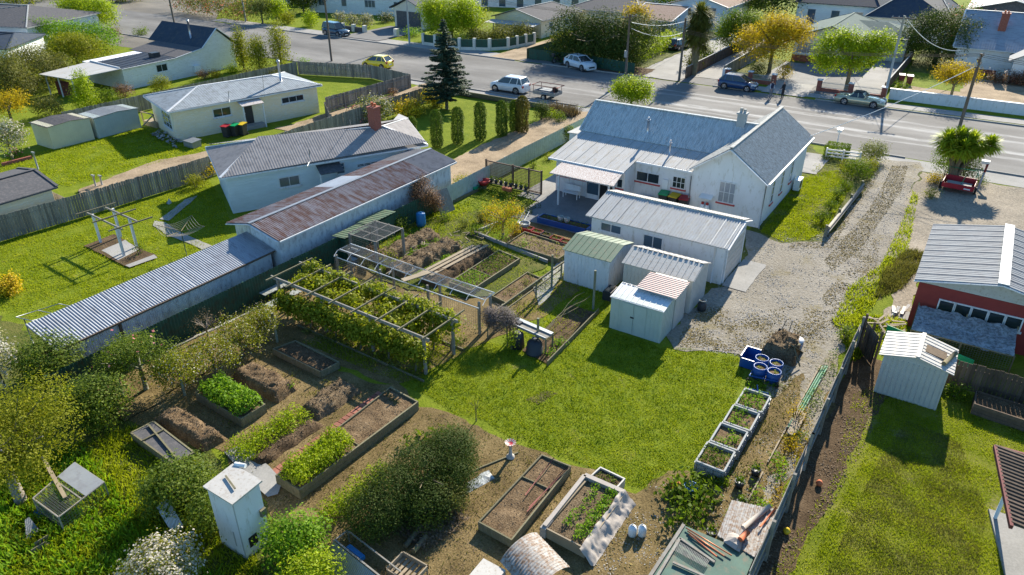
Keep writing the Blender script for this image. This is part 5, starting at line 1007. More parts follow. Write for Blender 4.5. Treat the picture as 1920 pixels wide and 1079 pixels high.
# netting tunnel
def posts(t, pts, h, m='pergolagrey', r=.05):
    for x, y in pts: P(MB().box(x - r, y - r, 0, x + r, y + r, h), 'post', m, t)
def netm(c4, sp, r_=.004, wd=.012):
    mb = MB(); c = [Vector(p) for p in c4]; L1 = (c[1] - c[0]).length; L2 = (c[3] - c[0]).length
    for k in range(int(L1 / sp) + 1):
        a = k * sp / L1; mb.beam(c[0].lerp(c[1], a), c[3].lerp(c[2], a), wd, wd)
    for k in range(int(L2 / sp) + 1):
        a = k * sp / L2; mb.beam(c[0].lerp(c[3], a), c[1].lerp(c[2], a), wd, wd)
    return mb
t = T('netting_tunnel', 'long netting tunnel on posts between the grape pergola and the vegetable beds', 'tunnel', (-21.3, 23.5, 0))
posts(t, [(x, y) for x in (-25.8, -22.8, -19.8, -16.8) for y in (23.1, 24.0)], 1.75)
fr = MB()
for y, z in ((22.9, 1.62), (23.35, 1.85), (24.15, 1.85)): fr.tube([(-26, y + .2, z), (-21.3, y + .02, z - .03), (-16.6, y - .1, z)], .025, 6)
for x in np.arange(-26, -16.5, .94): fr.tube([(x, 23.1, 1.62), (x, 23.4, 1.84), (x, 24.1, 1.84)], .016, 5)
P(fr, 'frame', 'whitepl', t); P(netm([(-26, 23.4, 1.86), (-16.6, 23.3, 1.86), (-16.6, 24.1, 1.86), (-26, 24.3, 1.86)], .085, wd=.007), 'netting', 'mesh', t)
P(netm([(-26, 23.1, .4), (-16.6, 22.9, .4), (-16.6, 22.9, 1.62), (-26, 23.1, 1.62)], .12, wd=.006), 'netting', 'mesh', t)
# berry cage
t = T('berry_cage', 'square wire-roofed berry cage beside the green garden cupboards', 'cage', (-26, 26.3, 0))
posts(t, [(-27, 25.3), (-25.05, 25.2), (-25.0, 27.35), (-27.0, 27.35)], 1.8, r=.06)
fr = MB()
for y in (25.25, 25.95, 26.65, 27.35): fr.beam((-27.05, y, 1.83), (-24.95, y, 1.83), .06, .05)
for x in (-27, -26, -25): fr.beam((x, 25.2, 1.87), (x, 27.4, 1.87), .06, .03)
P(fr, 'frame', 'pergolagrey', t); P(netm([(-27, 25.25, 1.89), (-25, 25.25, 1.89), (-25, 27.35, 1.89), (-27, 27.35, 1.89)], .09, wd=.008), 'netting', 'mesh', t)
P(netm([(-27, 25.22, .3), (-25, 25.15, .3), (-25, 25.15, 1.8), (-27, 25.22, 1.8)], .12, wd=.006), 'netting', 'mesh', t)
shrub(-26.2, 26.0, 1.2, .5, 'g_rust', 'russet berry canes inside the wire cage', nl=500, size=.08, seed=9); shrub(-24.9, 26.0, 1.3, .4, 'g_yel', 'yellow-green vine on the corner post of the berry cage', nl=450, size=.09, seed=10)
# green cupboards along the fence
t = T('green_cupboard', 'nearer of two dark green garden cupboards with a ribbed roof, by the berry cage', 'cupboard', (-28, 26.3, 0), group='green garden cupboards')
P(MB().box(-28.0, 25.3, 0, -27.4, 27.1, 1.35), 'body', 'greenfence', t); r = MB(); f = [(-28.3, 25.2, 1.42), (-28.3, 27.2, 1.42), (-27.3, 27.2, 1.5), (-27.3, 25.2, 1.5)]; r.slab(f, .03); ribs(r, f, V_, .25, .02, .03); P(r, 'roof', 'greenroof', t)
t = T('green_cupboard', 'farther of two dark green garden cupboards with a ribbed roof', 'cupboard', (-28, 28.5, 0), group='green garden cupboards')
P(MB().box(-28.1, 27.4, 0, -27.5, 29.4, 1.4), 'body', 'greenfence', t); r = MB(); f = [(-28.5, 27.25, 1.45), (-28.5, 29.6, 1.45), (-27.45, 29.6, 1.53), (-27.45, 27.25, 1.53)]; r.slab(f, .03); ribs(r, f, V_, .25, .02, .03); P(r, 'roof', 'greenroof', t)
x, y = G(790, 425); t = T('blue_drum', 'blue drum standing by the green fence', 'drum', (x, y, 0)); P(MB().lathe(x, y, [(0, .01), (.28, .01), (.3, .3), (.28, .85), (.26, .9), (0, .9)], 16), 'body', 'bluebright', t)
# stacked chairs and cloches by the fence
t = T('stacked_chairs', 'stack of blue-grey plastic chairs beside the green fence', 'chairs', (-26.4, 24.9, 0))
for k in range(3): P(MB().box(-26.7, 24.6, .4 + k * .12, -26.2, 25.05, .43 + k * .12).box(-26.7, 25.0, .4 + k * .12, -26.2, 25.05, .95 + k * .12), 'chair', 'polegrey', t)
P(MB().box(-26.7, 24.6, 0, -26.66, 24.64, .4).box(-26.24, 24.6, 0, -26.2, 24.64, .4).box(-26.7, 25.0, 0, -26.66, 25.04, .4).box(-26.24, 25.0, 0, -26.2, 25.04, .4), 'leg', 'polegrey', t)
tr = MB(); 
for k in range(9): tr.beam((-25.9 + k * .07, 24.5, 0), (-25.95 + k * .08, 24.75 + .05 * (k % 3), 1.0), .04, .04)
S(tr, 'timber_offcuts', 'wood', 'upright timber offcuts stacked beside the plastic chairs', 'timber')
# grape pergola
t = T('grape_pergola', 'big timber pergola carrying grape vines', 'pergola', (-21, 20.2, 0))
posts(t, [(-26.1, 19.5), (-23, 19.4), (-20, 19.35), (-16.9, 19.25), (-26.1, 21.3), (-23, 21.3), (-20, 21.3), (-16.8, 21.1)], 1.85, 'pergolagrey', .055)
P(MB().beam((-26.6, 19.55, 1.82), (-16.6, 19.25, 1.82), .06, .15), 'beam', 'pergolagrey', t); P(MB().beam((-26.6, 21.35, 1.82), (-16.5, 21.1, 1.82), .06, .15), 'beam', 'pergolagrey', t)
for k, x in enumerate((-26.3, -25.0, -23.6, -22.2, -20.8, -19.4, -18.1, -16.8)): P(MB().beam((x, 19.0 + .05 * (k % 2), 1.93), (x + .05, 21.9, 1.93), .06, .07), 'rafter', 'wood', t)
def vine(name, pts, r, h, label, n, seed):
    rr_ = np.random.default_rng(seed); C = []; N = []
    for (x, y, z, rx, ry, rz) in pts:
        C_, N_ = cloud([(x, y, z, rx, ry, rz)], n // 12, 12, .12, seed, (.3, 1.0)); C.append(C_); N.append(N_); seed += 1
    C = np.concatenate(C); N = np.concatenate(N); t = T(name, label, 'vine', (C[:, 0].mean(), C[:, 1].mean(), 0)); o = C[:, :2].mean(0); C[:, :2] -= o
    c = bpy.data.objects.new('foliage', leaf_mesh('foliage', C, N, .13, M['g_vine'], .85)); COL.objects.link(c); c.parent = t
    st = MB()
    for (x, y, z, rx, ry, rz) in pts[::2]: st.tube([(x, y, 0), (x + .08, y + .05, .8), (x - .05, y + .1, 1.8)], [.05, .03, .02], 6)
    P(st, 'stem', 'bark', t); return t
rn = random.Random(4)
vine('grape_vine', [(x, 19.15 + .1 * rn.random(), .9 + .2 * rn.random(), .62, .35, .62) for x in np.arange(-25.4, -16.9, .8)], 1, 1, 'grape vine hanging along the front beam of the pergola', 1250, 21)
vine('grape_vine', [(x, 21.1 + .3 * rn.random(), 1.35 + .3 * rn.random(), .7, .45, .6) for x in np.arange(-25.6, -17.0, .85)] + [(-24.2, 20.4, 1.7, .8, .6, .25), (-22.2, 20.3, 1.6, .9, .6, .25), (-20.0, 20.5, 1.5, .8, .5, .3), (-18.6, 20.4, 1.4, .7, .5, .3), (-23.2, 19.9, 1.5, .9, .5, .3), (-21.0, 19.9, 1.4, .9, .5, .35), (-25.2, 20.3, 1.6, .7, .6, .3), (-19.3, 19.9, 1.3, .8, .4, .4)], 1, 1, 'grape vine covering the far side and top of the pergola', 900, 51)
vine('grape_vine', [(x, 20.9, .8, .5, .35, .5) for x in np.arange(-19.6, -17, .9)], 1, 1, 'thin grape vine at the right end of the pergola', 380, 81)
for y, l in ((18.75, 'front'), (21.6, 'back')):
    S(MB().beam((-24.5, y + .4 - .15, .05), (-16.6, y, .05), .06, .1), 'bed_edging', 'wood', f'timber edging along the {l} of the grape pergola', 'edging')
clumps('pergola_undergrowth', [(rn.uniform(-24, -17), rn.uniform(18.7, 19.2)) for k in range(46)], .22, .22, 'g_sage', 'grey-green plants along the foot of the grape pergola', 'plants', .07, 26, 13)
clumps('pergola_undergrowth', [(rn.uniform(-19, -17), rn.uniform(21.4, 22.3)) for k in range(16)], .3, .25, 'g_mid', 'leafy plants at the back right foot of the pergola', 'plants', .08, 30, 14)
# arched bush over an arch
t = T('arch', 'wire garden arch topped by a purple-grey clipped bush', 'arch', (*G(945, 640), 0)); x, y = G(945, 640)
for s in (-.75, .35): 
    for q in (-.25, .25): P(MB().tube([(x + s, y + q, 0), (x + s * .9, y + q, 1.2)], .03, 6), 'post', 'wood', t)
P(netm([(x - .7, y - .25, .1), (x - .7, y + .25, .1), (x - .7, y + .25, 1.2), (x - .7, y - .25, 1.2)], .1, wd=.008), 'netting', 'mesh', t)
shrub(x - .25, y, 2.0, 1.0, 'g_olive', 'purple-grey clipped vine dome over the garden arch', name='climbing_vine', cat='vine', nl=11000, size=.06, seed=22, ry=.62, stem=False)
o = bpy.data.objects['climbing_vine']; o.location.z = .55; o.scale = (1, 1, .62)
for q in o.children: q.data.materials[0] = leafm('leaf_mauve', [(.05, .04, .04), (.13, .105, .10), (.22, .18, .17)], .7, .2)
shrub(*G(960, 655), 1.0, .35, 'g_lime', 'lime green plant under the garden arch', nl=500, size=.08, seed=23)
# dark wheelie bins, bench with tray, compost
t = T('potting_bench', 'potting bench with a long metal tray beside the black compost bins', 'bench', (*G(1000, 625), 0)); a = Vector(G3(963, 603, .8)); b = Vector(G3(1030, 632, .8)); d = (b - a).normalized(); n = Vector((-d.y, d.x, 0))
P(MB().beam(a, b, .62, .04), 'top', 'pergolagrey', t); P(MB().beam(a + n * .22 + Vector((0, 0, .05)), b + n * .22 + Vector((0, 0, .05)), .2, .06).beam(a - n * .27 + Vector((0, 0, .04)), b - n * .27 + Vector((0, 0, .04)), .05, .08), 'tray', 'steel', t)
for p in (a, b):
    for s in (-.25, .25): P(MB().beam(p + n * s, Vector((p.x + n.x * s, p.y + n.y * s, 0)), .06, .06), 'leg', 'wood', t)
P(MB().beam(a + d * .2 + Vector((0, 0, .06)), a + d * .45 + Vector((0, 0, .06)), .25, .1).cyl(a.x + .1, a.y + .2, .84, .9, .1, 12), 'pots', 'darkplastic', t)
for k, (px, py) in enumerate(((970, 650), (1002, 662))):
    x, y = G(px, py); t = T('compost_bin', ('ribbed' if k else 'smooth') + ' black compost bin under the potting bench', 'bin', (x, y, 0)); P(MB().lathe(x, y, [(0, .01), (.34, .01), (.3, .55), (.27, .7), (.14, .76), (0, .77)] if not k else [(0, .01), (.4, .01), (.4, .1), (.36, .12), (.38, .3), (.34, .32), (.35, .5), (.3, .52), (.3, .6), (0, .64)], 18), 'body', 'darkplastic', t); P(MB().cyl(x, y, .76, .8, .12, 12), 'lid', 'darkplastic', t)
# rose bed on the right with edging boards and rope trellis
t = T('edged_bed', 'wedge of soil edged with boards behind the potting bench', 'garden bed', (-13, 25, 0))
P(MB().beam((-12.85, 22.6, .13), (-13.05, 27.9, .13), .05, .26), 'edging', 'wood', t); vs, fs = earthgrid([(-14.4, 23.0), (-12.9, 22.7), (-13.1, 27.8), (-14.6, 27.8)], .04, .05, seed=21); P(MB().add(vs, fs, True), 'soil', 'earth', t)
t = T('vine_poles', 'three bare poles with pruned vine canes by the green-roofed shed', 'poles', (-13.8, 25, 0))
for x, y, h in ((-13.45, 28.1, 2.15), (-14.0, 23.7, 1.5), (-16.3, 28.9, 1.9)): P(MB().tube([(x, y, 0), (x, y, h)], .06, 8), 'post', 'postgreen', t)
tw = MB(); rn = random.Random(5)
for k in range(4):
    x, y, z = -13.9 + rn.uniform(-.3, .3), 23.8, rn.uniform(.4, .8); p = [(x, y, z)]
    for j in range(6): x += rn.uniform(-.12, .14); y += .68; z += rn.uniform(-.12, .13); p.append((x, y, max(.2, z)))
    tw.tube(p, [.014] * 7, 5)
P(tw, 'cane', 'bark', t)
clumps('flowering_herbs', [(-13.15 + rn.uniform(-.15, .15), 23.9 + rn.uniform(-.5, .6)) for k in range(9)], .4, .28, 'g_bright', 'white-flowered herbs along the board edging', 'plants', .09, 30, 15)
t = T('rail_fence', 'low rustic rail fence running from the arch to the shed', 'fence', (-16.4, 27, 0))
for x, y in ((-16.5, 24.6), (-16.4, 27.5), (-16.35, 30.0)): P(MB().tube([(x, y, 0), (x, y, 1.0)], .05, 7), 'post', 'postgreen', t)
P(MB().beam((-16.5, 24.0, .95), (-16.3, 30.9, .95), .06, .09).beam((-16.5, 24.3, .6), (-16.35, 30, .6), .05, .06), 'rail', 'wood', t)
clumps('fence_plants', [(-16.8 + rn.uniform(-.3, .3), rn.uniform(24.5, 29.5)) for k in range(26)], .35, .3, 'g_sage', 'grey-green herbs along the rustic rail fence', 'plants', .07, 30, 16)
bed([(-18.2, 26.2), (-17.2, 26.0), (-17.1, 29.2), (-18.1, 29.4)], .2, 'narrow weedy bed right of the divided greens bed', 'soil', seed=22)
clumps('weeds', [(rn.uniform(-18, -17.3), rn.uniform(26.3, 29.2)) for k in range(16)], .3, .2, 'g_sage', 'weeds in the narrow bed', 'weeds', .07, 22, 17, z=.1)
# upper beds
bed([(-20.9, 31.7), (-17.4, 31.5), (-17.3, 33.3), (-20.9, 33.6)], .32, 'straw-topped raised bed in front of the row of red crates', 'straw', seed=24)
clumps('straggly_greens', gridpts([(-20.6, 31.9), (-17.6, 31.8), (-17.6, 33.1), (-20.6, 33.3)], 7, 3, .2, 7), .3, .22, 'g_yel', 'straggly greens in the straw-topped bed', 'vegetables', .08, 16, 18, z=.25)
for k in range(5):
    x, y = -21.0 + k * .72, 34.1 - k * .1; m = ('redpl', 'redpl', 'darkplastic', 'redpl', 'redpl')[k]
    t = T('planter_crate', ('leftmost red crate planter of the row of five', 'second crate planter from the left, red', 'black crate planter in the middle of the red row', 'fourth crate planter, red with dark herbs', 'rightmost red crate planter of the row, by the shed')[k], 'planter', (x, y, 0), group='crate planters')
    cr = MB(); 
    for s in (-.33, .31): cr.box(x + s, y - .25, 0, x + s + .02, y + .25, .38)
    for s in (-.25, .23): cr.box(x - .33, y + s, 0, x + .33, y + s + .02, .38)
    P(cr, 'crate', m, t); P(MB().add(*earthgrid([(x - .3, y - .22), (x + .3, y - .22), (x + .3, y + .22), (x - .3, y + .22)], .3, .05, seed=k), True), 'soil', 'earth', t)
    clumps('herbs', gridpts([(x - .25, y - .2), (x + .25, y - .2), (x + .25, y + .2), (x - .25, y + .2)], 3, 2, .04, k), .16, .13, 'g_mid' if k % 2 else 'g_olive', ('herbs in the leftmost red crate', 'herbs in the second crate', 'herbs in the black crate', 'herbs in the fourth crate', 'herbs in the rightmost crate')[k], 'herbs', .06, 12, 30 + k, z=.3)
t = T('trough_bed', 'blue-wrapped planter bed at the edge of the patio', 'raised bed', (-19.6, 36.0, 0)); P(MB().box(-21.3, 35.75, 0, -17.9, 35.8, .4).box(-21.3, 36.5, 0, -17.9, 36.55, .4).box(-21.35, 35.75, 0, -21.3, 36.55, .4).box(-17.95, 35.75, 0, -17.85, 36.55, .4), 'frame', 'bluepl', t)
P(MB().add(*earthgrid([(-21.3, 35.8), (-17.95, 35.8), (-17.95, 36.5), (-21.3, 36.5)], .33, .04), True), 'soil', 'earth', t)
clumps('trough_greens', gridpts([(-21.2, 35.85), (-18, 35.85), (-18, 36.45), (-21.2, 36.45)], 9, 2, .08, 3), .25, .2, 'g_mid', 'dark greens in the blue-wrapped bed', 'vegetables', .07, 22, 19, z=.32)
for k, x in enumerate((-19.9, -19.45)): t = T('white_tub', ('left' if k == 0 else 'right') + ' white tub standing in the blue-wrapped bed', 'tub', (x, 36.15, 0), group='white tubs'); P(MB().lathe(x, 36.15, [(0, .3), (.15, .3), (.2, .65), (.17, .65), (.14, .55), (0, .55)], 14), 'body', 'ibc', t)
t = T('hand_trolley', 'white tubular hand trolley tipped beside the tree', 'trolley', (-21.9, 34.8, 0)); P(MB().tube([(-22.1, 34.6, .2), (-21.9, 35.2, .9), (-21.6, 35.2, .9), (-21.7, 34.5, .2)], .025, 6).tube([(-21.7, 34.5, .2), (-21.0, 35.3, .8)], .025, 6), 'frame', 'whitepl', t); P(MB().tube([(-22.05, 34.5, .15), (-21.98, 34.5, .15)], .15, 12), 'wheel', 'black', t)
x, y = G(983, 432); t = T('white_planter', 'round white tub planter by the small tree', 'planter', (x, y, 0)); P(MB().lathe(x, y, [(0, .01), (.26, .01), (.36, .5), (.32, .5), (.28, .4), (0, .4)], 16), 'tub', 'ibc', t)
# potted row under the lattice
t = T('plant_shelf', 'timber shelf holding the row of potted plants below the lattice', 'shelf', (-26, 39.4, 0)); P(MB().box(-27.8, 39.2, .35, -24.2, 39.55, .4), 'board', 'wood', t)
for x in (-27.7, -26.0, -24.3): P(MB().box(x - .03, 39.3, 0, x + .03, 39.45, .35), 'leg', 'wood', t)
tp = T('plant_pot', 'black plant pot on the lattice shelf', 'pot', (0, 0, 0), group='potted plants on the lattice shelf'); P(MB().lathe(0, 0, [(0, 0), (.1, 0), (.14, .24), (.12, .24), (.1, .2), (0, .2)], 12), 'pot', 'darkplastic', tp)
c = np.random.default_rng(1).normal(0, .09, (60, 3)) + np.array([0, 0, .36]); o = bpy.data.objects.new('plant', leaf_mesh('plant', c, c - np.array([0, 0, .2]), .09, M['g_mid'], .5)); COL.objects.link(o); o.parent = tp
tp.location = (-27.3, 39.38, .4)
for k in range(1, 8): dup(tp, (-27.3 + k * .41, 39.38, .4), k)
t = T('red_bowl', 'large red tub planter at the left end of the plant shelf', 'tub', (-28 + .3, 38.9, 0)); P(MB().lathe(-27.6, 38.9, [(0, .3), (.3, .3), (.45, .62), (.4, .62), (.3, .5), (0, .5)], 18), 'tub', 'redpl', t); P(MB().cyl(-27.6, 38.9, 0, .3, .2, 12), 'stand', 'wood', t)
t = T('teal_tub', 'teal tub on the ground by the pale fence', 'tub', (*G(888, 358), 0)); x, y = G(888, 358); P(MB().lathe(x, y, [(0, .01), (.3, .01), (.36, .4), (.33, .4), (.28, .3), (0, .3)], 16), 'tub', 'greennet', t)
S(MB().box(-25.9, 38.6, .3, -25.2, 38.85, .55), 'window_box', 'terracotta', 'orange trough planter below the potted row', 'planter')
clumps('seedling_rows', gridpts([(-27.4, 34.8), (-24.4, 34.8), (-24.2, 38.3), (-27.4, 38.3)], 11, 9, .04, 31), .14, .13, 'g_mid', 'neat rows of seedlings in front of the lattice', 'vegetables', .08, 12, 20)
clumps('leafy_border', [(rn.uniform(-27.6, -23.6), rn.uniform(38.0, 39.0)) for k in range(40)], .45, .3, 'g_mid', 'leafy border plants under the potted row', 'plants', .1, 26, 21)
clumps('leafy_border', [(rn.uniform(-24.0, -22.6), rn.uniform(35.6, 38.0)) for k in range(40)], .5, .35, 'g_dark', 'dark leafy border by the patio edge', 'plants', .1, 26, 22)
S(MB().beam((-28.0, 32.2, .1), (-27.6, 38.8, .1), .12, .2).beam((-27.9, 31.0, .05), (-22.4, 31.2, .05), .0001, .0001), 'bed_edging', 'wood', 'timber edging along the pale sheet fence', 'edging')
t = T('concrete_edging', 'stepped concrete edging at the foot of the small tree', 'edging', (-21.5, 31.5, 0)); P(MB().beam((-23.6, 32.2, .12), (-17.9, 31.2, .12), .1, .22).beam((-23.6, 32.2, .12), (-23.2, 34.6, .12), .1, .22), 'kerb', 'path', t)
clumps('bulb_leaves', [(rn.uniform(-23.3, -21.2), rn.uniform(32.1, 33.6)) for k in range(26)], .45, .28, 'g_bright', 'strappy bulb leaves round the small tree', 'plants', .11, 26, 23, asp=.2)
t = T('small_square_bed', 'small timber-edged square bed in the upper lawn', 'garden bed', (*G(905, 425), 0)); c4 = [G(875, 440), G(905, 452), G(930, 422), G(900, 412)]
P(MB().beam((*c4[0], .08), (*c4[1], .08), .06, .16).beam((*c4[1], .08), (*c4[2], .08), .06, .16).beam((*c4[2], .08), (*c4[3], .08), .06, .16), 'frame', 'wood', t); P(MB().add(*earthgrid(c4, .05, .04), True), 'soil', 'earth', t)
S(MB().slab([(-27.7, 33.3, 1.5), (-27.4, 34.5, 1.5), (-26.8, 34.5, .1), (-27.0, 33.3, .1)], .05), 'loose_trellis', 'pergolagrey', 'loose grey lattice panel leaning against the fence', 'trellis')
# left: frame of old glass, low crate bed, chicken run
t = T('cold_frame', 'weathered low timber frame with a glazed top on the left of the mounds', 'cold frame', (-23.5, 10, 0)); c4 = [G(262, 812, .3), G(345, 860, .3), G(405, 842, .3), G(285, 785, .3)]; c4 = [(-23.4, 9.9), (-20.6, 9.75), (-20.5, 10.5), (-23.3, 10.75)]
fr = MB()
for k in range(4): fr.beam((*c4[k], .2), (*c4[(k + 1) % 4], .2), .06, .4)
fr.beam((-22.6, 9.85, .42), (-22.5, 10.65, .42), .06, .05).beam((-23.2, 10.5, .43), (-20.7, 9.95, .43), .06, .05); P(fr, 'frame', 'wood', t)
P(MB().face(*[(x, y, .38) for x, y in c4]), 'pane', 'roofslate', t)
t = T('chicken_run', 'low wire run with a grey sheet over one corner, in the rank grass', 'animal run', (*G(150, 940), 0)); A_, B_, C_, D_ = (Vector(G3(*p, .7)) for p in ((62, 935), (110, 970), (195, 905), (140, 868)))
fr = MB(); 
for a, b in ((A_, B_), (B_, C_), (C_, D_), (D_, A_), ((A_ + D_) / 2, (B_ + C_) / 2)): fr.beam(a, b, .04, .04)
for p in (A_, B_, C_, D_): fr.beam(p, Vector((p.x, p.y, 0)), .04, .04)
P(fr, 'frame', 'pergolagrey', t); P(netm([A_, B_, C_, D_], .075, wd=.007), 'netting', 'mesh', t)
for a, b in ((A_, B_), (B_, C_)): P(netm([Vector((a.x, a.y, 0)), Vector((b.x, b.y, 0)), b, a], .1, wd=.006), 'netting', 'mesh', t)
q = Vector((0, 0, .03)); P(MB().slab([C_ + q, D_ + q, D_.lerp(A_, .42) + q, C_.lerp(B_, .42) + q], .02), 'cover_sheet', 'roofpale', t)
S(MB().beam((*G(92, 888), .75), (*G(135, 965), .75), .12, .04), 'plank', 'woodpale', 'single plank lying across the wire run', 'plank')
S(MB().add(*earthgrid([G(60, 960), G(80, 975), G(110, 950), G(85, 935)], .0, .05, h=.12)), 'blue_tarp', 'bluebright', 'crumpled bright blue plastic at the edge of the wire run', 'tarp')
S(MB().slab([(*G(50, 1015), .02), (*G(76, 998), .05), (*G(60, 982), .3), (*G(52, 988), .3)], .02), 'tin_sheet', 'roofpale', 'small bent metal sheet in the rank grass', 'sheet')
t = T('trough', 'small timber trough in the grass below the bent sheet', 'trough', (*G(77, 1022), 0)); a, b = Vector(G3(64, 1032, .1)), Vector(G3(90, 1016, .1)); P(MB().beam(a, b, .28, .06).beam(a + Vector((.1, -.1, .08)), b + Vector((.1, -.1, .08)), .03, .16).beam(a + Vector((-.1, .1, .08)), b + Vector((-.1, .1, .08)), .03, .16), 'body', 'wood', t)
t = T('tin_sheet', 'blue-grey corrugated sheet leaning in shade beside the tall white box', 'sheet', (*G(320, 970), 0)); r = MB(); corr(r, [(*G(292, 950, .7), .7), (*G(312, 932, .9), .9), (*G(345, 988, .1), .1), (*G(325, 1005, .05), .05)], (1, .3, 0), .1, .012, 0); P(r, 'body', 'roofblue', t)
# tall white box (outhouse)
t = T('tall_white_box', 'tall narrow white cabinet with a peeling lid beside the garden path', 'cabinet', (-15.9, 9.05, 0))
P(MB().box(-16.5, 8.55, 0, -15.3, 9.5, 2.38), 'body', 'white', t); P(MB().slab([(-16.58, 8.48, 2.44), (-15.22, 8.48, 2.44), (-15.22, 9.58, 2.5), (-16.58, 9.58, 2.5)], .06), 'lid', 'offwhite', t)
P(MB().box(-15.297, 8.75, .35, -15.285, 9.05, .75), 'hatch', 'black', t); P(MB().box(-15.297, 9.3, 1.2, -15.2, 9.5, 1.45), 'latch', 'wood', t)
P(MB().tube([(-16.5, 9.6, 2.5), (-16.15, 9.72, 2.5)], .07, 8), 'vent', 'whitepl', t); P(MB().box(-15.7, 8.54, .4, -15.64, 8.547, 1.0).box(-15.34, 8.535, 0, -15.29, 8.548, 2.36), 'trim', 'polegrey', t)
P(MB().beam((-16.3, 9.1, 2.52), (-15.6, 8.9, 2.52), .05, .03), 'batten', 'wood', t)
# bottom: corrugated cover, crate, pale bin, glass frame
t = T('curved_tin_cover', 'curved rusty corrugated iron cover at the bottom of the garden', 'cover', (*G(1000, 1060), 0)); x, y = G(1003, 1060, .5); vs = []; nu = 60
for i in range(nu + 1):
    s = -.85 + 1.7 * i / nu
    for j in range(13): a = -.95 + 1.9 * j / 12; vs.append((x + s * .9 + sin(a) * .22, y - s * .35 + sin(a) * .95, .1 + cos(a) * .75 + .015 * sin(s * 60)))
P(MB().add(vs, [(i * 13 + j, (i + 1) * 13 + j, (i + 1) * 13 + j + 1, i * 13 + j + 1) for i in range(nu) for j in range(12)], True), 'sheet', 'tinrust', t)
t = T('pallet_crate', 'open brown timber crate at the bottom edge of the photo', 'crate', (*G(765, 1075), 0)); x, y = G(765, 1085); cr = MB().box(x - .5, y - .4, .35, x + .5, y - .36, .5).box(x - .5, y + .36, .35, x + .5, y + .4, .5).box(x - .5, y - .4, .35, x - .46, y + .4, .5).box(x + .46, y - .4, .35, x + .5, y + .4, .5)
for k in range(6): cr.box(x - .44 + k * .16, y - .38, .3, x - .34 + k * .16, y + .38, .34)
for a in (-.48, .44):
    for b in (-.38, .34): cr.box(x + a, y + b, 0, x + a + .04, y + b + .04, .35)
P(cr, 'slats', 'woodpale', t)
t = T('pale_crate', 'corner of a pale box against the curved tin cover', 'crate', (*G(912, 1078), 0)); x, y = G(915, 1095); P(MB().box(x - .4, y - .4, 0, x + .4, y + .35, .5), 'body', 'offwhite', t)
t = T('glazed_box', 'ribbed low frame with clear plastic sides below the tall white box', 'cold frame', (*G(690, 1040), 0)); a, b = Vector(G3(625, 1015, .55)), Vector(G3(725, 1095, .55)); d = (b - a).normalized(); n = Vector((-d.y, d.x, 0)); r = MB()
corr(r, [a, b, b - n * .5 + Vector((0, 0, -.5)), a - n * .5 + Vector((0, 0, -.5))], d, .07, .01, 0); P(r, 'sheet', 'steel', t)
P(MB().beam(a + n * .05, b + n * .05, .05, .05).beam(a + n * .55, b + n * .55, .04, .04).beam(a, a + n * .55, .04, .04).beam(a + n * .55, a + n * .55 - Vector((0, 0, .5)), .04, .04), 'frame', 'pergolagrey', t)
S(MB().beam(a + n * .3 + d * .3 - Vector((0, 0, .3)), a + n * .3 + d * 1.0 - Vector((0, 0, .3)), .16, .14), 'bottles', 'bluebright', 'pale blue containers inside the ribbed frame', 'bottles')
for k, (p, q) in enumerate((((790, 990), (760, 1030)), ((800, 1010), (775, 1040)))): x, y = G(*p); x2, y2 = G(*q); S(MB().tube([(x, y, .1), (x2, y2, .12)], .09, 8), 'log', 'bark', ('upper' if not k else 'lower') + ' mossy log under the big dark bush', 'log')
# right side: tank planters
tk = T('tank_planter', 'cut-down white tank planter', 'planter', (0, 0, 0), group='row of cut-down white tank planters')
pr = [(-.5, -.6), (.5, -.6), (.5, .6), (-.5, .6)]; bx = MB()
for k in range(4):
    a, b = Vector((*pr[k], 0)), Vector((*pr[(k + 1) % 4], 0)); bx.beam(a + Vector((0, 0, .24)), b + Vector((0, 0, .24)), .05, .48); bx.beam(a + Vector((0, 0, .49)), b + Vector((0, 0, .49)), .065, .03)
P(bx, 'tank', 'polegrey', tk); cg = MB()
for z in (.06, .22, .4):
    for k in range(4): a, b = Vector((*pr[k], z)) * 1.0, Vector((*pr[(k + 1) % 4], z)); o = Vector((a.y - b.y, b.x - a.x, 0)).normalized() * -.045; cg.beam(a + o, b + o, .018, .018)
for s in (-.45, -.15, .15, .45): cg.box(s - .01, -.65, 0, s + .01, -.63, .42).box(.54, s * 1.2 - .01, 0, .56, s * 1.2 + .01, .42).box(-.56, s * 1.2 - .01, 0, -.54, s * 1.2 + .01, .42)
P(cg, 'cage', 'steel', tk); P(MB().add(*earthgrid([(-.47, -.57), (.47, -.57), (.47, .57), (-.47, .57)], .38, .05), True), 'soil', 'soil', tk)
labs = ('nearest of the four tank planters, overgrown with broad leaves', 'second nearest of the four tank planters', 'third nearest of the four tank planters', 'farthest of the four tank planters')
for k in range(4):
    p = (-4.62 + .05 * k, 20.42 + k * 1.33); (tk.__setitem__('label', labs[0]), setattr(tk, 'location', (*p, 0))) if k == 0 else dup(tk, p, 0, labs[k])
    clumps('tank_greens', [(p[0] + rn.uniform(-.4, .4), p[1] + rn.uniform(-.5, .5)) for q in range((26, 16, 16, 28)[k])], .34 if k in (0, 3) else .24, .17, 'g_bright' if k else 'g_mid', ('broad leaves in the nearest tank planter', 'sparse seedlings in the second tank planter', 'sparse seedlings in the third tank planter', 'spreading greens in the farthest tank planter')[k], 'vegetables', .08, 16, 40 + k, z=.38)
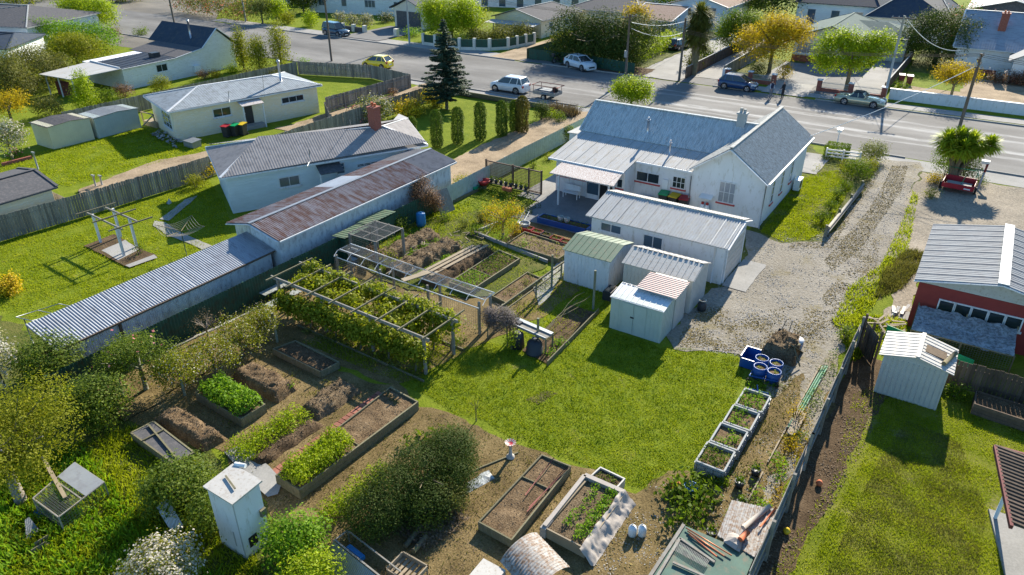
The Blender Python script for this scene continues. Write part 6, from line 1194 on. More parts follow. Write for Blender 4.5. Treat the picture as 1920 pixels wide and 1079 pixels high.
# blue drums
for k, (px, py) in enumerate(((1429, 672), (1456, 681), (1426, 688), (1452, 697))):
    x, y = G(px, py, .55); t = T('blue_barrel', ('back left', 'back right', 'front left', 'front right')[k] + ' one of four cut blue barrels of soil', 'barrel', (x, y, 0), group='cut blue barrels')
    P(MB().lathe(x, y, [(0, .02), (.27, .02), (.29, .3), (.29, .58), (.25, .58), (.25, .48), (0, .48)], 20), 'drum', 'bluepl', t); P(MB().lathe(x, y, [(.24, .49), (.1, .5), (0, .5)], 16), 'soil', 'soil', t)
    clumps('barrel_seedlings', [(x + rn.uniform(-.12, .12), y + rn.uniform(-.12, .12)) for q in range(4)], .1, .08, 'g_lime', ('seedlings in the back left barrel', 'seedlings in the back right barrel', 'seedlings in the front left barrel', 'seedlings in the front right barrel')[k], 'seedlings', .05, 8, 50 + k, z=.5)
x, y = G(1408, 668, .4); t = T('blue_crate', 'open blue crate left of the cut blue barrels', 'crate', (x, y, 0)); P(MB().beam((x - .3, y, .05), (x + .3, y, .05), .9, .06).beam((x - .32, y - .45, .3), (x - .32, y + .45, .3), .04, .55).beam((x - .3, y + .45, .3), (x + .3, y + .45, .3), .04, .55).beam((x - .3, y - .45, .25), (x + .3, y - .45, .25), .04, .45), 'body', 'bluepl', t)
t = T('shopping_cart_frame', 'blue and silver wheeled frame in front of the barrels', 'cart', (*G(1435, 708), 0)); a, b = Vector(G3(1405, 705, .3)), Vector(G3(1458, 716, .3)); n = Vector((0, .35, 0)); P(MB().tube([a, b], .03, 6).tube([a + n, b + n], .03, 6).tube([a, a + n], .025, 6).tube([b, b + n], .025, 6).tube([(a + b) / 2, (a + b) / 2 + n], .025, 6), 'frame', 'bluepl', t)
for p in (a, b): P(MB().tube([(p.x, p.y - .05, .1), (p.x, p.y, .1)], .1, 12), 'wheel', 'black', t)
t = T('blue_stand', 'blue folding metal stand beside the farthest tank planter', 'stand', (*G(1420, 735), 0)); a = Vector(G3(1402, 728, .35)); b = Vector(G3(1440, 738, .35)); c = Vector(G3(1420, 722, .5)); P(MB().tube([a, b, (b.x, b.y, 0)], .025, 6).tube([a, (a.x, a.y, 0)], .025, 6).tube([c, (a + b) / 2, Vector(G3(1412, 745, 0))], .03, 6).tube([b, Vector(G3(1430, 760, .1))], .03, 6), 'frame', 'bluepl', t)
x, y = G(1494, 638, .5); t = T('rain_barrel', 'blue and white barrel with a pale lid at the compost heap', 'barrel', (x, y, 0)); P(MB().lathe(x, y, [(0, .01), (.27, .01), (.3, .3), (.3, .5)], 18), 'drum', 'bluebright', t); P(MB().lathe(x, y, [(.31, .5), (.31, .55), (.1, .58), (0, .58)], 18), 'lid', 'whitepl', t)
heap([G(1422, 672), G(1488, 690), G(1505, 650), G(1445, 640)], .75, 'straw', 'rough compost heap behind the cut blue barrels', 'compost_heap', 'compost heap', seed=31)
t = T('compost_boards', 'leaning boards round the compost heap', 'boards', (*G(1495, 670), 0)); P(MB().beam(G3(1502, 660, 0), G3(1484, 648, .9), .25, .03).beam(G3(1500, 688, .1), G3(1488, 650, .8), .05, .05).beam(G3(1470, 630, .6), G3(1497, 648, .6), .3, .04), 'board', 'wood', t)
x, y = G(1466, 640); t = T('wheelbarrow', 'dark wheelbarrow tipped up at the compost heap', 'wheelbarrow', (x, y, 0)); P(MB().add([(x - .3, y - .1, .25), (x + .3, y - .15, .2), (x + .35, y + .35, .35), (x - .3, y + .4, .4), (x - .18, y, .1), (x + .18, y - .03, .08), (x + .2, y + .2, .15), (x - .18, y + .25, .18)], [(0, 4, 5, 1), (1, 5, 6, 2), (2, 6, 7, 3), (3, 7, 4, 0), (4, 7, 6, 5)]), 'tray', 'darkplastic', t)
P(MB().tube([(x - .2, y - .3, .15), (x - .1, y + .7, .75)], .02, 6).tube([(x + .2, y - .3, .15), (x + .15, y + .75, .72)], .02, 6), 'handle', 'woodpale', t); P(MB().tube([(x - .04, y - .4, .17), (x + .04, y - .4, .17)], .17, 14), 'wheel', 'black', t)
for k, (px, py, m, lab, h) in enumerate(((1267, 925, 'terracotta', 'square terracotta pot of bright seedlings by the path', .34), (1293, 928, 'bluebright', 'round blue tub beside the terracotta pot', .42))):
    x, y = G(px, py); t = T('plant_pot', lab, 'pot', (x, y, 0)); pf = [(0, .01), (.17, .01), (.24, h), (.21, h), (.19, h - .06), (0, h - .06)]
    P(MB().lathe(x, y, pf, 4 if k == 0 else 18), 'pot', m, t)
    clumps('pot_plant', [(x, y)], .2, .16, 'g_lime' if k == 0 else 'g_olive', ('bright seedlings in the terracotta pot', 'wilted plants in the blue tub')[k], 'plant', .07, 50 if k == 0 else 20, 60 + k, z=h - .06)
clumps('broad_leaved_vegetables', gridpts([(-5.6, 18.0), (-4.3, 17.6), (-3.9, 18.9), (-5.2, 19.4)], 4, 4, .15, 9) + gridpts([(-4.9, 16.8), (-4.4, 16.8), (-4.2, 17.8), (-4.8, 17.8)], 2, 2, .1, 9), .75, .5, 'g_mid', 'big broad-leaved vegetables between the blue tub and the tin sheet', 'vegetables', .2, 34, 61)
clumps('tall_herbs', [(-2.95 + rn.uniform(-.2, .2), 18.4 + rn.uniform(-.9, 1.1)) for k in range(16)], .65, .2, 'g_dark', 'tall narrow dark green herbs along the path', 'herbs', .09, 40, 62, asp=.25)
# hen-house like corner: flat tin roofs
t = T('tin_lean_to', 'low lean-to of dented grey tin with rubbish on it, against the board fence', 'lean-to', (-3, 16.5, 0))
f = [G3(1345, 1005, .75), G3(1372, 938, .85), G3(1462, 958, .95), G3(1415, 1045, .85)]; r = MB(); corr(r, f, (1, .1, 0), .13, .022, .02); r.slab(f, .03); P(r, 'roof', 'tinrust', t)
P(MB().prism([p[:2] for p in f], 0, .7), 'wall', 'wood', t)
tb = lambda n, l, c, p, q, r_, m, z=1.0: S(MB().tube([(*G(*p, z), z), (*G(*q, z), z)], r_, 8), n, m, l, c)
tb('pipe', 'long pale pipe lying across the dented tin', 'pipe', (1393, 990), (1443, 950), .08, 'cloth'); tb('pipe', 'thin pink pipe leaning by the fence on the dented tin', 'pipe', (1425, 988), (1455, 952), .03, 'terracotta'); tb('clay_pipe', 'short orange clay pipe on the dented tin', 'pipe', (1388, 1012), (1402, 998), .09, 'terracotta')
S(MB().add(*earthgrid([G(1358, 1015, .9), G(1385, 1030, .9), G(1392, 1005, .9), G(1368, 995, .9)], .86, .05, h=.12)), 'rag_heap', 'cloth', 'heap of pale rags on the dented tin', 'rags')
t = T('ply_cage_roof', 'green plywood topped cage at the bottom right of the garden', 'cage', (-4.2, 14.6, 0)); f = [G3(1282, 985, .8), G3(1415, 1042, .8), G3(1370, 1150, .8), G3(1200, 1110, .8)]
P(MB().slab(f, .04), 'roof', 'plywoodgreen', t); P(MB().prism([tuple(Vector(p[:2]).lerp(Vector(f[2][:2]), .04)) for p in f], 0, .7), 'wall', 'plywoodgreen', t)
P(MB().beam(f[0], f[3], .1, .1).beam(Vector(G3(1275, 1010, .84)), Vector(G3(1340, 1055, .84)), .08, .06).beam(Vector(G3(1275, 1010, .84)), Vector(G3(1230, 1085, .84)), .08, .06).beam(Vector(G3(1262, 1055, .86)), Vector(G3(1330, 1085, .86)), .07, .05), 'frame', 'pergolagrey', t)
for k in range(3): tb('copper_pipe', ('upper', 'middle', 'lower')[k] + ' orange pipe lying on the green plywood', 'pipe', (1286 + k * 3, 990 + k * 6), (1372 - k * 14, 1042 + k * 1), .022, 'copper' if k < 2 else 'terracotta', .87)
nl = netm([G3(1268, 1012, .86), G3(1330, 1052, .9), G3(1322, 1064, .9), G3(1262, 1032, .86)], .05, wd=.008); S(nl, 'rolled_netting', 'mesh', 'roll of grey wire netting on the green plywood', 'netting')
# strip beside the board fence
clumps('frame_plants', [(*G(1400 + 8 * k, 722 + 3 * (k % 3)),) for k in range(8)] + [(*G(1412 + 8 * k, 745),) for k in range(4)], .3, .25, 'g_bright', 'greens growing through the blue frames beside the barrels', 'plants', .07, 40, 65)
clumps('fence_vegetables', [(-2.7 + rn.uniform(-.25, .25), rn.uniform(17, 22)) for k in range(16)], .5, .28, 'g_bright', 'bright leafy plants on the near part of the fence strip', 'vegetables', .1, 40, 66)
clumps('potted_greens', [(-4.3 + rn.uniform(-.3, .3), 19.7 + rn.uniform(-.2, .2)) for k in range(7)], .35, .25, 'g_mid', 'leafy plants at the near end of the tank planters', 'plants', .1, 36, 67)
for k in range(5):
    x, y = -3.4 + rn.uniform(-.25, .25), 17.2 + k * .9; tt_ = dup(tp, (x, y, 0), k, ('first', 'second', 'third', 'fourth', 'fifth')[k] + ' black pot from the near end of the fence path', 'pots along the fence path'); tt_.scale = (1.3, 1.3, 1.2)
clumps('border_weeds', [(-2.45 + rn.uniform(-.3, .3), rn.uniform(17.5, 25)) for k in range(60)], .28, .22, 'g_gold', 'yellowing weeds along the board fence', 'weeds', .06, 20, 63, kind='stuff')
clumps('border_weeds', [(-2.5 + rn.uniform(-.3, .3), rn.uniform(23, 30.5)) for k in range(50)], .35, .25, 'g_mid', 'green weeds along the far part of the board fence', 'weeds', .07, 22, 64, kind='stuff')
shrub(*G(1585, 640), .8, .5, 'g_mid', 'leafy green shrub at the end of the board fence', nl=900, size=.08, seed=64); shrub(*G(1490, 790), .9, .4, 'g_gold', 'thin yellow shrub against the board fence', nl=380, size=.07, seed=65); shrub(*G(1480, 838), .5, .35, 'g_gold', 'low yellow bush below the thin yellow shrub', nl=360, size=.07, seed=66)
t = T('border_edging', 'thin timber edging along the strip by the board fence', 'edging', (-3, 24, 0)); P(MB().beam((-3.05, 21.6, .06), (-2.85, 29.0, .06), .05, .12).beam((-3.1, 17.6, .06), (-3.05, 21, .06), .05, .12), 'board', 'woodpale', t)
S(netm([(-2.95, 24, .1), (-2.75, 24, .16), (-2.55, 29, .16), (-2.75, 29, .1)], .1, wd=.02), 'green_netting', 'greennet', 'green netting laid along the strip by the fence', 'netting')
S(MB().beam(G3(1480, 815, .2), G3(1500, 770, .25), .22, .04).beam(G3(1490, 812, .18), G3(1508, 775, .2), .16, .04), 'boards', 'woodpale', 'pale boards propped by the thin yellow shrub', 'boards')
for k, (px, py, m, c_) in enumerate(((1535, 911, 'terracotta', 'orange-brown ball on the bare earth'), (1474, 1001, 'binyellow', 'yellow-orange ball on the bare earth near the fence'))):
    x, y = G(px, py); S(MB().lathe(x, y, [(0, .0), (.08, .03), (.12, .12), (.08, .21), (0, .24)], 16), 'ball', m, c_, 'ball')
# ridged shed on the yard, black bed, covered frame
t = T('ridged_shed', 'grey metal shed with a ridged cream roof missing some sheets on one side', 'shed', (.5, 29.2, 0))
w = MB().yprism([(-.6, 0), (1.7, 0), (1.7, 1.85), (.55, 2.15), (-.6, 1.85)], 28.35, 30.1)
for x in np.arange(-.45, 1.7, .19): w.box(x - .012, 28.32, .02, x + .012, 28.35, 1.8)
P(w, 'wall', 'shedwarm', t); r = MB()
for x in (-.78, 1.88):
    f = [(.55, 28.2, 2.2), (.55, 30.3, 2.2), (x, 30.3, 1.88), (x, 28.2, 1.88)]; r.slab(f, .03); ribs(r, f, V_, .26, .02, .025)
ro = P(r, 'roof', 'offwhite', t); P(MB().beam((.55, 28.2, 2.23), (.55, 30.3, 2.23), .14, .03), 'ridge_cap', 'offwhite', ro)
P(MB().slab([(.75, 28.9, 2.185), (.75, 29.5, 2.185), (1.5, 29.5, 2.03), (1.5, 28.9, 2.03)], .02), 'patch', 'litter', ro)
S(MB().tube([(1.45, 28.5, 2.08), (1.78, 29.7, 2.02)], .09, 8), 'log', 'bark', 'short log lying on the ridged shed roof', 'log')
bed([(2.9, 28.9), (5.6, 28.7), (5.6, 29.8), (2.9, 29.9)], .5, 'black-walled raised bed in the shade at the right edge', 'earth', m='fencebrown', seed=33)
shrub(*G(1790, 745), .6, .4, 'g_mid', 'leafy plant beside the ridged shed wall', nl=600, size=.1, seed=67)
t = T('red_shed', 'red-walled workshop with a pale roof ridged along its length', 'workshop', (2.8, 38.5, 0))
P(MB().yprism([(-.2, 0), (6.0, 0), (6.0, 2.35), (-.2, 2.35)], 34.85, 41.8), 'wall', 'redwall', t); P(MB().yprism([(-.2, 2.36), (6.0, 2.36), (6.0, 2.5), (2.9, 3.15), (-.2, 2.5)], 34.86, 41.79), 'gable', 'offwhite', t)
r = MB()
for x in (-.42, 6.2):
    f = [(2.9, 34.55, 3.24), (2.9, 42.1, 3.24), (x, 42.1, 2.55), (x, 34.55, 2.55)]; r.slab(f, .05)
    for k in range(11): y = 34.6 + k * .745; r.beam((2.9, y, 3.255), (x, y, 2.565), .09, .02)
    ribs(r, f, V_, .186, .012, .03)
ro = P(r, 'roof', 'roofpale', t); P(MB().beam((2.9, 34.5, 3.29), (2.9, 42.15, 3.29), .42, .04).beam((2.9, 34.53, 3.2), (-.42, 34.53, 2.5), .05, .12, (0, 1, 0)).beam((2.9, 34.53, 3.2), (6.2, 34.53, 2.5), .05, .12, (0, 1, 0)), 'ridge_cap', 'white', ro)
for k in range(5): window(t, (.8 + k * .66, 34.85, 1.15), U, SN, .62, .6, 1, 1)
P(MB().box(-.6, 35.2, 0, -.21, 36.1, .12), 'step', 'path', t)
t = T('plastic_cover', 'crumpled silvery plastic cover on posts along the red workshop wall', 'cover', (2, 33.5, 0)); vs = []; 
for i in range(41):
    for j in range(21): a, b = i / 40, j / 20; vs.append((.05 + 3.9 * a, 32.3 + 2.2 * b, 1.15 + .25 * b - .12 * sin(pi * b) + .13 * noise.noise(Vector((a * 9, b * 3, 2))) + .07 * noise.noise(Vector((a * 22, b * 14, 5)))))
P(MB().add(vs, [(i * 21 + j, (i + 1) * 21 + j, (i + 1) * 21 + j + 1, i * 21 + j + 1) for i in range(40) for j in range(20)], True), 'plastic', 'tarp', t)
fr = MB(); 
for x in (.05, 2, 3.95): fr.beam((x, 32.3, 0), (x, 32.3, 1.2), .05, .05).beam((x, 34.5, 0), (x, 34.5, 1.5), .05, .05)
fr.beam((.05, 32.3, 1.17), (3.95, 32.3, 1.17), .04, .04); P(fr, 'frame', 'wood', t); P(netm([(.05, 32.28, .1), (3.95, 32.28, .1), (3.95, 32.28, 1.15), (.05, 32.28, 1.15)], .1, wd=.008), 'netting', 'mesh', t)
S(MB().beam((-.9, 32.9, .55), (2.6, 31.4, .75), .03, .5), 'green_mesh', 'greennet', 'strip of bright green mesh between the shed and the covered frame', 'mesh')
t = T('pallet_stack', 'broken pale pallets piled beside the red workshop', 'pallets', (-.9, 34, 0)); pl = MB()
for k in range(14): x, y = -.9 + rn.uniform(-.5, .5), 33.6 + rn.uniform(-.7, .8); a = rn.uniform(0, 3); pl.beam((x, y, rn.uniform(.05, .5)), (x + cos(a) * .7, y + sin(a) * .7, rn.uniform(.05, .5)), .1, .03)
P(pl, 'board', 'woodpale', t); t = T('white_offcuts', 'white offcuts heaped at the corner of the red workshop', 'offcuts', (-.7, 35.6, 0)); pl = MB()
for k in range(8): x, y = -.7 + rn.uniform(-.2, .2), 35.6 + rn.uniform(-.3, .3); a = rn.uniform(1, 2); pl.beam((x, y, rn.uniform(.05, .25)), (x + cos(a) * .7, y + sin(a) * .7, rn.uniform(.05, .3)), .14, .03)
P(pl, 'board', 'offwhite', t)
# carport corner
t = T('porch_roof', 'dark ribbed porch roof on a white post over a concrete slab', 'porch', (5, 21.5, 0)); f = [(3.3, 23.7, 2.35), (3.9, 20.3, 2.2), (8, 20.3, 2.2), (8, 24, 2.35)]; r = MB(); r.slab(f, .04); ribs(r, f, (.1, 1, 0), .17, .03, .07); P(r, 'roof', 'fencebrown', t)
P(MB().beam((3.3, 23.7, 2.3), (3.9, 20.2, 2.15), .09, .14).beam((3.3, 23.7, 2.3), (8, 24.0, 2.3), .08, .12), 'gutter', 'redbrown', t); P(MB().tube([(3.95, 23.0, .05), (3.95, 23.0, 2.3)], .06, 8), 'post', 'whitepl', t); P(MB().prism([(3.75, 23.35), (4.4, 20.2), (9, 20.2), (9, 23.6)], 0, .1), 'slab', 'path', t)
# rose pergola and clothes line
t = T('rose_pergola', 'small white-posted pergola casting striped shadows on the left lawn', 'pergola', (-39.8, 19.3, 0))
posts(t, [(-41.35, 19.15), (-38.5, 18.85), (-39.0, 20.15 - .2), (-41.2, 20.3)], 1.85, 'white', .06); 
P(MB().beam((-41.9, 19.1, 1.85), (-37.9, 18.85, 1.85), .06, .1).beam((-41.9, 20.15, 1.85), (-38.2, 19.95, 1.85), .06, .1), 'beam', 'pergolagrey', t)
for a, b in (((-41.9, 18.5), (-41.7, 20.8)), ((-40, 18.4), (-39.8, 20.9)), ((-38.1, 18.2), (-37.9, 20.7))): P(MB().beam((*a, 1.93), (*b, 1.93), .06, .07), 'rafter', 'wood', t)
shrub(*G(262, 478), .7, .35, 'g_mid', 'rose bush at the foot of the white-posted pergola', nl=260, size=.08, seed=68)
t = T('rotary_clothesline', 'rotary clothesline with drooping pale cords and pegs', 'clothesline', (-35.7, 20.9, 0)); P(MB().cyl(-35.7, 20.9, 0, 1.6, .025, 8), 'pole', 'greenfence', t); ar = MB(); ln = MB(); ends = []
for k in range(4): a = k * pi / 2 + .5; e = (-35.7 + cos(a) * 1.45, 20.9 + sin(a) * 1.45, 1.85); ends.append(Vector(e)); ar.tube([(-35.7, 20.9, 1.5), e], .018, 5)
P(ar, 'arm', 'bark', t); c0 = Vector((-35.7, 20.9, 1.5))
for k in range(4):
    for q in (.4, .55, .7, .85, 1.0): a, b = c0.lerp(ends[k], q), c0.lerp(ends[(k + 1) % 4], q); mdl = (a + b) / 2 - Vector((0, 0, .12 + .12 * q)); ln.tube([a, (a + mdl) / 2 - Vector((0, 0, .04)), mdl, (b + mdl) / 2 - Vector((0, 0, .04)), b], .009, 4)
P(ln, 'line', 'cloth', t)
t = T('folding_clothesline', 'flat folding clothes frame behind the long shed', 'clothesline', (-34, 11.5, 0)); a, b, c, d = (Vector(G3(*p, 1.4)) for p in ((30, 595), (110, 570), (150, 578), (60, 602))); fr = MB()
for p, q in ((a, b), (b, c), (c, d), (d, a), ((a + b) / 2, (c + d) / 2)): fr.tube([p, q], .02, 5)
P(fr, 'frame', 'steel', t); 
for p in ((a + d) / 2, (b + c) / 2): P(MB().cyl(p.x, p.y, 0, 1.4, .03, 6), 'post', 'steel', t)
S(MB().add(*earthgrid([G(310, 382), G(316, 385), G(322, 380), G(316, 376)], 0, .1, h=.25)), 'scrap_bundle', 'polegrey', 'small grey bundle left on the neighbour lawn', 'bundle')
for k, (px, py) in enumerate(((72, 318), (180, 350), (192, 348))):
    x, y = G(px, py); t = T('lawn_post', ('bare forked post on the cream house lawn', 'left of two short posts by the gravel path', 'right of two short posts by the gravel path')[k], 'post', (x, y, 0)); P(MB().tube([(x, y, 0), (x, y, (1.3, .8, .7)[k])], .06, 7).beam((x - .2, y, (1.3, .8, .7)[k]), (x + .2, y, (1.32, .82, .72)[k]), .08, .1), 'post', 'polegrey', t)
t = T('low_brick_bed', 'brick-edged flower bed at the left edge of the cream house lawn', 'garden bed', (*G(30, 300), 0)); P(MB().beam((*G(5, 312), .12), (*G(60, 298), .12), .2, .24), 'edging', 'brick', t)
bits('stacked_stones', [G(285, 255), G(300, 245), G(345, 268), G(330, 280)], 260, .3, 'stone', 'rubble of grey stones by the corner of the cream house', 8, z=.08, lift=.2, cat='rubble', asp=.8)
S(MB().beam(G3(365, 633, .3), G3(440, 600, .35), .14, .06), 'board', 'offwhite', 'white board lying among the fruit trees', 'board'); S(MB().beam(G3(330, 650, .3), G3(470, 585, .35), .1, .06).beam(G3(388, 590, .2), G3(400, 563, 1.2), .12, .04), 'boards', 'pergolagrey', 'long grey boards propped by the green fence', 'boards')
t = T('white_trays', 'white seed trays and sheets beside the green fence', 'trays', (*G(510, 555), 0)); P(MB().beam(G3(490, 552, .5), G3(540, 528, .5), .6, .04).beam(G3(500, 575, .3), G3(560, 545, .3), .5, .04), 'tray', 'ibc', t)
# ============================================================ vehicles
def loft(mb, rings, closed=True, sm=True):
    n = len(rings[0]); vs = [p for r in rings for p in r]
    fs = [(i * n + j, (i + 1) * n + j, (i + 1) * n + (j + 1) % n, i * n + (j + 1) % n) for i in range(len(rings) - 1) for j in range(n if closed else n - 1)]
    mb.add(vs, fs, sm); o = len(mb.v) - len(vs); mb.f += [tuple(o + j for j in range(n)), tuple(o + (len(rings) - 1) * n + j for j in range(n - 1, -1, -1))]; mb.sm += [False, False]
def car(label, loc, rz, L, W, H, paintm, prof, green, wx, cat='car', name='parked_car', roofm=None, wr=.31, lower=None, belt=None, top=None, rimm='silver'):
    """prof: (x, deck z, half width) from tail to nose as fractions; green: four x for tail base, roof rear, roof front, screen base"""
    t = T(name, label, cat, (0, 0, 0)); hw = W / 2; rings = []
    for x, z, k in prof:
        w_ = hw * k; x *= L; zl = .2
        rings.append([(x, -w_ * .9, zl), (x, -w_, zl + .14), (x, -w_ * 1.0, z * .62), (x, -w_ * .95, z * .93), (x, -w_ * .82, z), (x, 0, z + .025), (x, w_ * .82, z), (x, w_ * .95, z * .93), (x, w_, z * .62), (x, w_, zl + .14), (x, w_ * .9, zl)])
    mb = MB(); loft(mb, rings); body = P(mb, 'body', paintm, t)
    if lower: P(MB().box(-L * .47, -hw * 1.005, .17, L * .47, hw * 1.005, .34), 'lower_panel', lower, t)
    a, b, c, d = [q * L for q in green]; bz = belt; g0, g1 = hw * .88, hw * .70
    gl = MB(); Q = lambda x, w_, z: (x, w_, z)
    vs = [Q(a, -g0, bz), Q(d, -g0, bz), Q(d, g0, bz), Q(a, g0, bz), Q(b, -g1, H - .05), Q(c, -g1, H - .05), Q(c, g1, H - .05), Q(b, g1, H - .05)]
    gl.add(vs, [(4, 5, 6, 7), (0, 1, 5, 4), (1, 2, 6, 5), (2, 3, 7, 6), (3, 0, 4, 7)]); P(gl, 'window', 'glass', t)
    if top != 'open':
        rf = MB(); e = .03; rf.add([(b - e, -g1 - e, H - .06), (c + e, -g1 - e, H - .06), (c + e, g1 + e, H - .06), (b - e, g1 + e, H - .06), (b + .1, -g1 * .85, H), (c - .1, -g1 * .85, H), (c - .1, g1 * .85, H), (b + .1, g1 * .85, H)], [(4, 5, 6, 7), (0, 1, 5, 4), (1, 2, 6, 5), (2, 3, 7, 6), (3, 0, 4, 7), (3, 2, 1, 0)])
        P(rf, 'roof', roofm or paintm, t)
        pl = MB()
        for s in (-1, 1):
            pl.beam((a, s * g0, bz), (b, s * g1, H - .05), .09, .05, (0, 1, 0)).beam((d, s * g0, bz), (c, s * g1, H - .05), .07, .05, (0, 1, 0))
            m0 = (a + d) / 2; m1 = (b + c) / 2; pl.beam((m0, s * (g0 + .01), bz), (m1, s * (g1 + .01), H - .05), .07, .03, (0, 1, 0))
            if top != 'coupe': pl.beam((a * .8 + d * .2 - .0, s * (g0 + .01), bz), (b * .88 + c * .12, s * (g1 + .01), H - .05), .1, .03, (0, 1, 0))
        P(pl, 'pillar', paintm, t)
    for s in (-1, 1):
        P(MB().box(d - .25, s * (hw + .0), bz + .0, d - .1, s * (hw + .16), bz + .13), 'wing_mirror', paintm, t)
        P(MB().add([(L * .465, s * hw * .5, .62), (L * .475, s * hw * .5, .74), (L * .40, s * hw * .93, .78), (L * .40, s * hw * .95, .64), (L * .5, s * hw * .5, .62), (L * .495, s * hw * .5, .74), (L * .42, s * hw * .99, .78), (L * .42, s * hw * 1.0, .64)], [(4, 5, 6, 7), (0, 4, 5, 1), (1, 5, 6, 2), (2, 6, 7, 3), (3, 7, 4, 0)]), 'headlight', 'lamp', t)
        P(MB().box(-L * .502, s * hw * .62, .68, -L * .47, s * hw * .93, .9), 'tail_light', 'taillamp', t)
        for x in wx:
            x *= L; P(MB().tube([(x, s * (hw - .2), wr + .02), (x, s * (hw + .006), wr + .02)], wr * 1.2, 20), 'wheel_arch', 'black', t)
            w_ = P(MB().tube([(x, s * (hw - .2), wr), (x, s * (hw + .02), wr)], wr, 20), 'wheel', 'black', t); rm = MB().tube([(x, s * (hw + .02), wr), (x, s * (hw + .026), wr)], wr * .25, 10)
            for k in range(5): q = k * 2 * pi / 5; rm.beam((x, s * (hw + .026), wr), (x + cos(q) * wr * .66, s * (hw + .026), wr + sin(q) * wr * .66), .07, .012, (0, 1, 0))
            rv = [(x + cos(q * pi / 9) * r_, s * (hw + .026), wr + sin(q * pi / 9) * r_) for r_ in (wr * .6, wr * .7) for q in range(18)]; rm.add(rv, [(q, (q + 1) % 18, 18 + (q + 1) % 18, 18 + q) for q in range(18)]); P(rm, 'rim', rimm, w_)
    P(MB().box(L * .475, -hw * .45, .36, L * .503, hw * .45, .55), 'grille', 'black', t); P(MB().box(L * .5, -.25, .28, L * .508, .25, .38).box(-L * .508, -.25, .45, -L * .5, .25, .55), 'number_plate', 'whitepl', t)
    t.location = (*loc, 0); t.rotation_euler = (0, 0, rz); return t
HATCH = [(-.5, .62, .86), (-.485, .9, .93), (-.42, .95, 1), (-.2, .95, 1), (.1, .93, 1), (.25, .9, 1), (.38, .8, .97), (.46, .68, .88), (.5, .5, .74)]
SUVP = [(-.5, .7, .9), (-.485, 1.0, .95), (-.42, 1.05, 1), (-.2, 1.03, 1), (.1, 1.02, 1), (.27, 1.0, 1), (.4, .93, .98), (.47, .82, .9), (.5, .6, .8)]
car('white boxy hatchback parked in front of the flat trailer', (-41.75, 63.85), pi + .02, 4.1, 1.78, 1.62, carpaint('white_car', (.72, .73, .73)), SUVP, (-.47, -.40, .08, .27), (-.31, .31), belt=1.0, wr=.33)
car('white crossover parked in the shade of the dark hedge', (-40.95, 77.9), -.40, 4.35, 1.8, 1.55, carpaint('white_crossover', (.62, .66, .70)), SUVP, (-.47, -.30, .06, .27), (-.30, .31), belt=.98, wr=.35, lower='darkplastic')
car('dark blue hatchback parked in front of the brick fence', (-22.0, 77.9), -.03, 3.95, 1.7, 1.5, carpaint('blue_car', (.012, .045, .13)), HATCH, (-.48, -.36, .06, .30), (-.31, .31), belt=.93)
car('bright yellow small hatchback on the street beyond the paling fence', (*(sum(v) / 2 for v in zip(G(690, 127), G(714, 131))),), pi + .12, 3.7, 1.66, 1.45, carpaint('yellow_car', (.9, .66, .005)), HATCH, (-.48, -.34, .06, .30), (-.31, .31), belt=.9, wr=.29)
bpy.data.objects['parked_car.003'].location.x += -.1; bpy.data.objects['parked_car.003'].location.y += .7
car('dark blue and silver four-wheel drive by the kerb near the corner drive', (*G(631, 67),), -.1, 4.5, 1.8, 1.85, carpaint('navy_car', (.02, .05, .085)), SUVP, (-.49, -.44, .10, .24), (-.31, .31), belt=1.08, wr=.37, lower='steel', cat='car')
GTP = [(-.5, .55, .88), (-.48, .8, .95), (-.35, .84, 1), (-.15, .84, 1), (.1, .84, 1), (.25, .82, 1), (.4, .76, .97), (.47, .66, .92), (.5, .5, .85)]
g = car('pale gold classic convertible with a dark soft top beside the kerb', (-9.9, 78.0), -.02, 4.6, 1.78, 1.28, carpaint('gold_car', (.42, .40, .27), .3), GTP, (-.22, -.14, .04, .14), (-.29, .29), belt=.83, roofm='black', top='coupe')
P(MB().add([(-1.25, -.72, .84), (-.55, -.62, 1.25), (-.55, .62, 1.25), (-1.25, .72, .84), (-.3, -.6, 1.3), (-.3, .6, 1.3)], [(0, 1, 2, 3), (1, 4, 5, 2), (0, 3, 2, 1)]), 'soft_top', 'black', g)
car('dark car under the trees beside the timber pole', (*G(1272, 92),), 1.4, 4.3, 1.75, 1.45, carpaint('black_car', (.02, .022, .03)), HATCH, (-.47, -.34, .06, .28), (-.31, .31), belt=.92)
# flat trailer
t = T('box_trailer', 'galvanised box trailer with a rack hitched behind the white boxy hatchback', 'trailer', (0, 0, 0))
P(MB().box(-1.25, -.75, .45, 1.25, .75, .5).box(-1.25, -.78, .5, 1.25, -.75, .8).box(-1.25, .75, .5, 1.25, .78, .8).box(-1.27, -.78, .5, -1.24, .78, .8).box(1.24, -.78, .5, 1.27, .78, .8), 'tray', 'steel', t)
P(MB().tube([(-1.25, -.4, .45), (-2.3, 0, .42), (-1.25, .4, .45)], .04, 6).cyl(-2.1, 0, .05, .7, .03, 8), 'drawbar', 'steel', t)
fr = MB()
for x in (-1.2, 1.2):
    for y in (-.75, .75): fr.tube([(x, y, .8), (x, y, 1.35)], .025, 6)
fr.tube([(-1.4, -.75, 1.35), (1.5, -.75, 1.35)], .035, 6).tube([(-1.4, .75, 1.35), (1.5, .75, 1.35)], .035, 6).tube([(-1.4, -.75, 1.35), (-1.4, .75, 1.35)], .035, 6).tube([(1.5, -.75, 1.35), (1.5, .75, 1.35)], .035, 6); P(fr, 'rack', 'redbrown', t)
P(MB().box(-.7, -.5, .82, .6, .5, .9), 'load', 'polegrey', t); P(MB().tube([(.9, -.1, 1.0), (.9, .1, 1.0)], .3, 16), 'spare_wheel', 'black', t)
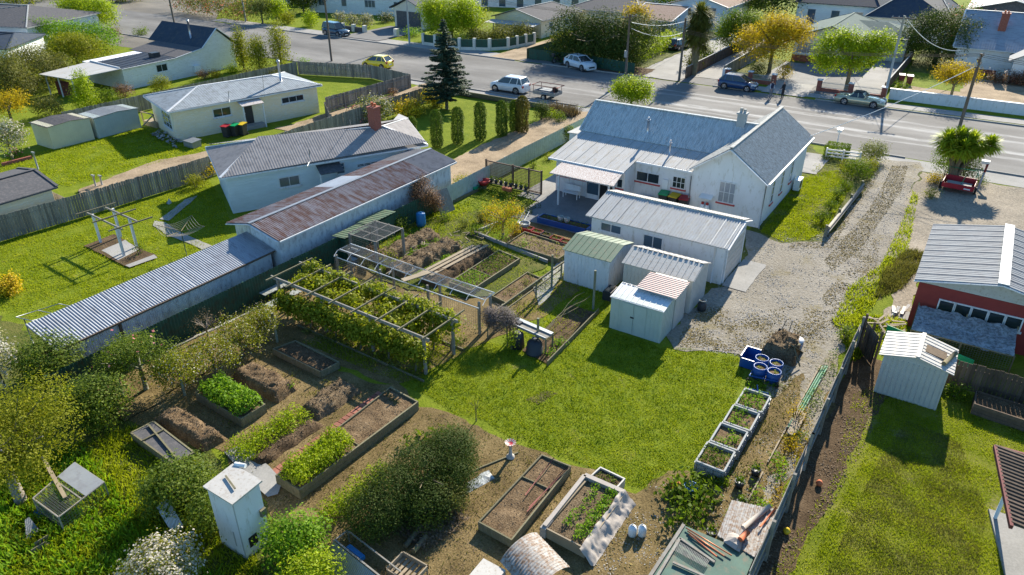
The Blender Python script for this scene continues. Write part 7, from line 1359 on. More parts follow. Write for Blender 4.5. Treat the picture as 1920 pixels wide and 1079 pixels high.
for s in (-1, 1): w_ = P(MB().tube([(.1, s * .8, .3), (.1, s * .98, .3)], .3, 18), 'wheel', 'black', t); P(MB().tube([(.1, s * .98, .3), (.1, s * .99, .3)], .17, 12), 'rim', 'silver', w_); P(MB().box(-.3, s * .8, .62, .5, s * 1.0, .66), 'mudguard', 'steel', t)
t.location = (-36.9, 63.4, 0); t.rotation_euler = (0, 0, -.02)
# red trailer under the cabbage tree
t = T('red_trailer', 'red tray trailer with an open frame parked under the cabbage tree', 'trailer', (0, 0, 0))
P(MB().box(-1.1, -.9, .4, 1.1, .9, .45).box(-1.15, -.95, .42, 1.15, -.9, .82).box(-1.15, .9, .42, 1.15, .95, .95).box(-1.15, -.95, .42, -1.1, .95, .85).box(1.1, -.95, .42, 1.15, .95, .85), 'tray', 'binred', t)
P(MB().tube([(-1.0, .9, .9), (-1.0, .9, 1.6), (1.0, .9, 1.6), (1.0, .9, .9)], .03, 6).tube([(1.0, .9, 1.6), (1.15, -.3, 1.5)], .03, 6).tube([(.1, -.4, .45), (.3, .5, 1.2)], .025, 6), 'frame', 'greennet', t); P(MB().box(.45, -.965, .5, .9, -.95, .6), 'number_plate', 'whitepl', t); P(MB().box(-.9, -.7, .46, .9, .7, .56), 'load', 'polegrey', t)
for s in (-1, 1): P(MB().tube([(s * 1.17, -.1, .3), (s * 1.33, -.1, .3)], .3, 18), 'wheel', 'black', t)
x, y = G(1793, 362); t.location = (x, y + .5, 0); t.rotation_euler = (0, 0, -.05); t.scale = (.85, .85, .85)
# motorcycle
t = T('motorcycle', 'dark motorcycle parked behind the white crossover', 'motorcycle', (0, 0, 0))
for x in (-.7, .7): w_ = P(MB().tube([(x, -.06, .32), (x, .06, .32)], .32, 18), 'wheel', 'black', t); P(MB().tube([(x, -.07, .32), (x, .07, .32)], .2, 12), 'rim', 'silver', w_)
P(MB().tube([(-.7, 0, .32), (-.1, 0, .5), (.45, 0, .85), (.7, 0, .32)], .05, 7).box(-.2, -.18, .3, .3, .18, .65), 'frame', 'darkplastic', t); P(MB().tube([(-.1, 0, .85), (.15, 0, .95), (.4, 0, .88)], [.1, .17, .1], 10), 'tank', 'blackcloth', t); P(MB().beam((-.75, 0, .82), (-.05, 0, .84), .28, .1), 'seat', 'black', t)
P(MB().tube([(.35, -.38, 1.05), (.48, 0, .98), (.35, .38, 1.05)], .02, 6), 'handlebar', 'steel', t); P(MB().lathe(0, 0, [(0, 0), (.1, .05), (.1, .12)], 10).xf((.58, 0, .85)), 'headlight', 'lamp', t)
P(MB().box(-.95, -.2, .85, -.65, .2, 1.15), 'top_box', 'darkplastic', t); P(MB().slab([(.45, -.2, .95), (.45, .2, .95), (.3, .16, 1.35), (.3, -.16, 1.35)], .01), 'windscreen', 'glassb', t)
x, y = G(1047, 118); t.location = (x, y, 0); t.rotation_euler = (0, 0, 1.2)
# ============================================================ people
def person(label, loc, rz, top, legs, sleeve, hair, arm=0.0):
    me = bpy.data.meshes.new('body'); J = [(0, 0, .93, .13), (0, 0, 1.1, .135), (0, .01, 1.3, .15), (0, 0, 1.43, .12), (0, 0, 1.52, .05), (0, .015, 1.6, .075), (0, .01, 1.69, .088), (0, 0, 1.76, .06)]
    E_ = [(i, i + 1) for i in range(7)]
    for s in (-1, 1):
        k = len(J); J += [(s * .1, 0, .88, .095), (s * .115, .02, .5, .065), (s * .12, -.01, .1, .045), (s * .13, .14, .04, .04)]; E_ += [(0, k), (k, k + 1), (k + 1, k + 2), (k + 2, k + 3)]
        k = len(J); J += [(s * .19, 0, 1.41, .06), (s * .25, -.01 + arm * .1, 1.14, .048), (s * .23, .08 + arm * .25, .92 + arm * .12, .036), (s * .225, .11 + arm * .3, .85 + arm * .14, .04)]; E_ += [(3, k), (k, k + 1), (k + 1, k + 2), (k + 2, k + 3)]
    me.from_pydata([j[:3] for j in J], E_, []); o = bpy.data.objects.new('person', me); COL.objects.link(o); sk = o.modifiers.new('s', 'SKIN'); sk.use_smooth_shade = True
    me.skin_vertices[0].data[0].use_root = True
    for i, j in enumerate(J): me.skin_vertices[0].data[i].radius = (j[3] * (1.35 if i in (1, 2, 3) else 1), j[3] * (.85 if i in (1, 2, 3) else 1))
    ss = o.modifiers.new('u', 'SUBSURF'); ss.levels = 1; ss.render_levels = 1
    dg = bpy.context.evaluated_depsgraph_get(); ev = o.evaluated_get(dg); m2 = bpy.data.meshes.new_from_object(ev); bpy.data.objects.remove(o)
    m2.materials.clear(); [m2.materials.append(M[q]) for q in (legs, top, 'skin', sleeve, 'black')]
    for p in m2.polygons:
        z = p.center.z; ax = abs(p.center.x); p.use_smooth = True
        p.material_index = 4 if z < .09 else 0 if z < .98 and ax < .2 else 2 if z > 1.5 or (ax > .19 and z < .93 + arm * .12) else 3 if ax > .2 else 1
    t = bpy.data.objects.new('person', m2); COL.objects.link(t); t.location = (*loc, 0); t.rotation_euler = (0, 0, rz); tag(t, label, 'person')
    h = bpy.data.objects.new('hair', MB().add(*sph(.1, (0, -.015, 1.72), 10, 7, zmin=-.3), True).mesh('hair', hair)); COL.objects.link(h); h.parent = t
    hd = MB()
    for s in (-1, 1):
        bx, by, bz = s * .225, .11 + arm * .3, .85 + arm * .14
        for q in range(4): hd.tube([(bx + (q - 1.5) * .018, by, bz - .02), (bx + (q - 1.5) * .019, by + .02, bz - .07 - .006 * (1.5 - abs(q - 1.5))), (bx + (q - 1.5) * .017, by + .045, bz - .09)], [.009, .008, .006], 5)
        hd.tube([(bx - s * .03, by + .02, bz), (bx - s * .05, by + .05, bz - .05)], [.01, .007], 5)
    o = bpy.data.objects.new('fingers', hd.mesh('fingers', 'skin')); COL.objects.link(o); o.parent = t
    return t
def sph(r, c, n=10, m=6, zmin=-1, sc=(1, 1, 1)):
    vs, fs = [], []
    for i in range(m + 1):
        a = pi / 2 - (pi / 2 - math.asin(max(-1, zmin))) * i / m
        vs += [(c[0] + r * cos(a) * cos(j * 2 * pi / n) * sc[0], c[1] + r * cos(a) * sin(j * 2 * pi / n) * sc[1], c[2] + r * sin(a) * sc[2]) for j in range(n)]
    for i in range(m):
        fs += [(i * n + j, i * n + (j + 1) % n, (i + 1) * n + (j + 1) % n, (i + 1) * n + j) for j in range(n)]
    return vs, fs
person('person in dark blue vest with pale sleeves, left of the pair by the blue car', G(1444, 184), -2.2, 'jacket', 'jeans', 'palecloth', 'hairdark', .3)
person('person in dark clothes facing the other on the right of the pair', G(1466, 186), 1.2, 'blackcloth', 'blackcloth', 'blackcloth', 'hairgrey', .5)
# ============================================================ poles and lines
def pole(px, py, h, label, m='pole', arms=1, rz=0, lean=(0, 0), r=.14, loc=None, lamp=False):
    x, y = loc or G(px, py); t = T('power_pole', label, 'utility pole', (x, y, 0)); P(MB().tube([(x, y, 0), (x + lean[0], y + lean[1], h)], [r, r * .7], 10), 'shaft', m, t)
    for k in range(arms):
        z = h - .25 - .55 * k; c, q = cos(rz) * 1.1, sin(rz) * 1.1; a = P(MB().beam((x + lean[0] - c, y + lean[1] - q, z), (x + lean[0] + c, y + lean[1] + q, z), .1, .1).beam((x + lean[0] - c * .6, y + lean[1] - q * .6, z), (x + lean[0], y + lean[1], z - .6), .04, .04).beam((x + lean[0] + c * .6, y + lean[1] + q * .6, z), (x + lean[0], y + lean[1], z - .6), .04, .04), 'crossarm', 'pole', t)
        for s in (-.9, -.4, .4, .9): P(MB().lathe(x + lean[0] + c * s, y + lean[1] + q * s, [(.03, z + .05), (.05, z + .09), (.03, z + .13), (.05, z + .16), (0, z + .22)], 8), 'insulator', 'polegrey', a)
    if lamp: P(MB().tube([(x, y, h - 1), (x, y - .7, h - .5), (x, y - 1.6, h - .4)], .04, 6).box(x - .12, y - 2.0, h - .48, x + .12, y - 1.5, h - .36), 'street_light', 'steel', t)
    return Vector((x + lean[0], y + lean[1], h))
A1 = pole(622, 115, 8.2, 'brown timber pole behind the paling fence left of the yellow car', arms=2, rz=1.3)
A2 = pole(768, 84, 8.6, 'grey concrete pole at the footpath left of the fir tree', 'polegrey', arms=1, rz=1.3)
A3 = pole(1172, 153, 7.0, 'timber pole with bracket wires beside the dark hedge', arms=1, rz=1.3); P(MB().box(A3.x - .2, A3.y - .3, 2.6, A3.x + .1, A3.y - .1, 3.3), 'junction_box', 'steel', bpy.data.objects['power_pole.002'])
A4 = pole(1273, 152, 6.6, 'bare brown pole in front of the palm by the wide driveway', arms=0)
A5 = pole(1658, 184, 7.9, 'grey pole at the corner of the white wall, with lines to the houses', 'polegrey', arms=1, rz=0.2)
A6 = pole(0, 0, 8.1, 'tall timber pole behind the cabbage tree by the street', arms=2, rz=1.45, loc=G(1779, 305))
A7 = pole(335, 82, 9.5, 'dark timber pole behind the white saltbox house', arms=0); A8 = pole(461, 41, 8, 'pale grey pole in front of the far flowering hedge', 'polegrey', arms=0)
def wire(a, b, sag, r=.014, m='darkplastic', label='', mat=None):
    a, b = Vector(a), Vector(b); pts = [a.lerp(b, k / 16) - Vector((0, 0, sag * 4 * (k / 16) * (1 - k / 16))) for k in range(17)]; return S(MB().tube(pts, r, 5), 'power_line', m, label, 'power line')
for k, s in enumerate((-.9, -.3, .4)):
    o = Vector((s * .25, s, -.05)); lab = ('near', 'middle', 'far')[k]
    wire(A1 + o, A2 + o, .4, label=f'{lab} line between the pole by the yellow car and the concrete pole', m='wire'if 0 else 'fencebrown')
    wire(A2 + o, A3 + o, .9, label=f'{lab} line running over the fir tree to the pole by the dark hedge', m='fencebrown')
    wire(A3 + o, A6 + o, 1.3, .016, label=f'{lab} line running along the far footpath to the pole behind the cabbage tree', m='fencebrown')
    wire(A6 + o, A6 + Vector((45, 2, -.5)) + o, 1.2, label=f'{lab} line leaving to the right from the pole behind the cabbage tree', m='fencebrown')
wire(A3 + Vector((.3, 0, -.8)), (-37, 108, 3.2), .9, .03, 'whitepl', 'pale service line from the hedge pole up to the brown-roofed house'); wire(A3 + Vector((.3, 0, -1.4)), (-35, 100, 2.6), 1.1, .025, 'whitepl', 'lower pale service line sagging towards the brown-roofed house')
wire(A5, (-3.2, 97, 2.9), 1.0, .035, 'whitepl', 'thick pale line sagging from the corner pole to the right-hand house'); wire((-9.4, 53, 3.2), A6 - Vector((0, 0, .8)), .25, .022, 'whitepl', 'pale service line from the white hall to the pole behind the cabbage tree')
wire(A5 - Vector((0, 0, .5)), (-14.5, 99, 2.8), .5, .02, 'whitepl', 'thin service line from the corner pole to the sage-roofed house')
x, y = G(1832, 358); t = T('sign_post', 'leaning red and white post with a small top box near the red trailer', 'post', (x, y, 0)); P(MB().beam((x, y, 0), (x + .1, y + .9, 1.05), .12, .12), 'lower_post', 'polegrey', t); P(MB().beam((x + .07, y + .65, .75), (x + .16, y + 1.4, 1.6), .13, .13), 'upper_post', 'redwall', t); P(MB().box(x - .25, y + 1.3, 1.55, x + .25, y + 1.7, 1.75), 'letterbox', 'whitepl', t)
t = T('picket_rail', 'white rail fence between the clipped box hedge and the pale shrub', 'fence', (-8, 59.5, 0)); fr = MB()
for z in (.3, .55, .8): fr.beam((-9.0, 58.6, z), (-6.6, 58.9, z), .04, .1)
P(fr, 'rail', 'white', t)
for x in (-9, -7.8, -6.6): P(MB().box(x - .05, 58.65 + (x + 9) * .12, 0, x + .05, 58.75 + (x + 9) * .12, .9), 'post', 'white', t)
x, y = G(1566, 272); t = T('letterbox', 'white letterbox behind the clipped box hedge', 'letterbox', (x, y + .8, 0)); P(MB().box(x - .15, y + .7, .85, x + .15, y + 1.0, 1.1).slab([(x - .2, y + .65, 1.12), (x + .2, y + .65, 1.12), (x + .2, y + 1.05, 1.18), (x - .2, y + 1.05, 1.18)], .03), 'box', 'whitepl', t); P(MB().box(x - .04, y + .8, 0, x + .04, y + .88, .85), 'post', 'whitepl', t)
# ============================================================ street walls and far fences
t = T('white_wall', 'long low white rendered wall along the right-hand footpath', 'wall', (0, 82, 0)); P(MB().box(-7.9, 81.9, 0, 60, 82.15, 1.0), 'body', 'white', t); P(MB().box(-7.95, 81.85, 1.003, 60, 82.2, 1.07), 'capping', 'white', t)
def brickfence(x0, x1, y, label, n, wave=False):
    t = T('brick_fence', label, 'fence', ((x0 + x1) / 2, y, 0)); P(MB().box(x0, y - .1, 0, x1, y + .1, .38), 'base', 'brick', t)
    for k in range(n + 1):
        x = x0 + (x1 - x0) * k / n; p = P(MB().box(x - .22, y - .22, 0, x + .22, y + .22, 1.15), 'pillar', 'brick', t); P(MB().box(x - .28, y - .28, 1.153, x + .28, y + .28, 1.24), 'cap', 'white', p)
    for k in range(n):
        a = x0 + (x1 - x0) * k / n + .25; b = x0 + (x1 - x0) * (k + 1) / n - .25; r = MB(); x = a
        while x < b: z = .98 + (.12 * sin(pi * (x - a) / (b - a)) if wave else 0); r.box(x - .012, y - .012, .4, x + .012, y + .012, z); x += .11
        r.box(a, y - .02, .44, b, y + .02, .48).box(a, y - .02, .9, b, y + .02, .94); P(r, 'railing', 'polegrey', t)
brickfence(-24.4, -19.3, 81.6, 'brick fence of three pillars with pale railings behind the blue hatchback', 2); brickfence(-14.6, -8.4, 81.6, 'brick fence with pale arched railings behind the gold convertible', 2, True)
S(MB().box(-24.95, 81.4, 0, -24.65, 81.9, 1.15), 'gate_post', 'white', 'white gate post at the left end of the brick fence', 'post')
t = T('pillar_fence', 'cream pillared corner fence with dark green infill panels', 'fence', (-57, 81, 0)); pts = [G(800, 88), G(865, 95.5), G(926, 96), G(955, 94), G(1005, 84)]; pts = [(-66.5, 80.0), (-60, 79.6), (-56.4, 81.4), (-54.8, 83.4), (-53.9, 88.6)]
for k in range(4):
    a, b = Vector((*pts[k], 0)), Vector((*pts[k + 1], 0)); P(MB().beam(a + Vector((0, 0, .2)), b + Vector((0, 0, .2)), .2, .4), 'base', 'blockw', t); P(MB().beam(a + Vector((0, 0, .9)), b + Vector((0, 0, .9)), .06, 1.0), 'panel', 'greenfence', t); n = max(1, round((b - a).length / 2.0))
    for j in range(n + (k == 3)): q = a.lerp(b, j / n); P(MB().box(q.x - .18, q.y - .18, 0, q.x + .18, q.y + .18, 1.55), 'pillar', 'blockw', t)
t = T('low_gate_wall', 'low dark wall with cream pillars at the garage drive', 'wall', (-80, 83, 0)); P(MB().box(-84.5, 82.8, 0, -80.3, 83.0, .7), 'body', 'roofslate', t)
for x in (-84.6, -82.3, -80.1): P(MB().box(x - .25, 82.6, 0, x + .25, 83.1, 1.05), 'pillar', 'blockw', t)
S(MB().box(-74.2, 82.6, 0, -73.6, 83.2, 1.1), 'gate_pillar', 'blockw', 'cream pillar on the right of the garage drive', 'pillar')
fence([(-48.9, 79.3), (-43, 79.7), (-34.2, 78.2)], 1.3, 'dark green sheet fence in front of the big dark hedge', m='greenfence', sheet_=True, pw=.3, post=3, name='sheet_fence', rails=False)
fence([(-49.2, 79.4), (-49.0, 100)], 1.3, 'green sheet fence beside the wide concrete drive', m='greenfence', sheet_=True, pw=.3, post=4, name='sheet_fence', rails=False)
fence([(-28.4, 79.6), (-28.6, 118)], 1.3, 'dark fence between the palm and the brick-fenced garden', m='fencebrown', cap='polegrey'); fence([(-24.9, 82), (-25.4, 108)], 1.4, 'grey fence left of the autumn gold tree', m='fencewood', cap='polegrey')
fence([(-8.6, 84), (-8.5, 104)], 1.2, 'brown paling fence between the concrete drive and the right-hand house', m='fencebrown', cap='polegrey')
x, y = G(1688, 158); wheelie(x, y, 'offwhite', 'pale-lidded bin in front of the right-hand house fence, left one', .2, 'redbrown', 'street bins'); wheelie(x + .8, y - .1, 'offwhite', 'pale-lidded bin in front of the right-hand house fence, right one', .2, 'redbrown', 'street bins')
fence([(-99, 61.8), (-92, 61.6), (-88.5, 60.5)], 1.2, 'dark brown fence round the corner lawn far left', m='fencebrown', cap='polegrey')
# ============================================================ houses across the street
def win4(t, W4, i, specs, **k):
    a, b = Vector((*W4[i], 0)), Vector((*W4[(i + 1) % 4], 0)); u = (b - a).normalized(); n = Vector((u.y, -u.x, 0))
    for s, z, w_, h_, nx in specs: window(t, a + u * s + Vector((0, 0, z)), u, n, w_, h_, nx, 1, fw=.09, **k)
    return a, u, n
t = T('garage_house', 'dark-roofed double garage facing the street behind cream pillars', 'garage', (-77, 94, 0))
W4, ro = pitched(t, [(-80.6, 89.2), (-80.6, 99), (-73.8, 99), (-73.8, 89.2)][::-1] and [(-73.8, 89.2), (-73.8, 99), (-80.6, 99), (-80.6, 89.2)], [(-77.2, 89.2), (-77.2, 99)], 2.9, 4.3, 'blockw', 'roofdark', .5, ('gable', 'gable'), corru=False, trim='roofdark')
P(MB().box(-79.5, 89.5, .05, -74.9, 89.68, 2.45), 'garage_door', 'roofslate', t)
t = T('long_white_house', 'long white house with small dark windows at the top left', 'house', (-92, 101, 0)); W4, ro = pitched(t, [(-104, 93.5), (-82, 99.5), (-84, 108), (-106, 102)], [(-101, 98.5), (-86.5, 102.8)], 3.1, 4.8, 'whitewall', 'roofpale', .4, corru=False); win4(t, W4, 0, [(2, 1.2, 1.3, 1.2, 2), (6.5, 1.2, 1.0, 1.2, 1), (11, 1.2, 2, 1.2, 3), (16.5, 1.2, 1.3, 1.1, 2)], pane='glassb')
t = T('motel_block', 'long low pale block with a row of dark doors at the top of the photo', 'building', (-72, 122, 0)); W4, ro = pitched(t, [(-92, 113), (-63, 122), (-66, 132), (-95, 123)], [(-91, 119), (-66, 127)], 3.2, 4.6, 'whitewall', 'roofslate', .4, ('gable', 'gable'), corru=False); win4(t, W4, 0, [(3 + 3.4 * k, .1, 1.3, 2.3, 1) for k in range(8)], pane='glassb')
t = T('beige_house', 'beige house with a grey hip and gable roof behind the pillared corner fence', 'house', (-57, 98, 0)); W4, ro = pitched(t, [(-55.0, 92.6), (-55.0, 104.5), (-63.8, 104.5), (-63.8, 92.6)], [(-59.5, 92.6), (-59.5, 103)], 2.5, 3.7, 'cream', 'roofslate', .4, ('gable', 'hip'), corru=False, trim='polegrey'); win4(t, W4, 0, [(2.2, 1.0, 1.0, .9, 2), (6.8, 1.0, .9, .9, 2)], pane='glassb')
P(MB().slab([(-55.2, 92.4, 2.15), (-63.5, 92.4, 2.15), (-63.5, 90.4, 1.95), (-55.2, 90.4, 1.95)], .06), 'verandah_roof', 'roofwhite', t)
for x in (-62, -59, -56): P(MB().box(x - .06, 90.5, 0, x + .06, 90.62, 1.95), 'verandah_post', 'polegrey', t)
t = T('slate_wing_house', 'broad dark grey hip roof behind the beige house', 'house', (-52, 113, 0)); pitched(t, [(-58.5, 105.6), (-45.5, 105.6), (-45.5, 117), (-58.5, 117)], [(-55, 111), (-49, 111)], 2.6, 3.9, 'cream', 'roofslate', .4, corru=False, trim='polegrey')
t = T('brown_roofed_house', 'two-storey-looking white house with a brown tiled gable roof behind the palm', 'house', (-39.5, 116, 0)); W4, ro = pitched(t, [(-34.6, 111.5), (-34.6, 124), (-44.2, 124), (-44.2, 111.5)], [(-39.4, 111.5), (-39.4, 124)], 3.6, 5.0, 'paleblue', 'roofbrown', .5, ('gable', 'gable'), corru=False, base=0)
win4(t, W4, 3, [(4.8, 1.9, 2.4, 1.5, 3), (1.2, 1.9, 1.4, 1.3, 2)], pane='glassb')
t = T('brown_roofed_garage', 'low brown-roofed wing left of the palm', 'garage', (-43, 106, 0)); pitched(t, [(-47, 103.2), (-39.8, 103.2), (-39.8, 110.8), (-47, 110.8)], [(-47, 110), (-39.8, 110)], 2.3, 3.6, 'paleblue', 'roofbrown', .4, ('gable', 'gable'), corru=False)
t = T('sage_roofed_house', 'house with a sage green twin-gabled roof and red brick base behind the pale maple', 'house', (-16.5, 103, 0)); W4, ro = pitched(t, [(-21.6, 96.2), (-12.6, 96.2), (-12.6, 108), (-21.6, 108)][0:0] or [(-12.6, 96.2), (-12.6, 112), (-21.6, 112), (-21.6, 96.2)], [(-17.1, 96.2), (-17.1, 110)], 2.8, 4.4, 'blockw', 'roofsage', .45, ('gable', 'hip'), pitch=.3, trim='roofsage')
a, u, n = win4(t, W4, 3, [(.4, 1.0, 2.4, 1.3, 4), (5.5, 1.0, 2.2, 1.3, 3)], pane='curtain'); P(MB().box(-21.2, 96.55, 0, -13.0, 96.62, .75), 'brick_base', 'brick', t)
P(MB().slab([(-12.4, 106.6, 4.0), (-8.9, 103.8, 2.8), (-8.9, 110.5, 2.8), (-12.4, 110.5, 3.4)], .06).slab([(-12.4, 106.6, 4.0), (-17, 106.6, 4.0), (-12.4, 103.2, 2.86), (-8.9, 103.2, 2.75)], .06), 'side_roof', 'roofsage', t); P(MB().box(-12.9, 102.4, 0, -9.3, 110.6, 2.7), 'side_wing', 'blockw', t)
t = T('right_hand_house', 'pale-roofed white house with a brick base and brick chimney at the right edge', 'house', (1, 105, 0)); W4, ro = pitched(t, [(-4.3, 100.2), (12, 100.2), (12, 111), (-4.3, 111)], [(-4.3, 106.4), (12, 106.4)], 2.75, 6.1, 'whitewall', 'roofzinc', .45, ('gable', 'gable'), pitch=.25, trim='white')
P(MB().box(-3.95, 100.5, 0, .6, 100.64, .5), 'brick_base', 'brick', t); chimney(t, -.1, 103.6, 4.3, 6.2, .8, .8, 'brick'); win4(t, W4, 3, [(5.2, .8, 1.6, 1.4, 3)], pane='curtain'); window(t, (-3.86, 101.4, 1.2), (0, -1, 0), (-1, 0, 0), .8, .9, 1, 2, fw=.09)
P(MB().yprism([(1.9, 0), (8, 0), (8, 2.5), (5, 4.2), (1.9, 2.5)], 96.6, 100.6), 'porch_wing', 'white', t); r = MB()
for x in (1.4, 8.5): r.slab([(5, 96.2, 4.35), (5, 102, 4.35), (x, 102, 2.4), (x, 96.2, 2.4)], .07)
P(r, 'porch_roof', 'roofpale', t); P(MB().tube([(3.6, 96.58, 1.4), (3.6, 96.52, 1.4)], .55, 20).box(2.0, 96.52, 0, 7.9, 96.59, .75), 'arched_window', 'brick', t)
P(MB().box(.7, 98.3, 0, 1.6, 98.4, 1.0), 'porch_rail', 'fencepale', t)
t = T('blue_house', 'blue-walled house with tall windows at the top right', 'house', (-22, 130, 0)); W4, ro = pitched(t, [(-27.5, 121), (-15.5, 121), (-15.5, 131), (-27.5, 131)], [(-25, 126), (-18, 126)], 4.0, 6.4, 'paleblue', 'roofdark', .4, corru=False, trim='roofdark'); win4(t, W4, 0, [(1.6, .9, 1.2, 2.2, 1), (5, .9, 1.2, 2.2, 1), (8.2, .9, 1.2, 2.2, 1)], pane='glassb')
t = T('navy_roofed_house', 'big dark blue hip roof right of the blue-walled house', 'house', (-11, 128, 0)); pitched(t, [(-17, 118.5), (-5.5, 118.5), (-5.5, 133), (-17, 133)], [(-12.6, 124), (-9.5, 128)], 3.0, 6.2, 'whitewall', 'roofdark', .4, corru=False, trim='polegrey')
t = T('dark_workshop', 'dark building with a pale gabled roof at the top right', 'building', (1, 134, 0)); pitched(t, [(-5.0, 124), (-5.0, 140), (6, 140), (6, 124)][::-1] and [(6, 124), (6, 140), (-5, 140), (-5, 124)], [(.5, 124), (.5, 140)], 4.2, 5.6, 'roofslate', 'roofpale', .4, ('gable', 'gable'), corru=False)
t = T('red_clad_house', 'low teal and brown house in the top right corner', 'house', (12, 128, 0)); pitched(t, [(5, 118), (20, 118), (20, 128), (5, 128)], [(8, 123), (17, 123)], 2.8, 4.4, 'bluebright' if 0 else 'paleblue', 'roofbrown', .4, corru=False)
t = T('dark_roofed_corner_house', 'teal-walled house with a ribbed dark roof in the top left corner', 'house', (-124, 57, 0)); W4, ro = pitched(t, [(-108.5, 49), (-114, 62.5), (-136, 55), (-130, 41)], [(-117, 54), (-129, 50)], 2.7, 4.4, 'paleblue', 'roofslate', .4, pitch=.6, amp=.03, trim='polegrey')
t = T('navy_roofed_sleepout', 'low building with a dark navy roof below the teal-walled house', 'building', (-104, 46, 0)); pitched(t, [(-97, 41), (-104, 49), (-118, 44), (-111, 36)], [(-102, 44.5), (-113, 41)], 2.3, 3.2, 'whitewall', 'roofdark', .3, corru=False, trim='roofdark')
t = T('far_grey_house', 'pale-walled house with a grey roof at the top edge left of the blue house', 'house', (-55, 145, 0)); pitched(t, [(-60, 138), (-46, 138), (-46, 148), (-60, 148)], [(-57, 143), (-49, 143)], 3, 5, 'whitewall', 'roofslate', .4, corru=False)
t = T('far_cream_house', 'cream house with a pale roof beyond the beige house', 'house', (-72, 150, 0)); pitched(t, [(-84, 142), (-66, 146), (-68, 156), (-86, 152)], [(-80, 148), (-71, 150)], 3, 4.6, 'cream', 'roofpale', .4, corru=False)
t = T('far_white_house', 'white house at the far left beyond the side street', 'house', (-118, 104, 0)); pitched(t, [(-124, 97), (-108, 102), (-111, 112), (-127, 107)], [(-120, 103), (-113, 106)], 3, 4.6, 'whitewall', 'roofpale', .4, corru=False)
# ============================================================ trees and shrubs
def fir(x, y, h, r, label):
    t = T('fir_tree', label, 'tree', (x, y, 0)); rn = random.Random(3); C = []; N = []; TP = []; br = MB(); br.tube([(0, 0, 0), (0, 0, h * .5), (0, 0, h)], [.17, .1, .02], 8)
    z = 1.1
    while z < h - .1:
        f = (1 - (z - 1.1) / (h - 1.1)); R = r * (f ** .85) * (1 if z > 1.5 else .8); nb = 9 if z < h * .7 else 6
        for k in range(nb):
            a = rn.uniform(0, 2 * pi); L = R * rn.uniform(.75, 1.1); dz = -.1 * L * rn.uniform(.2, 1.2) + .12 * L
            br.tube([(0, 0, z), (cos(a) * L * .95, sin(a) * L * .95, z + dz)], [.03, .008], 4, False)
            m = int(26 + 74 * L)
            for q in range(m):
                s = (rn.random() ** .7); wd = .34 * L * (1 - s * .75) * .55 + .06; o = rn.uniform(-wd, wd)
                C.append((cos(a) * L * s - sin(a) * o, sin(a) * L * s + cos(a) * o, z + dz * s - abs(o) * .25 + rn.uniform(-.05, .05))); N.append((cos(a) * .15, sin(a) * .15, 1)); TP.append((cos(a) - sin(a) * o * 2, sin(a) + cos(a) * o * 2, -.2))
        z += .2 + .1 * f
    o = bpy.data.objects.new('crown', leaf_mesh('crown', C, N, .24, M['g_blue'], .45, .35, TP)); COL.objects.link(o); o.parent = t
    o = bpy.data.objects.new('trunk', br.mesh('trunk', 'bark')); COL.objects.link(o); o.parent = t
fir(*G(838, 205), 8.3, 2.75, 'tall dark blue-green fir tree on the lawn by the street')
def cypress(x, y, h, r, label, leaf='g_cyp', group=None, seed=0):
    t = T('cypress', label, 'tree', (x, y, 0), group=group); rr = np.random.default_rng(seed); n = int(5200 * h / 3 * r / .5); z = rr.uniform(.03, 1, n); a = rr.uniform(0, 2 * pi, n)
    pr_ = np.where(z < .12, .75 + z * 2, np.where(z > .8, np.sqrt(np.maximum(.05, 1 - ((z - .8) / .21) ** 2)), 1)) * (1 + .1 * np.sin(a * 3 + z * 9) + .08 * np.sin(a * 7 + z * 23)); q = r * pr_ * rr.uniform(.72, 1.06, n)
    C = np.stack([np.cos(a) * q, np.sin(a) * q, z * h], 1); N = np.stack([np.cos(a), np.sin(a), np.full(n, .2)], 1)
    o = bpy.data.objects.new('foliage', leaf_mesh('foliage', C, N, .13, M[leaf], .35, .5, np.stack([np.cos(a) * .25, np.sin(a) * .25, np.ones(n)], 1))); COL.objects.link(o); o.parent = t
    o = bpy.data.objects.new('trunk', MB().tube([(0, 0, 0), (0, 0, h * .9)], [.07, .02], 6).mesh('trunk', 'bark')); COL.objects.link(o); o.parent = t
for k, (px, py, h, l) in enumerate(((820, 276, 3.05, 'leftmost of the tall dark columnar cypresses along the drive'), (859, 269, 3.0, 'second columnar cypress from the left along the drive'), (901, 262, 3.15, 'middle columnar cypress along the drive'), (941, 255, 3.0, 'fourth columnar cypress, with a straggly side, along the drive'), (966, 246, 2.7, 'short columnar cypress tucked behind the golden-topped one'))):
    cypress(*G(px, py), h, .5, l, group='columnar cypresses along the drive', seed=k)
cypress(*G(979, 249), 3.15, .56, 'golden-topped columnar cypress at the right end of the row', 'g_cypgold', 'columnar cypresses along the drive', 9); cypress(*G(773, 254), 1.6, .42, 'short green cypress at the corner of the hip-roofed house', group='columnar cypresses along the drive', seed=10)
def sh(px, py, h, r, leaf, label, **k): k.setdefault('seed', int(px) % 97); return shrub(*G(px, py), h, r, leaf, label, **k)
def tr(px, py, h, r, leaf, label, **k): k.setdefault('seed', int(px) % 89); return tree(*G(px, py), h, r, leaf, label, **k)
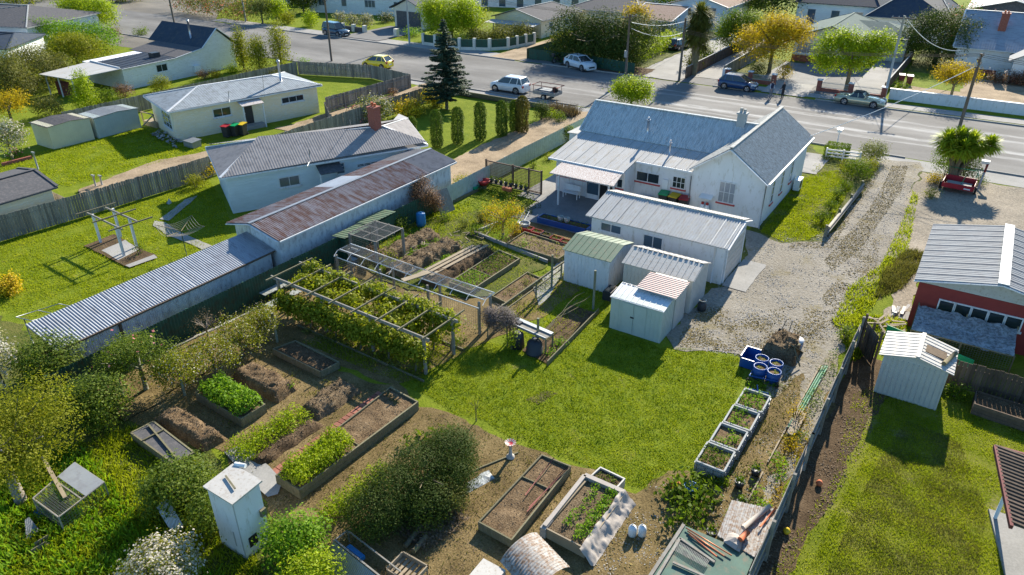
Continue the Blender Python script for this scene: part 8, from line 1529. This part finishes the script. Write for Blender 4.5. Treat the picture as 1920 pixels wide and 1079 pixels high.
# garden of the hip-roofed house
sh(768, 218, 1.5, 1.5, 'g_yel', 'yellow-flowered shrub left of the fir tree', size=.13, nl=2000, flowers='flyellow', fl_n=900, fl_size=.15)
sh(815, 200, 1.6, 1.4, 'g_mid', 'green shrub with yellow blossom right beside the fir trunk', size=.13, nl=2000, flowers='flyellow', fl_n=600, fl_size=.15)
sh(706, 226, 2.3, 1.9, 'g_sage', 'large pale-flowered shrub by the brick chimney', size=.14, nl=3000, flowers='flwhite', fl_n=700, fl_size=.14)
sh(672, 228, 1.4, 1.0, 'g_dark', 'dark shrub with red and yellow flowers by the brick chimney', size=.13, nl=1300, flowers='flpink', fl_n=120, fl_size=.17)
sh(1015, 225, 1.7, .85, 'g_dark', 'dark purple-green rounded shrub at the end of the cypress row', size=.1, nl=2400); sh(957, 218, 1.3, .8, 'g_mid', 'green shrub behind the cypress row', size=.1, nl=1500); sh(1048, 228, .9, .7, 'g_mid', 'small ball-shaped green shrub near the drive entrance', size=.08, nl=1200)
sh(1035, 222, .8, .8, 'g_lime', 'low lime shrub between the dark shrub and the ball-shaped one', size=.09, nl=800)
blades('tussock', [tuple(np.array(G(1052, 214)) + np.array(q)) for q in ((-1.4, -.8), (1.6, -.8), (1.6, 1), (-1.4, 1))], 1400, .7, 'g_dead', 'tawny ornamental grass near the drive entrance', .05, 91, cat='ornamental grass', kind='stuff')
sh(1066, 268, 1.5, .6, 'g_mid', 'climbing shrub at the end of the pale fence by the hall annex', size=.1, nl=1200); sh(1030, 300, .5, .5, 'g_yel', 'low yellow-green plant along the pale fence', size=.08, nl=400); sh(1000, 315, .5, .4, 'g_mid', 'low green plant by the lattice end of the pale fence', size=.08, nl=350)
sh(866, 352, .9, .75, 'g_yel', 'yellow-green shrub spilling over the pale fence by the drive', size=.09, nl=1300, flowers='flyellow', fl_n=150, fl_size=.07)
tr(1183, 202, 2.9, 2.2, 'g_lime', 'bright lime-leaved tree behind the ridge roof of the hall', size=.16, nl=11000, trunk=.1, sparse=(.75, 1.02), blobs=[(0, 0, 1.7, 1.6, 1.5, .9)] + [(cos(a) * 1.2, sin(a) * 1.1, 1.5 + .35 * (k % 2), .8, .8, .7) for k, a in enumerate(np.arange(0, 6.2, .8))])
sh(385, 332, 1.1, .8, 'g_mid', 'bright yellow-flowered shrub at the end of the rose lawn fence', size=.1, nl=1100, flowers='flyellow', fl_n=700, fl_size=.12); sh(368, 352, .9, .7, 'g_yel', 'yellow-green shrub against the hip-roofed house corner', size=.1, nl=900)
sh(20, 552, .95, .6, 'g_yel', 'round golden shrub on the neighbour lawn at the left edge', size=.09, nl=1500, flowers='flyellow', fl_n=1500, fl_size=.1)
sh(570, 120, .7, .8, 'g_bright', 'small leafy plant by the street fence corner', size=.12, nl=300); sh(737, 180, .8, .6, 'g_rust', 'dry brown shrub in the lane between the paling fences', size=.1, nl=500)
# far left
tr(165, 206, 3.6, 1.1, 'g_lime', 'light green conical tree in front of the verandah', size=.15, nl=4200, trunk=.07, blobs=[(0, 0, 1.0, 1.1, 1.1, .9), (0, 0, 1.9, .85, .85, .9), (0, 0, 2.7, .5, .5, .8), (0, 0, 3.3, .22, .22, .5)]); sh(196, 196, 1.5, 1.4, 'g_mid', 'broad green shrub right of the conical tree', size=.14, nl=2200); sh(95, 218, 1.9, 1.5, 'g_olive', 'olive bushy shrub left of the conical tree', size=.14, nl=2400)
sh(303, 172, 1.7, 1.2, 'g_yel', 'dome-shaped green shrub by the white wall', size=.12, nl=2400); sh(235, 182, 1.3, 1.1, 'g_rust', 'russet shrub beside the dome-shaped one', size=.12, nl=1300)
sh(384, 148, 1.0, .8, 'g_rust', 'brown shrub left of the heat pump', size=.11, nl=900, seed=3); sh(405, 145, .8, .8, 'g_gold', 'golden-brown shrub in the middle of the white gable wall', size=.11, nl=800); sh(435, 136, .8, 1.0, 'g_lime', 'low bright green shrub at the right end of the white gable wall', size=.12, nl=1100)
for px, py, h, r, l in ((458, 132, 4.6, .75, 'slim upright tree nearest the white gable wall'), (489, 138, 4.0, 1.2, 'broad upright tree, middle of the three by the street corner'), (529, 132, 5.2, 1.15, 'tallest upright tree of the three by the street corner')):
    x, y = G(px, py); tree(x, y, h, r, 'g_yel', l, size=.17, nl=4200, trunk=.08, seed=px, group='upright trees by the street corner', blobs=[(0, 0, h * f, r * g_, r * g_, h * .2) for f, g_ in ((.2, .7), (.38, .95), (.55, 1), (.72, .85), (.86, .55))])
sh(505, 150, 1.5, 1.5, 'g_olive', 'olive undergrowth below the three upright trees', size=.14, nl=1800); sh(470, 150, 1.2, 1.2, 'g_rust', 'reddish shrub at the foot of the slim upright tree', size=.13, nl=1000); sh(430, 98, 1.1, 1.1, 'g_yel', 'low shrub behind the dark ridge roof', size=.15, nl=700); sh(405, 85, 1.0, .9, 'g_gold', 'golden shrub behind the dark ridge roof', size=.15, nl=500)
tr(20, 190, 4.6, 3.4, 'g_olive', 'big grey-green tree at the left edge beside the navy roof', size=.17, nl=16000, z0=2.0, seed=4); tr(70, 165, 4.4, 3.6, 'g_olive', 'wide olive tree in the left background', size=.17, nl=16000, z0=2.0, seed=5); tr(150, 135, 4.2, 4.0, 'g_yel', 'pale-leaved broad tree left of the corner lawn', size=.17, nl=17000, z0=2.0, seed=6); tr(25, 235, 3.2, 1.8, 'g_gold', 'yellowish shrubby tree by the left edge below the olive one', size=.15, nl=3200, seed=7)
x, y = G(140, 88); tree(x, y, 3.4, 4.0, 'g_bright', 'long clipped bright green hedge left of the corner lawn', name='hedge', cat='hedge', size=.2, nl=14000, trunk=0, blobs=[(q, q * .25, 1.6, 1.6, 1.4, 1.7) for q in np.arange(-6, 6.1, 1.2)])
x, y = G(170, 50); tree(x, y, 4.4, 6, 'g_lime', 'large lime-yellow shrubby tree near the side street', size=.24, nl=15000, trunk=.15, blobs=[(q, sin(q) * 1, 2.6 + .5 * sin(q * 2), 2.0, 1.8, 1.7) for q in np.arange(-6, 6.1, 1.5)])
tr(35, 18, 4, 4, 'g_yel', 'yellow-green shrub behind the corner roof', size=.3, nl=3000, seed=12)
tr(25, 300, 3.0, 1.9, 'g_mid', 'white-blossomed shrubby tree at the left edge by the brick-edged bed', size=.11, nl=4000, flowers='flwhite', fl_n=2600, fl_size=.12, seed=13, trunk=.06)
sh(30, 292, .5, .6, 'g_bright', 'low plants with red flowers in the brick-edged bed', size=.1, nl=500, flowers='flpink', fl_n=60, fl_size=.14)
sh(215, 68, 1.2, 1.2, 'g_rust', 'dry shrub against the dark corner fence', size=.16, nl=500); sh(265, 66, 1.0, 1.4, 'g_mid', 'low green shrub at the corner lawn edge', size=.16, nl=700)
# across the street, left
def hedge(p0, p1, h, r, leaf, label, n=7, size=.25, nl=6000, **k):
    a = np.array(G(*p0)); b = np.array(G(*p1)); m = (a + b) / 2; return tree(m[0], m[1], h, r, leaf, label, name='hedge', cat='hedge', size=size, nl=nl, trunk=0, blobs=[(*(a + (b - a) * q / (n - 1) - m), h * .5, r, r, h * .5) for q in range(n)], **k)
hedge((345, 22), (470, 42), 3.2, 2.0, 'g_olive', 'long mauve-flowered hedge at the street corner, top left', 10, flowers='flpink', fl_n=900, fl_size=.2); hedge((400, 3), (560, 18), 3.0, 2.4, 'g_mid', 'dark hedge behind the mauve-flowered one', 9, .3, 5000)
tr(493, 45, 4.2, 2.3, 'g_sage', 'grey-green dome tree by the pale grey pole', size=.25, nl=3500, seed=14); tr(520, 42, 3.6, 1.9, 'g_lime', 'light green dome tree next to the grey-green one', size=.25, nl=2800, seed=15); sh(540, 45, 1.9, 1.4, 'g_yel', 'round yellow-green shrub on the corner bank', size=.2, nl=1300, seed=16); sh(583, 50, 2.4, 1.4, 'g_lime', 'round lime shrub by the crossarmed pole', size=.2, nl=1700, seed=17); tr(570, 25, 4, 3, 'g_dark', 'dark flowering shrub mass before the long white house', size=.3, nl=3500, seed=18)
for k, (px, py) in enumerate(((638, 48), (662, 52), (687, 52))): sh(px, py, 2.0, 1.1, 'g_sage', ('left', 'middle', 'right')[k] + ' of three small pale-blossomed trees in the front garden across the street', size=.18, nl=1000, flowers='flwhite', fl_n=500, fl_size=.18, group='small blossom trees')
sh(725, 42, 1.4, 1.3, 'g_dark', 'white-topped dark shrub beside the garage drive', size=.2, nl=800, flowers='flwhite', fl_n=200, fl_size=.2); sh(775, 68, 1.0, 1.5, 'g_bright', 'low bright hedge right of the garage pillar', size=.18, nl=900)
x, y = -65, 84.5; tree(x, y, 6.0, 4.6, 'g_lime', 'big round yellow-lime tree at the top centre', size=.24, nl=24000, trunk=.2, seed=19, sparse=(.75, 1.02), blobs=[(0, 0, 3.4, 3.8, 3.4, 2.2)] + [(cos(a) * 3.1, sin(a) * 2.9, 2.8 + (k % 3) * .8, 1.4, 1.4, 1.2) for k, a in enumerate(np.arange(0, 6.2, .75))])
tr(888, 62, 4.0, 2.2, 'g_yel', 'smaller yellow-green tree right of the big lime one', size=.25, nl=2600, seed=20)
for px, py, l in ((900, 84, 'left'), (940, 82, 'middle'), (978, 78, 'right')): sh(px, py, 2.4, 1.9, 'g_olive', l + ' of three shrubs looking over the pillared corner fence', size=.22, nl=2400, group='shrubs behind the pillared fence', seed=px)
x, y = -40.8, 80.6; tree(x, y, 5.4, 6, 'g_dark', 'huge dark green hedge-tree behind the white crossover', size=.22, nl=36000, trunk=.25, seed=21, sparse=(.7, 1.0), blobs=[(q, 2 + .6 * sin(q * 2), 2.9 + .5 * sin(q * 1.3 + 1), 2.2, 2.6, 2.7) for q in np.arange(-4.2, 5.6, 1.2)] + [(q, -.6, 1.8, 1.7, 1.4, 1.8) for q in np.arange(-4, 5.6, 1.3)])
sh(1055, 92, 2.2, 1.9, 'g_yel', 'yellow-green conifer at the left end of the dark hedge-tree', size=.2, nl=3000); hedge((1192, 118), (1262, 84), 2.0, 1.2, 'g_lime', 'lime green hedge right of the hedge pole', 8, .2, 5500)
tr(1186, 88, 5.6, 2.0, 'g_gold', 'orange and green tree beside the low brown-roofed wing', size=.28, nl=3200, seed=22); hedge((1200, 85), (1250, 72), 2.5, 1.6, 'g_dark', 'dark shrubs before the low brown-roofed wing', 5, .25, 2600)
def palm(x, y, h, heads, label, leafn=150, L=1.2, name='cabbage_tree', skirt=.5, leaf='g_palm', tr_=.16):
    t = T(name, label, 'tree', (x, y, 0)); rr = np.random.default_rng(5); V = []; mb = MB()
    for hx, hy, hz, s in heads:
        mb.tube([(0, 0, 0), (hx * .3, hy * .3, hz * .5), (hx, hy, hz)], [tr_ * 1.3, tr_, tr_ * .7], 8)
        n = int(leafn * s); a = rr.uniform(0, 2 * pi, n); e = rr.uniform(-.65, 1.45, n); ln = L * s * rr.uniform(.75, 1.1, n) * (1 - .25 * (e < -.2)); w_ = .06 * rr.uniform(.8, 1.2, n)
        d = np.stack([np.cos(a) * np.cos(e), np.sin(a) * np.cos(e), np.sin(e)], 1); sd = np.stack([-np.sin(a), np.cos(a), np.zeros(n)], 1); o = np.array([hx, hy, hz]); dr = np.stack([np.zeros(n), np.zeros(n), -.22 * ln], 1)
        p0 = o + d * .1; p1 = o + d * ln[:, None] * .55; p2 = o + d * ln[:, None] + dr
        V.append(np.stack([p0 - sd * w_[:, None] * .5, p0 + sd * w_[:, None] * .5, p1 + sd * w_[:, None], p1 - sd * w_[:, None], p1 - sd * w_[:, None], p1 + sd * w_[:, None], p2 + sd * .008, p2 - sd * .008], 1).reshape(-1, 3))
    V = np.concatenate(V); ob = bpy.data.objects.new('crown', mesh_np('crown', V, np.arange(len(V)).reshape(-1, 4), M[leaf])); COL.objects.link(ob); ob.parent = t
    ob = bpy.data.objects.new('trunk', mb.mesh('trunk', 'bark')); COL.objects.link(ob); ob.parent = t; return t
x, y = G(1782, 345); palm(x, y, 3.4, [(-.9, .1, 2.9, 1.0), (-.2, .5, 3.05, 1.0), (.5, .2, 2.95, 1.0), (.2, -.5, 2.6, .95), (1.6, .6, 2.9, .85), (-.5, -.4, 2.5, .9), (1.0, -.1, 2.6, .8)], 'many-headed cabbage tree beside the street at the right', 420, 1.25, name='cabbage_tree')
x, y = G(1300, 142); palm(x, y, 7, [(0, 0, 6.6, 1.1), (.5, .3, 5.9, 1.1), (-.6, .2, 5.3, 1.1), (.4, -.4, 4.6, 1.1), (-.5, -.3, 4.0, 1.0), (.3, .3, 3.4, 1.0)], 'tall dark cabbage palm in front of the brown-roofed house', 360, 1.7, tr_=.25, leaf='g_olive')
sh(1318, 118, 2.2, 1.3, 'g_mid', 'green shrub right of the palm foot', size=.2, nl=1500); sh(1300, 130, 1.8, 1.2, 'g_olive', 'dark shrub at the foot of the palm', size=.2, nl=1300)
tr(1378, 100, 5.4, 3.4, 'g_mid', 'round dark green tree between the palm and the gold tree', size=.22, nl=12000, z0=2.6, seed=23); tree(-21.4, 87.5, 6.6, 4.5, 'g_gold', 'large autumn gold tree behind the brick fence', size=.2, nl=17000, trunk=.2, seed=24, sparse=(.3, 1.05), clump=9, z0=3.6)
sh(1418, 140, 1.3, 1.1, 'g_dark', 'dark round shrub in the brick-fenced garden', size=.15, nl=1100); sh(1468, 148, 2.0, .9, 'g_gold', 'orange-tipped shrub at the gate gap', size=.15, nl=1000)
x, y = -12.3, 84.0; tree(x, y, 5.8, 4.2, 'g_lime', 'pale green maple in front of the sage-roofed house', size=.2, nl=17000, trunk=.2, seed=25, clump=12, sparse=(.75, 1.02), blobs=[(-2.4, .3, 4.5, 1.3, 1.2, .9), (-3.0, 0, 3.3, 1.0, 1.0, .7), (-2.4, -.3, 2.3, .9, .9, .5), (-.9, .2, 4.9, 1.1, 1.1, .8), (.2, 0, 4.1, 1.2, 1.2, .9), (1.1, .3, 4.8, 1.0, 1.0, .7), (2.4, .3, 5.0, 1.1, 1.1, .8), (1.9, -.2, 3.8, 1.0, 1.0, .7), (-.7, -.3, 3.0, 1.2, 1.0, .8), (3.3, .2, 4.5, .7, .7, .5), (.8, -.2, 2.8, .8, .8, .5)])
tr(1752, 118, 6.6, 5.4, 'g_dark', 'huge flowering camellia left of the right-hand house', size=.2, nl=24000, trunk=.25, z0=2.8, seed=26, flowers='flwhite', fl_n=130, fl_size=.2); tr(1800, 88, 5.4, 3.0, 'g_mid', 'pink-flowered bush behind the huge camellia', size=.24, nl=4000, seed=27, flowers='flpink', fl_n=500, fl_size=.22)
x, y = -2.6, 84; tree(x, y, 4.0, 2.4, 'g_gold', 'spreading olive-gold small tree behind the long white wall', size=.15, nl=5200, trunk=.13, seed=28, sparse=(.3, 1.0), blobs=[(0, 0, 3.0, 2.1, 2.0, .75), (-1.1, 0, 2.5, 1.1, 1.0, .5), (1.2, 0, 2.6, 1.1, 1.0, .5), (0, .2, 2.3, 1.4, 1.2, .45)])
sh(1895, 160, 1.4, 3.0, 'g_rust', 'wide russet shrubs before the right-hand house porch', size=.16, nl=2600, ry=1.2); sh(1688, 172, .9, .8, 'g_mid', 'small shrub beside the pale-lidded bins', size=.15, nl=500)
for k, (px, py, h, r, lf, l) in enumerate(((1445, 50, 7, 5, 'g_dark', 'dark tree mass behind the gold tree'), (1400, 38, 6, 4, 'g_mid', 'green trees behind the brown-roofed house'), (1858, 50, 4.6, 3.2, 'g_lime', 'bright yellow-green shrub above the right-hand roof'), (1850, 20, 6, 4, 'g_sage', 'pale-leaved tree beside the dark building'), (1000, 8, 5, 4, 'g_sage', 'mottled shrubs beyond the beige house roof'), (1255, 22, 5, 5, 'g_mid', 'trees above the low brown-roofed wing'), (1310, 8, 5, 4, 'g_dark', 'dark trees behind the brown gable'), (930, -4, 5, 5, 'g_olive', 'trees behind the long low block'), (1120, -8, 5, 5, 'g_dark', 'dark trees at the top edge above the slate hip roof'), (230, 3, 3, 4, 'g_yel', 'shrubs beyond the side street'), (1700, 8, 5, 3.5, 'g_dark', 'tree mass between the two dark blue roofs'), (60, 2, 4, 5, 'g_mid', 'trees behind the top-left roof'))):
    tr(px, py, h, r, lf, l, size=.34, nl=4500, seed=30 + k)
sh(1552, 30, 3.2, 2.2, 'g_rust', 'pink-red flowering shrub before the blue-walled house', size=.24, nl=1800, flowers='flpink', fl_n=900, fl_size=.24); sh(1530, 42, 2.2, 2.2, 'g_mid', 'green shrub below the blue-walled house', size=.24, nl=1400)
# near side of the street, right
x, y = G(1567, 293); t = T('box_hedge', 'clipped dark box hedge at the corner of the front path', 'hedge', (x, y, 0)); r_ = np.random.default_rng(3); n = 3600; q = r_.uniform(-1, 1, (n, 3)); ax = r_.integers(0, 3, n); q[np.arange(n), ax] = np.where(r_.random(n) > .35, 1, -1) * r_.uniform(.85, 1.03, n); Cc = q * np.array([.85, .8, .45]) + np.array([0, 0, .47])
o = bpy.data.objects.new('foliage', leaf_mesh('foliage', Cc, q, .1, M['g_mid'], .6)); COL.objects.link(o); o.parent = t; sh(1549, 300, .45, .5, 'g_mid', 'small low shrub left of the clipped box hedge', size=.08, nl=500)
sh(1633, 302, 1.7, 1.1, 'g_sage', 'round pale-leaved shrub beside the white rail', size=.1, nl=3400, flowers='flwhite', fl_n=200, fl_size=.08); sh(1606, 335, 1.5, 1.2, 'g_mid', 'tangled green shrub at the top of the log fence', size=.1, nl=2600); sh(1622, 322, 1.1, 1.0, 'g_yel', 'yellow-tinged shrub between the pale one and the tangled one', size=.09, nl=1500); sh(1590, 320, .7, 1.0, 'g_yel', 'low yellowish flower bed plants by the box hedge', size=.08, nl=900)
sh(1508, 285, 1.2, .35, 'g_dark', 'slim dark shrub at the far corner of the hall', size=.08, nl=700)
for k, (px, py) in enumerate(((1540, 418), (1556, 395), (1570, 375), (1584, 358))): sh(px, py, .8, .5, 'g_mid', ('nearest', 'second', 'third', 'farthest')[k] + ' leafy shrub in the row behind the log fence', size=.08, nl=800, group='shrubs behind the log fence', seed=k)
sh(1772, 330, 2.0, 1.3, 'g_mid', 'leafy shrub under the left heads of the cabbage tree', size=.1, nl=2400); sh(1808, 336, 1.9, 1.2, 'g_dark', 'dark shrub under the right heads of the cabbage tree', size=.1, nl=2400); sh(1752, 345, .8, .7, 'g_gold', 'yellow flowering shrub left of the red trailer', size=.08, nl=900); sh(1745, 372, .7, .6, 'g_yel', 'low yellow-green shrub at the drive edge near the red trailer', size=.08, nl=700); sh(1836, 348, .8, .5, 'g_mid', 'low shrub around the leaning red post', size=.08, nl=500)
clumps('front_plants', [(-9.3 + k * .13, 43.2 + k * .45) for k in range(14)], .35, .22, 'g_mid', 'low plants along the side wall of the hall', 'plants', .07, 16, 71)
clumps('border_plants', [(-8.6 + random.uniform(-.6, 2.2), 55.6 + random.uniform(-1.2, 1.4)) for k in range(60)], .3, .3, 'g_yel', 'brownish border plants above the bright lawn', 'plants', .07, 14, 72, kind='stuff')
# main garden
tree(*G(797, 402), 2.7, 1.35, 'g_rust', 'pinkish-brown twiggy small tree against the rusty-roofed shed', size=.075, nl=9500, trunk=.06, seed=41, z0=1.2, sparse=(.35, 1.0), clump=8, limb=9)
tree(*G(943, 447), 2.5, 1.5, 'g_gold', 'small open tree with yellowing leaves in the upper garden', size=.09, nl=3400, trunk=.08, seed=42, sparse=(.3, 1.0), clump=7, limb=7, bark='barkpale', flowers='g_lime', fl_n=500, fl_size=.09); sh(965, 440, .8, .5, 'g_gold', 'yellow flowering plant at the foot of the open tree', size=.08, nl=600)
sh(903, 417, .8, .35, 'g_olive', 'grey-brown ball shrub in the small square bed', size=.06, nl=1300); sh(872, 428, .7, .45, 'g_sage', 'grey-green bush left of the ball shrub', size=.06, nl=900); sh(893, 440, .5, .5, 'g_mid', 'leafy green plant below the ball shrub', size=.1, nl=500); sh(832, 415, .5, .5, 'g_mid', 'low leafy plant in the upper left lawn', size=.1, nl=400)
sh(748, 432, 1.0, .7, 'g_mid', 'dark green and yellow shrub by the green fence', size=.09, nl=1500); sh(980, 468, .5, .5, 'g_bright', 'green plants on the straw bed edge', size=.08, nl=400)
clumps('row_plants', [(-24.95 + random.uniform(-.2, .2), random.uniform(25.6, 30.4)) for k in range(30)] + [(-22.9 + random.uniform(-.1, .1), random.uniform(25.6, 30)) for k in range(20)] + [(-26.9 + random.uniform(-.2, .2), random.uniform(27.6, 31)) for k in range(22)], .32, .24, 'g_bright', 'fresh greens growing in lines between the mulched mounds', 'vegetables', .085, 26, 75)
clumps('mulch_plants', [(x_, y_) for x_, y_ in [G(random.uniform(780, 960), random.uniform(400, 445)) for k in range(80)]], .3, .3, 'g_mid', 'scattered garden plants round the small square bed', 'plants', .08, 12, 73)
clumps('edge_plants', [G(random.uniform(640, 740), random.uniform(440, 500)) for k in range(26)] + [G(random.uniform(960, 1080), random.uniform(450, 520)) for k in range(24)], .4, .3, 'g_mid', 'green plants round the berry cage and straw bed', 'plants', .09, 26, 76)
clumps('path_weeds', [G(random.uniform(230, 620), random.uniform(700, 860)) for k in range(50)], .12, .2, 'g_yel', 'low weeds on the earth paths between the lower beds', 'weeds', .06, 18, 77)
clumps('tunnel_plants', [(random.uniform(-25.5, -17), 23.6 + random.uniform(-.3, .3)) for k in range(40)], .35, .25, 'g_mid', 'plants growing under the netting tunnel', 'plants', .08, 16, 74)
# fruit trees lower left
tree(*G(275, 732), 2.7, 1.75, 'g_gloss', 'leafy fruit tree with pink flowers beside the long shed', size=.085, nl=10000, trunk=.09, seed=43, z0=1.5, clump=12, bark='postgreen', flowers='flpink', fl_n=30, fl_size=.12, sparse=(.5, 1.0))
for k, (px, py, h, r, l) in enumerate(((345, 735, 2.0, 1.25, 'pale-blossomed espaliered apple tree, leftmost of the row'), (405, 705, 1.9, 1.3, 'pale-blossomed apple tree, second in the row'), (455, 668, 1.9, 1.2, 'pale-blossomed apple tree, third in the row'), (497, 640, 1.8, .9, 'small pale-blossomed apple tree nearest the grape pergola'))):
    tree(*G(px, py), h, r, 'g_yel', l, name='apple_tree', size=.08, nl=3400, trunk=.06, seed=50 + k, clump=7, sparse=(.2, 1.0), limb=8, flowers='flwhite', fl_n=500, fl_size=.06, group='blossoming apple trees')
for k, (px, py) in enumerate(((347, 742), (520, 642), (232, 745))): x, y = G(px, py); S(MB().tube([(x, y, 0), (x, y, 1.55)], .06, 7), 'training_post', 'postgreen', ('grey post among the apple trees', 'grey post at the pergola end of the apple row', 'grey post at the left end of the apple row')[k], 'post')
tree(*G(392, 640), 1.6, .9, 'g_dead', 'bare twiggy bush against the green fence', size=.06, nl=500, trunk=.05, seed=56, limb=12, sparse=(.3, 1), bark='barkpale')
sh(200, 800, 2.4, 1.25, 'g_gloss', 'glossy dark camellia at the corner of the long shed', size=.11, nl=6500, seed=57); sh(105, 720, 2.5, 1.5, 'g_gloss', 'glossy camellia in front of the red-brown shed end', size=.11, nl=6500, seed=58)
sh(155, 800, 2.0, 1.2, 'g_dark', 'dark shrub between the two glossy camellias', size=.1, nl=3500, seed=61)
x, y = G(40, 940); tree(x, y, 4.4, 2.6, 'g_yel', 'large yellow-green tree filling the lower left edge', size=.085, nl=26000, trunk=.16, seed=59, clump=14, sparse=(.35, 1.05), bark='barkpale', limb=8, blobs=[(0, 0, 2.7, 1.9, 1.8, 1.3)] + [(cos(a) * 1.6, sin(a) * 1.6, 2.3 + (k % 3) * .5, 1.05, 1.05, .85) for k, a in enumerate(np.arange(0, 6.2, .8))])
tr(15, 740, 3.2, 1.0, 'g_mid', 'tall pink-white blossom spikes at the left edge', size=.07, nl=1800, trunk=.05, seed=60, flowers='flwhite', fl_n=1700, fl_size=.1, clump=9, sparse=(.2, 1.1))
sh(345, 945, 1.9, 1.25, 'g_gloss', 'glossy green bush left of the tall white box', size=.1, nl=7000, seed=62); sh(400, 990, 1.3, .8, 'g_gloss', 'lower glossy growth touching the tall white box', size=.1, nl=2200, seed=63)
sh(312, 1120, 1.9, 1.4, 'g_yel', 'white-blossomed bush at the bottom edge left of the tall box', size=.07, nl=7500, seed=64, flowers='flwhite', fl_n=5200, fl_size=.075)
sh(560, 1045, 1.5, 1.05, 'g_bright', 'bright green bush right of the tall white box', size=.11, nl=4600, seed=65); sh(590, 1120, 1.5, 1.0, 'g_lime', 'yellow-green bush at the bottom edge below the bright green one', size=.09, nl=4500, seed=66)
x, y = G(800, 935); t = tree(x, y, 1.9, 1.6, 'g_dark', 'big dense dark bush in the middle of the lower garden', name='bush', cat='bush', size=.065, nl=52000, trunk=.08, seed=67, clump=12, sparse=(.6, 1.0), blobs=[(-.5, -2.0, .75, 1.05, 1.0, .75), (-.5, -1.0, .9, 1.15, 1.1, .9), (-.35, .1, 1.0, 1.15, 1.1, .95), (.0, 1.25, 1.0, 1.1, 1.05, .9), (.75, -.7, .7, .75, .95, .7), (.8, .7, .8, .65, .8, .7), (-.2, 1.9, .8, .8, .8, .7)])
x, y = G(845, 955); tree(x, y, 1.1, .7, 'g_olive', 'smaller lighter bush on the right side of the big dark bush', name='bush', cat='bush', size=.06, nl=5500, trunk=.04, seed=68, clump=10)
bits('prunings', [(-13.2, 11.8), (-10.8, 11.8), (-10.4, 13.6), (-12.8, 14)], 2600, .1, 'litter', 'dark dead prunings under the big bush', 9, lift=.2, cat='prunings')
tree(*G(893, 790), 1.3, .4, 'g_yel', 'thin sapling at the edge of the lawn above the big bush', size=.06, nl=120, trunk=.02, seed=69, limb=5, clump=5)
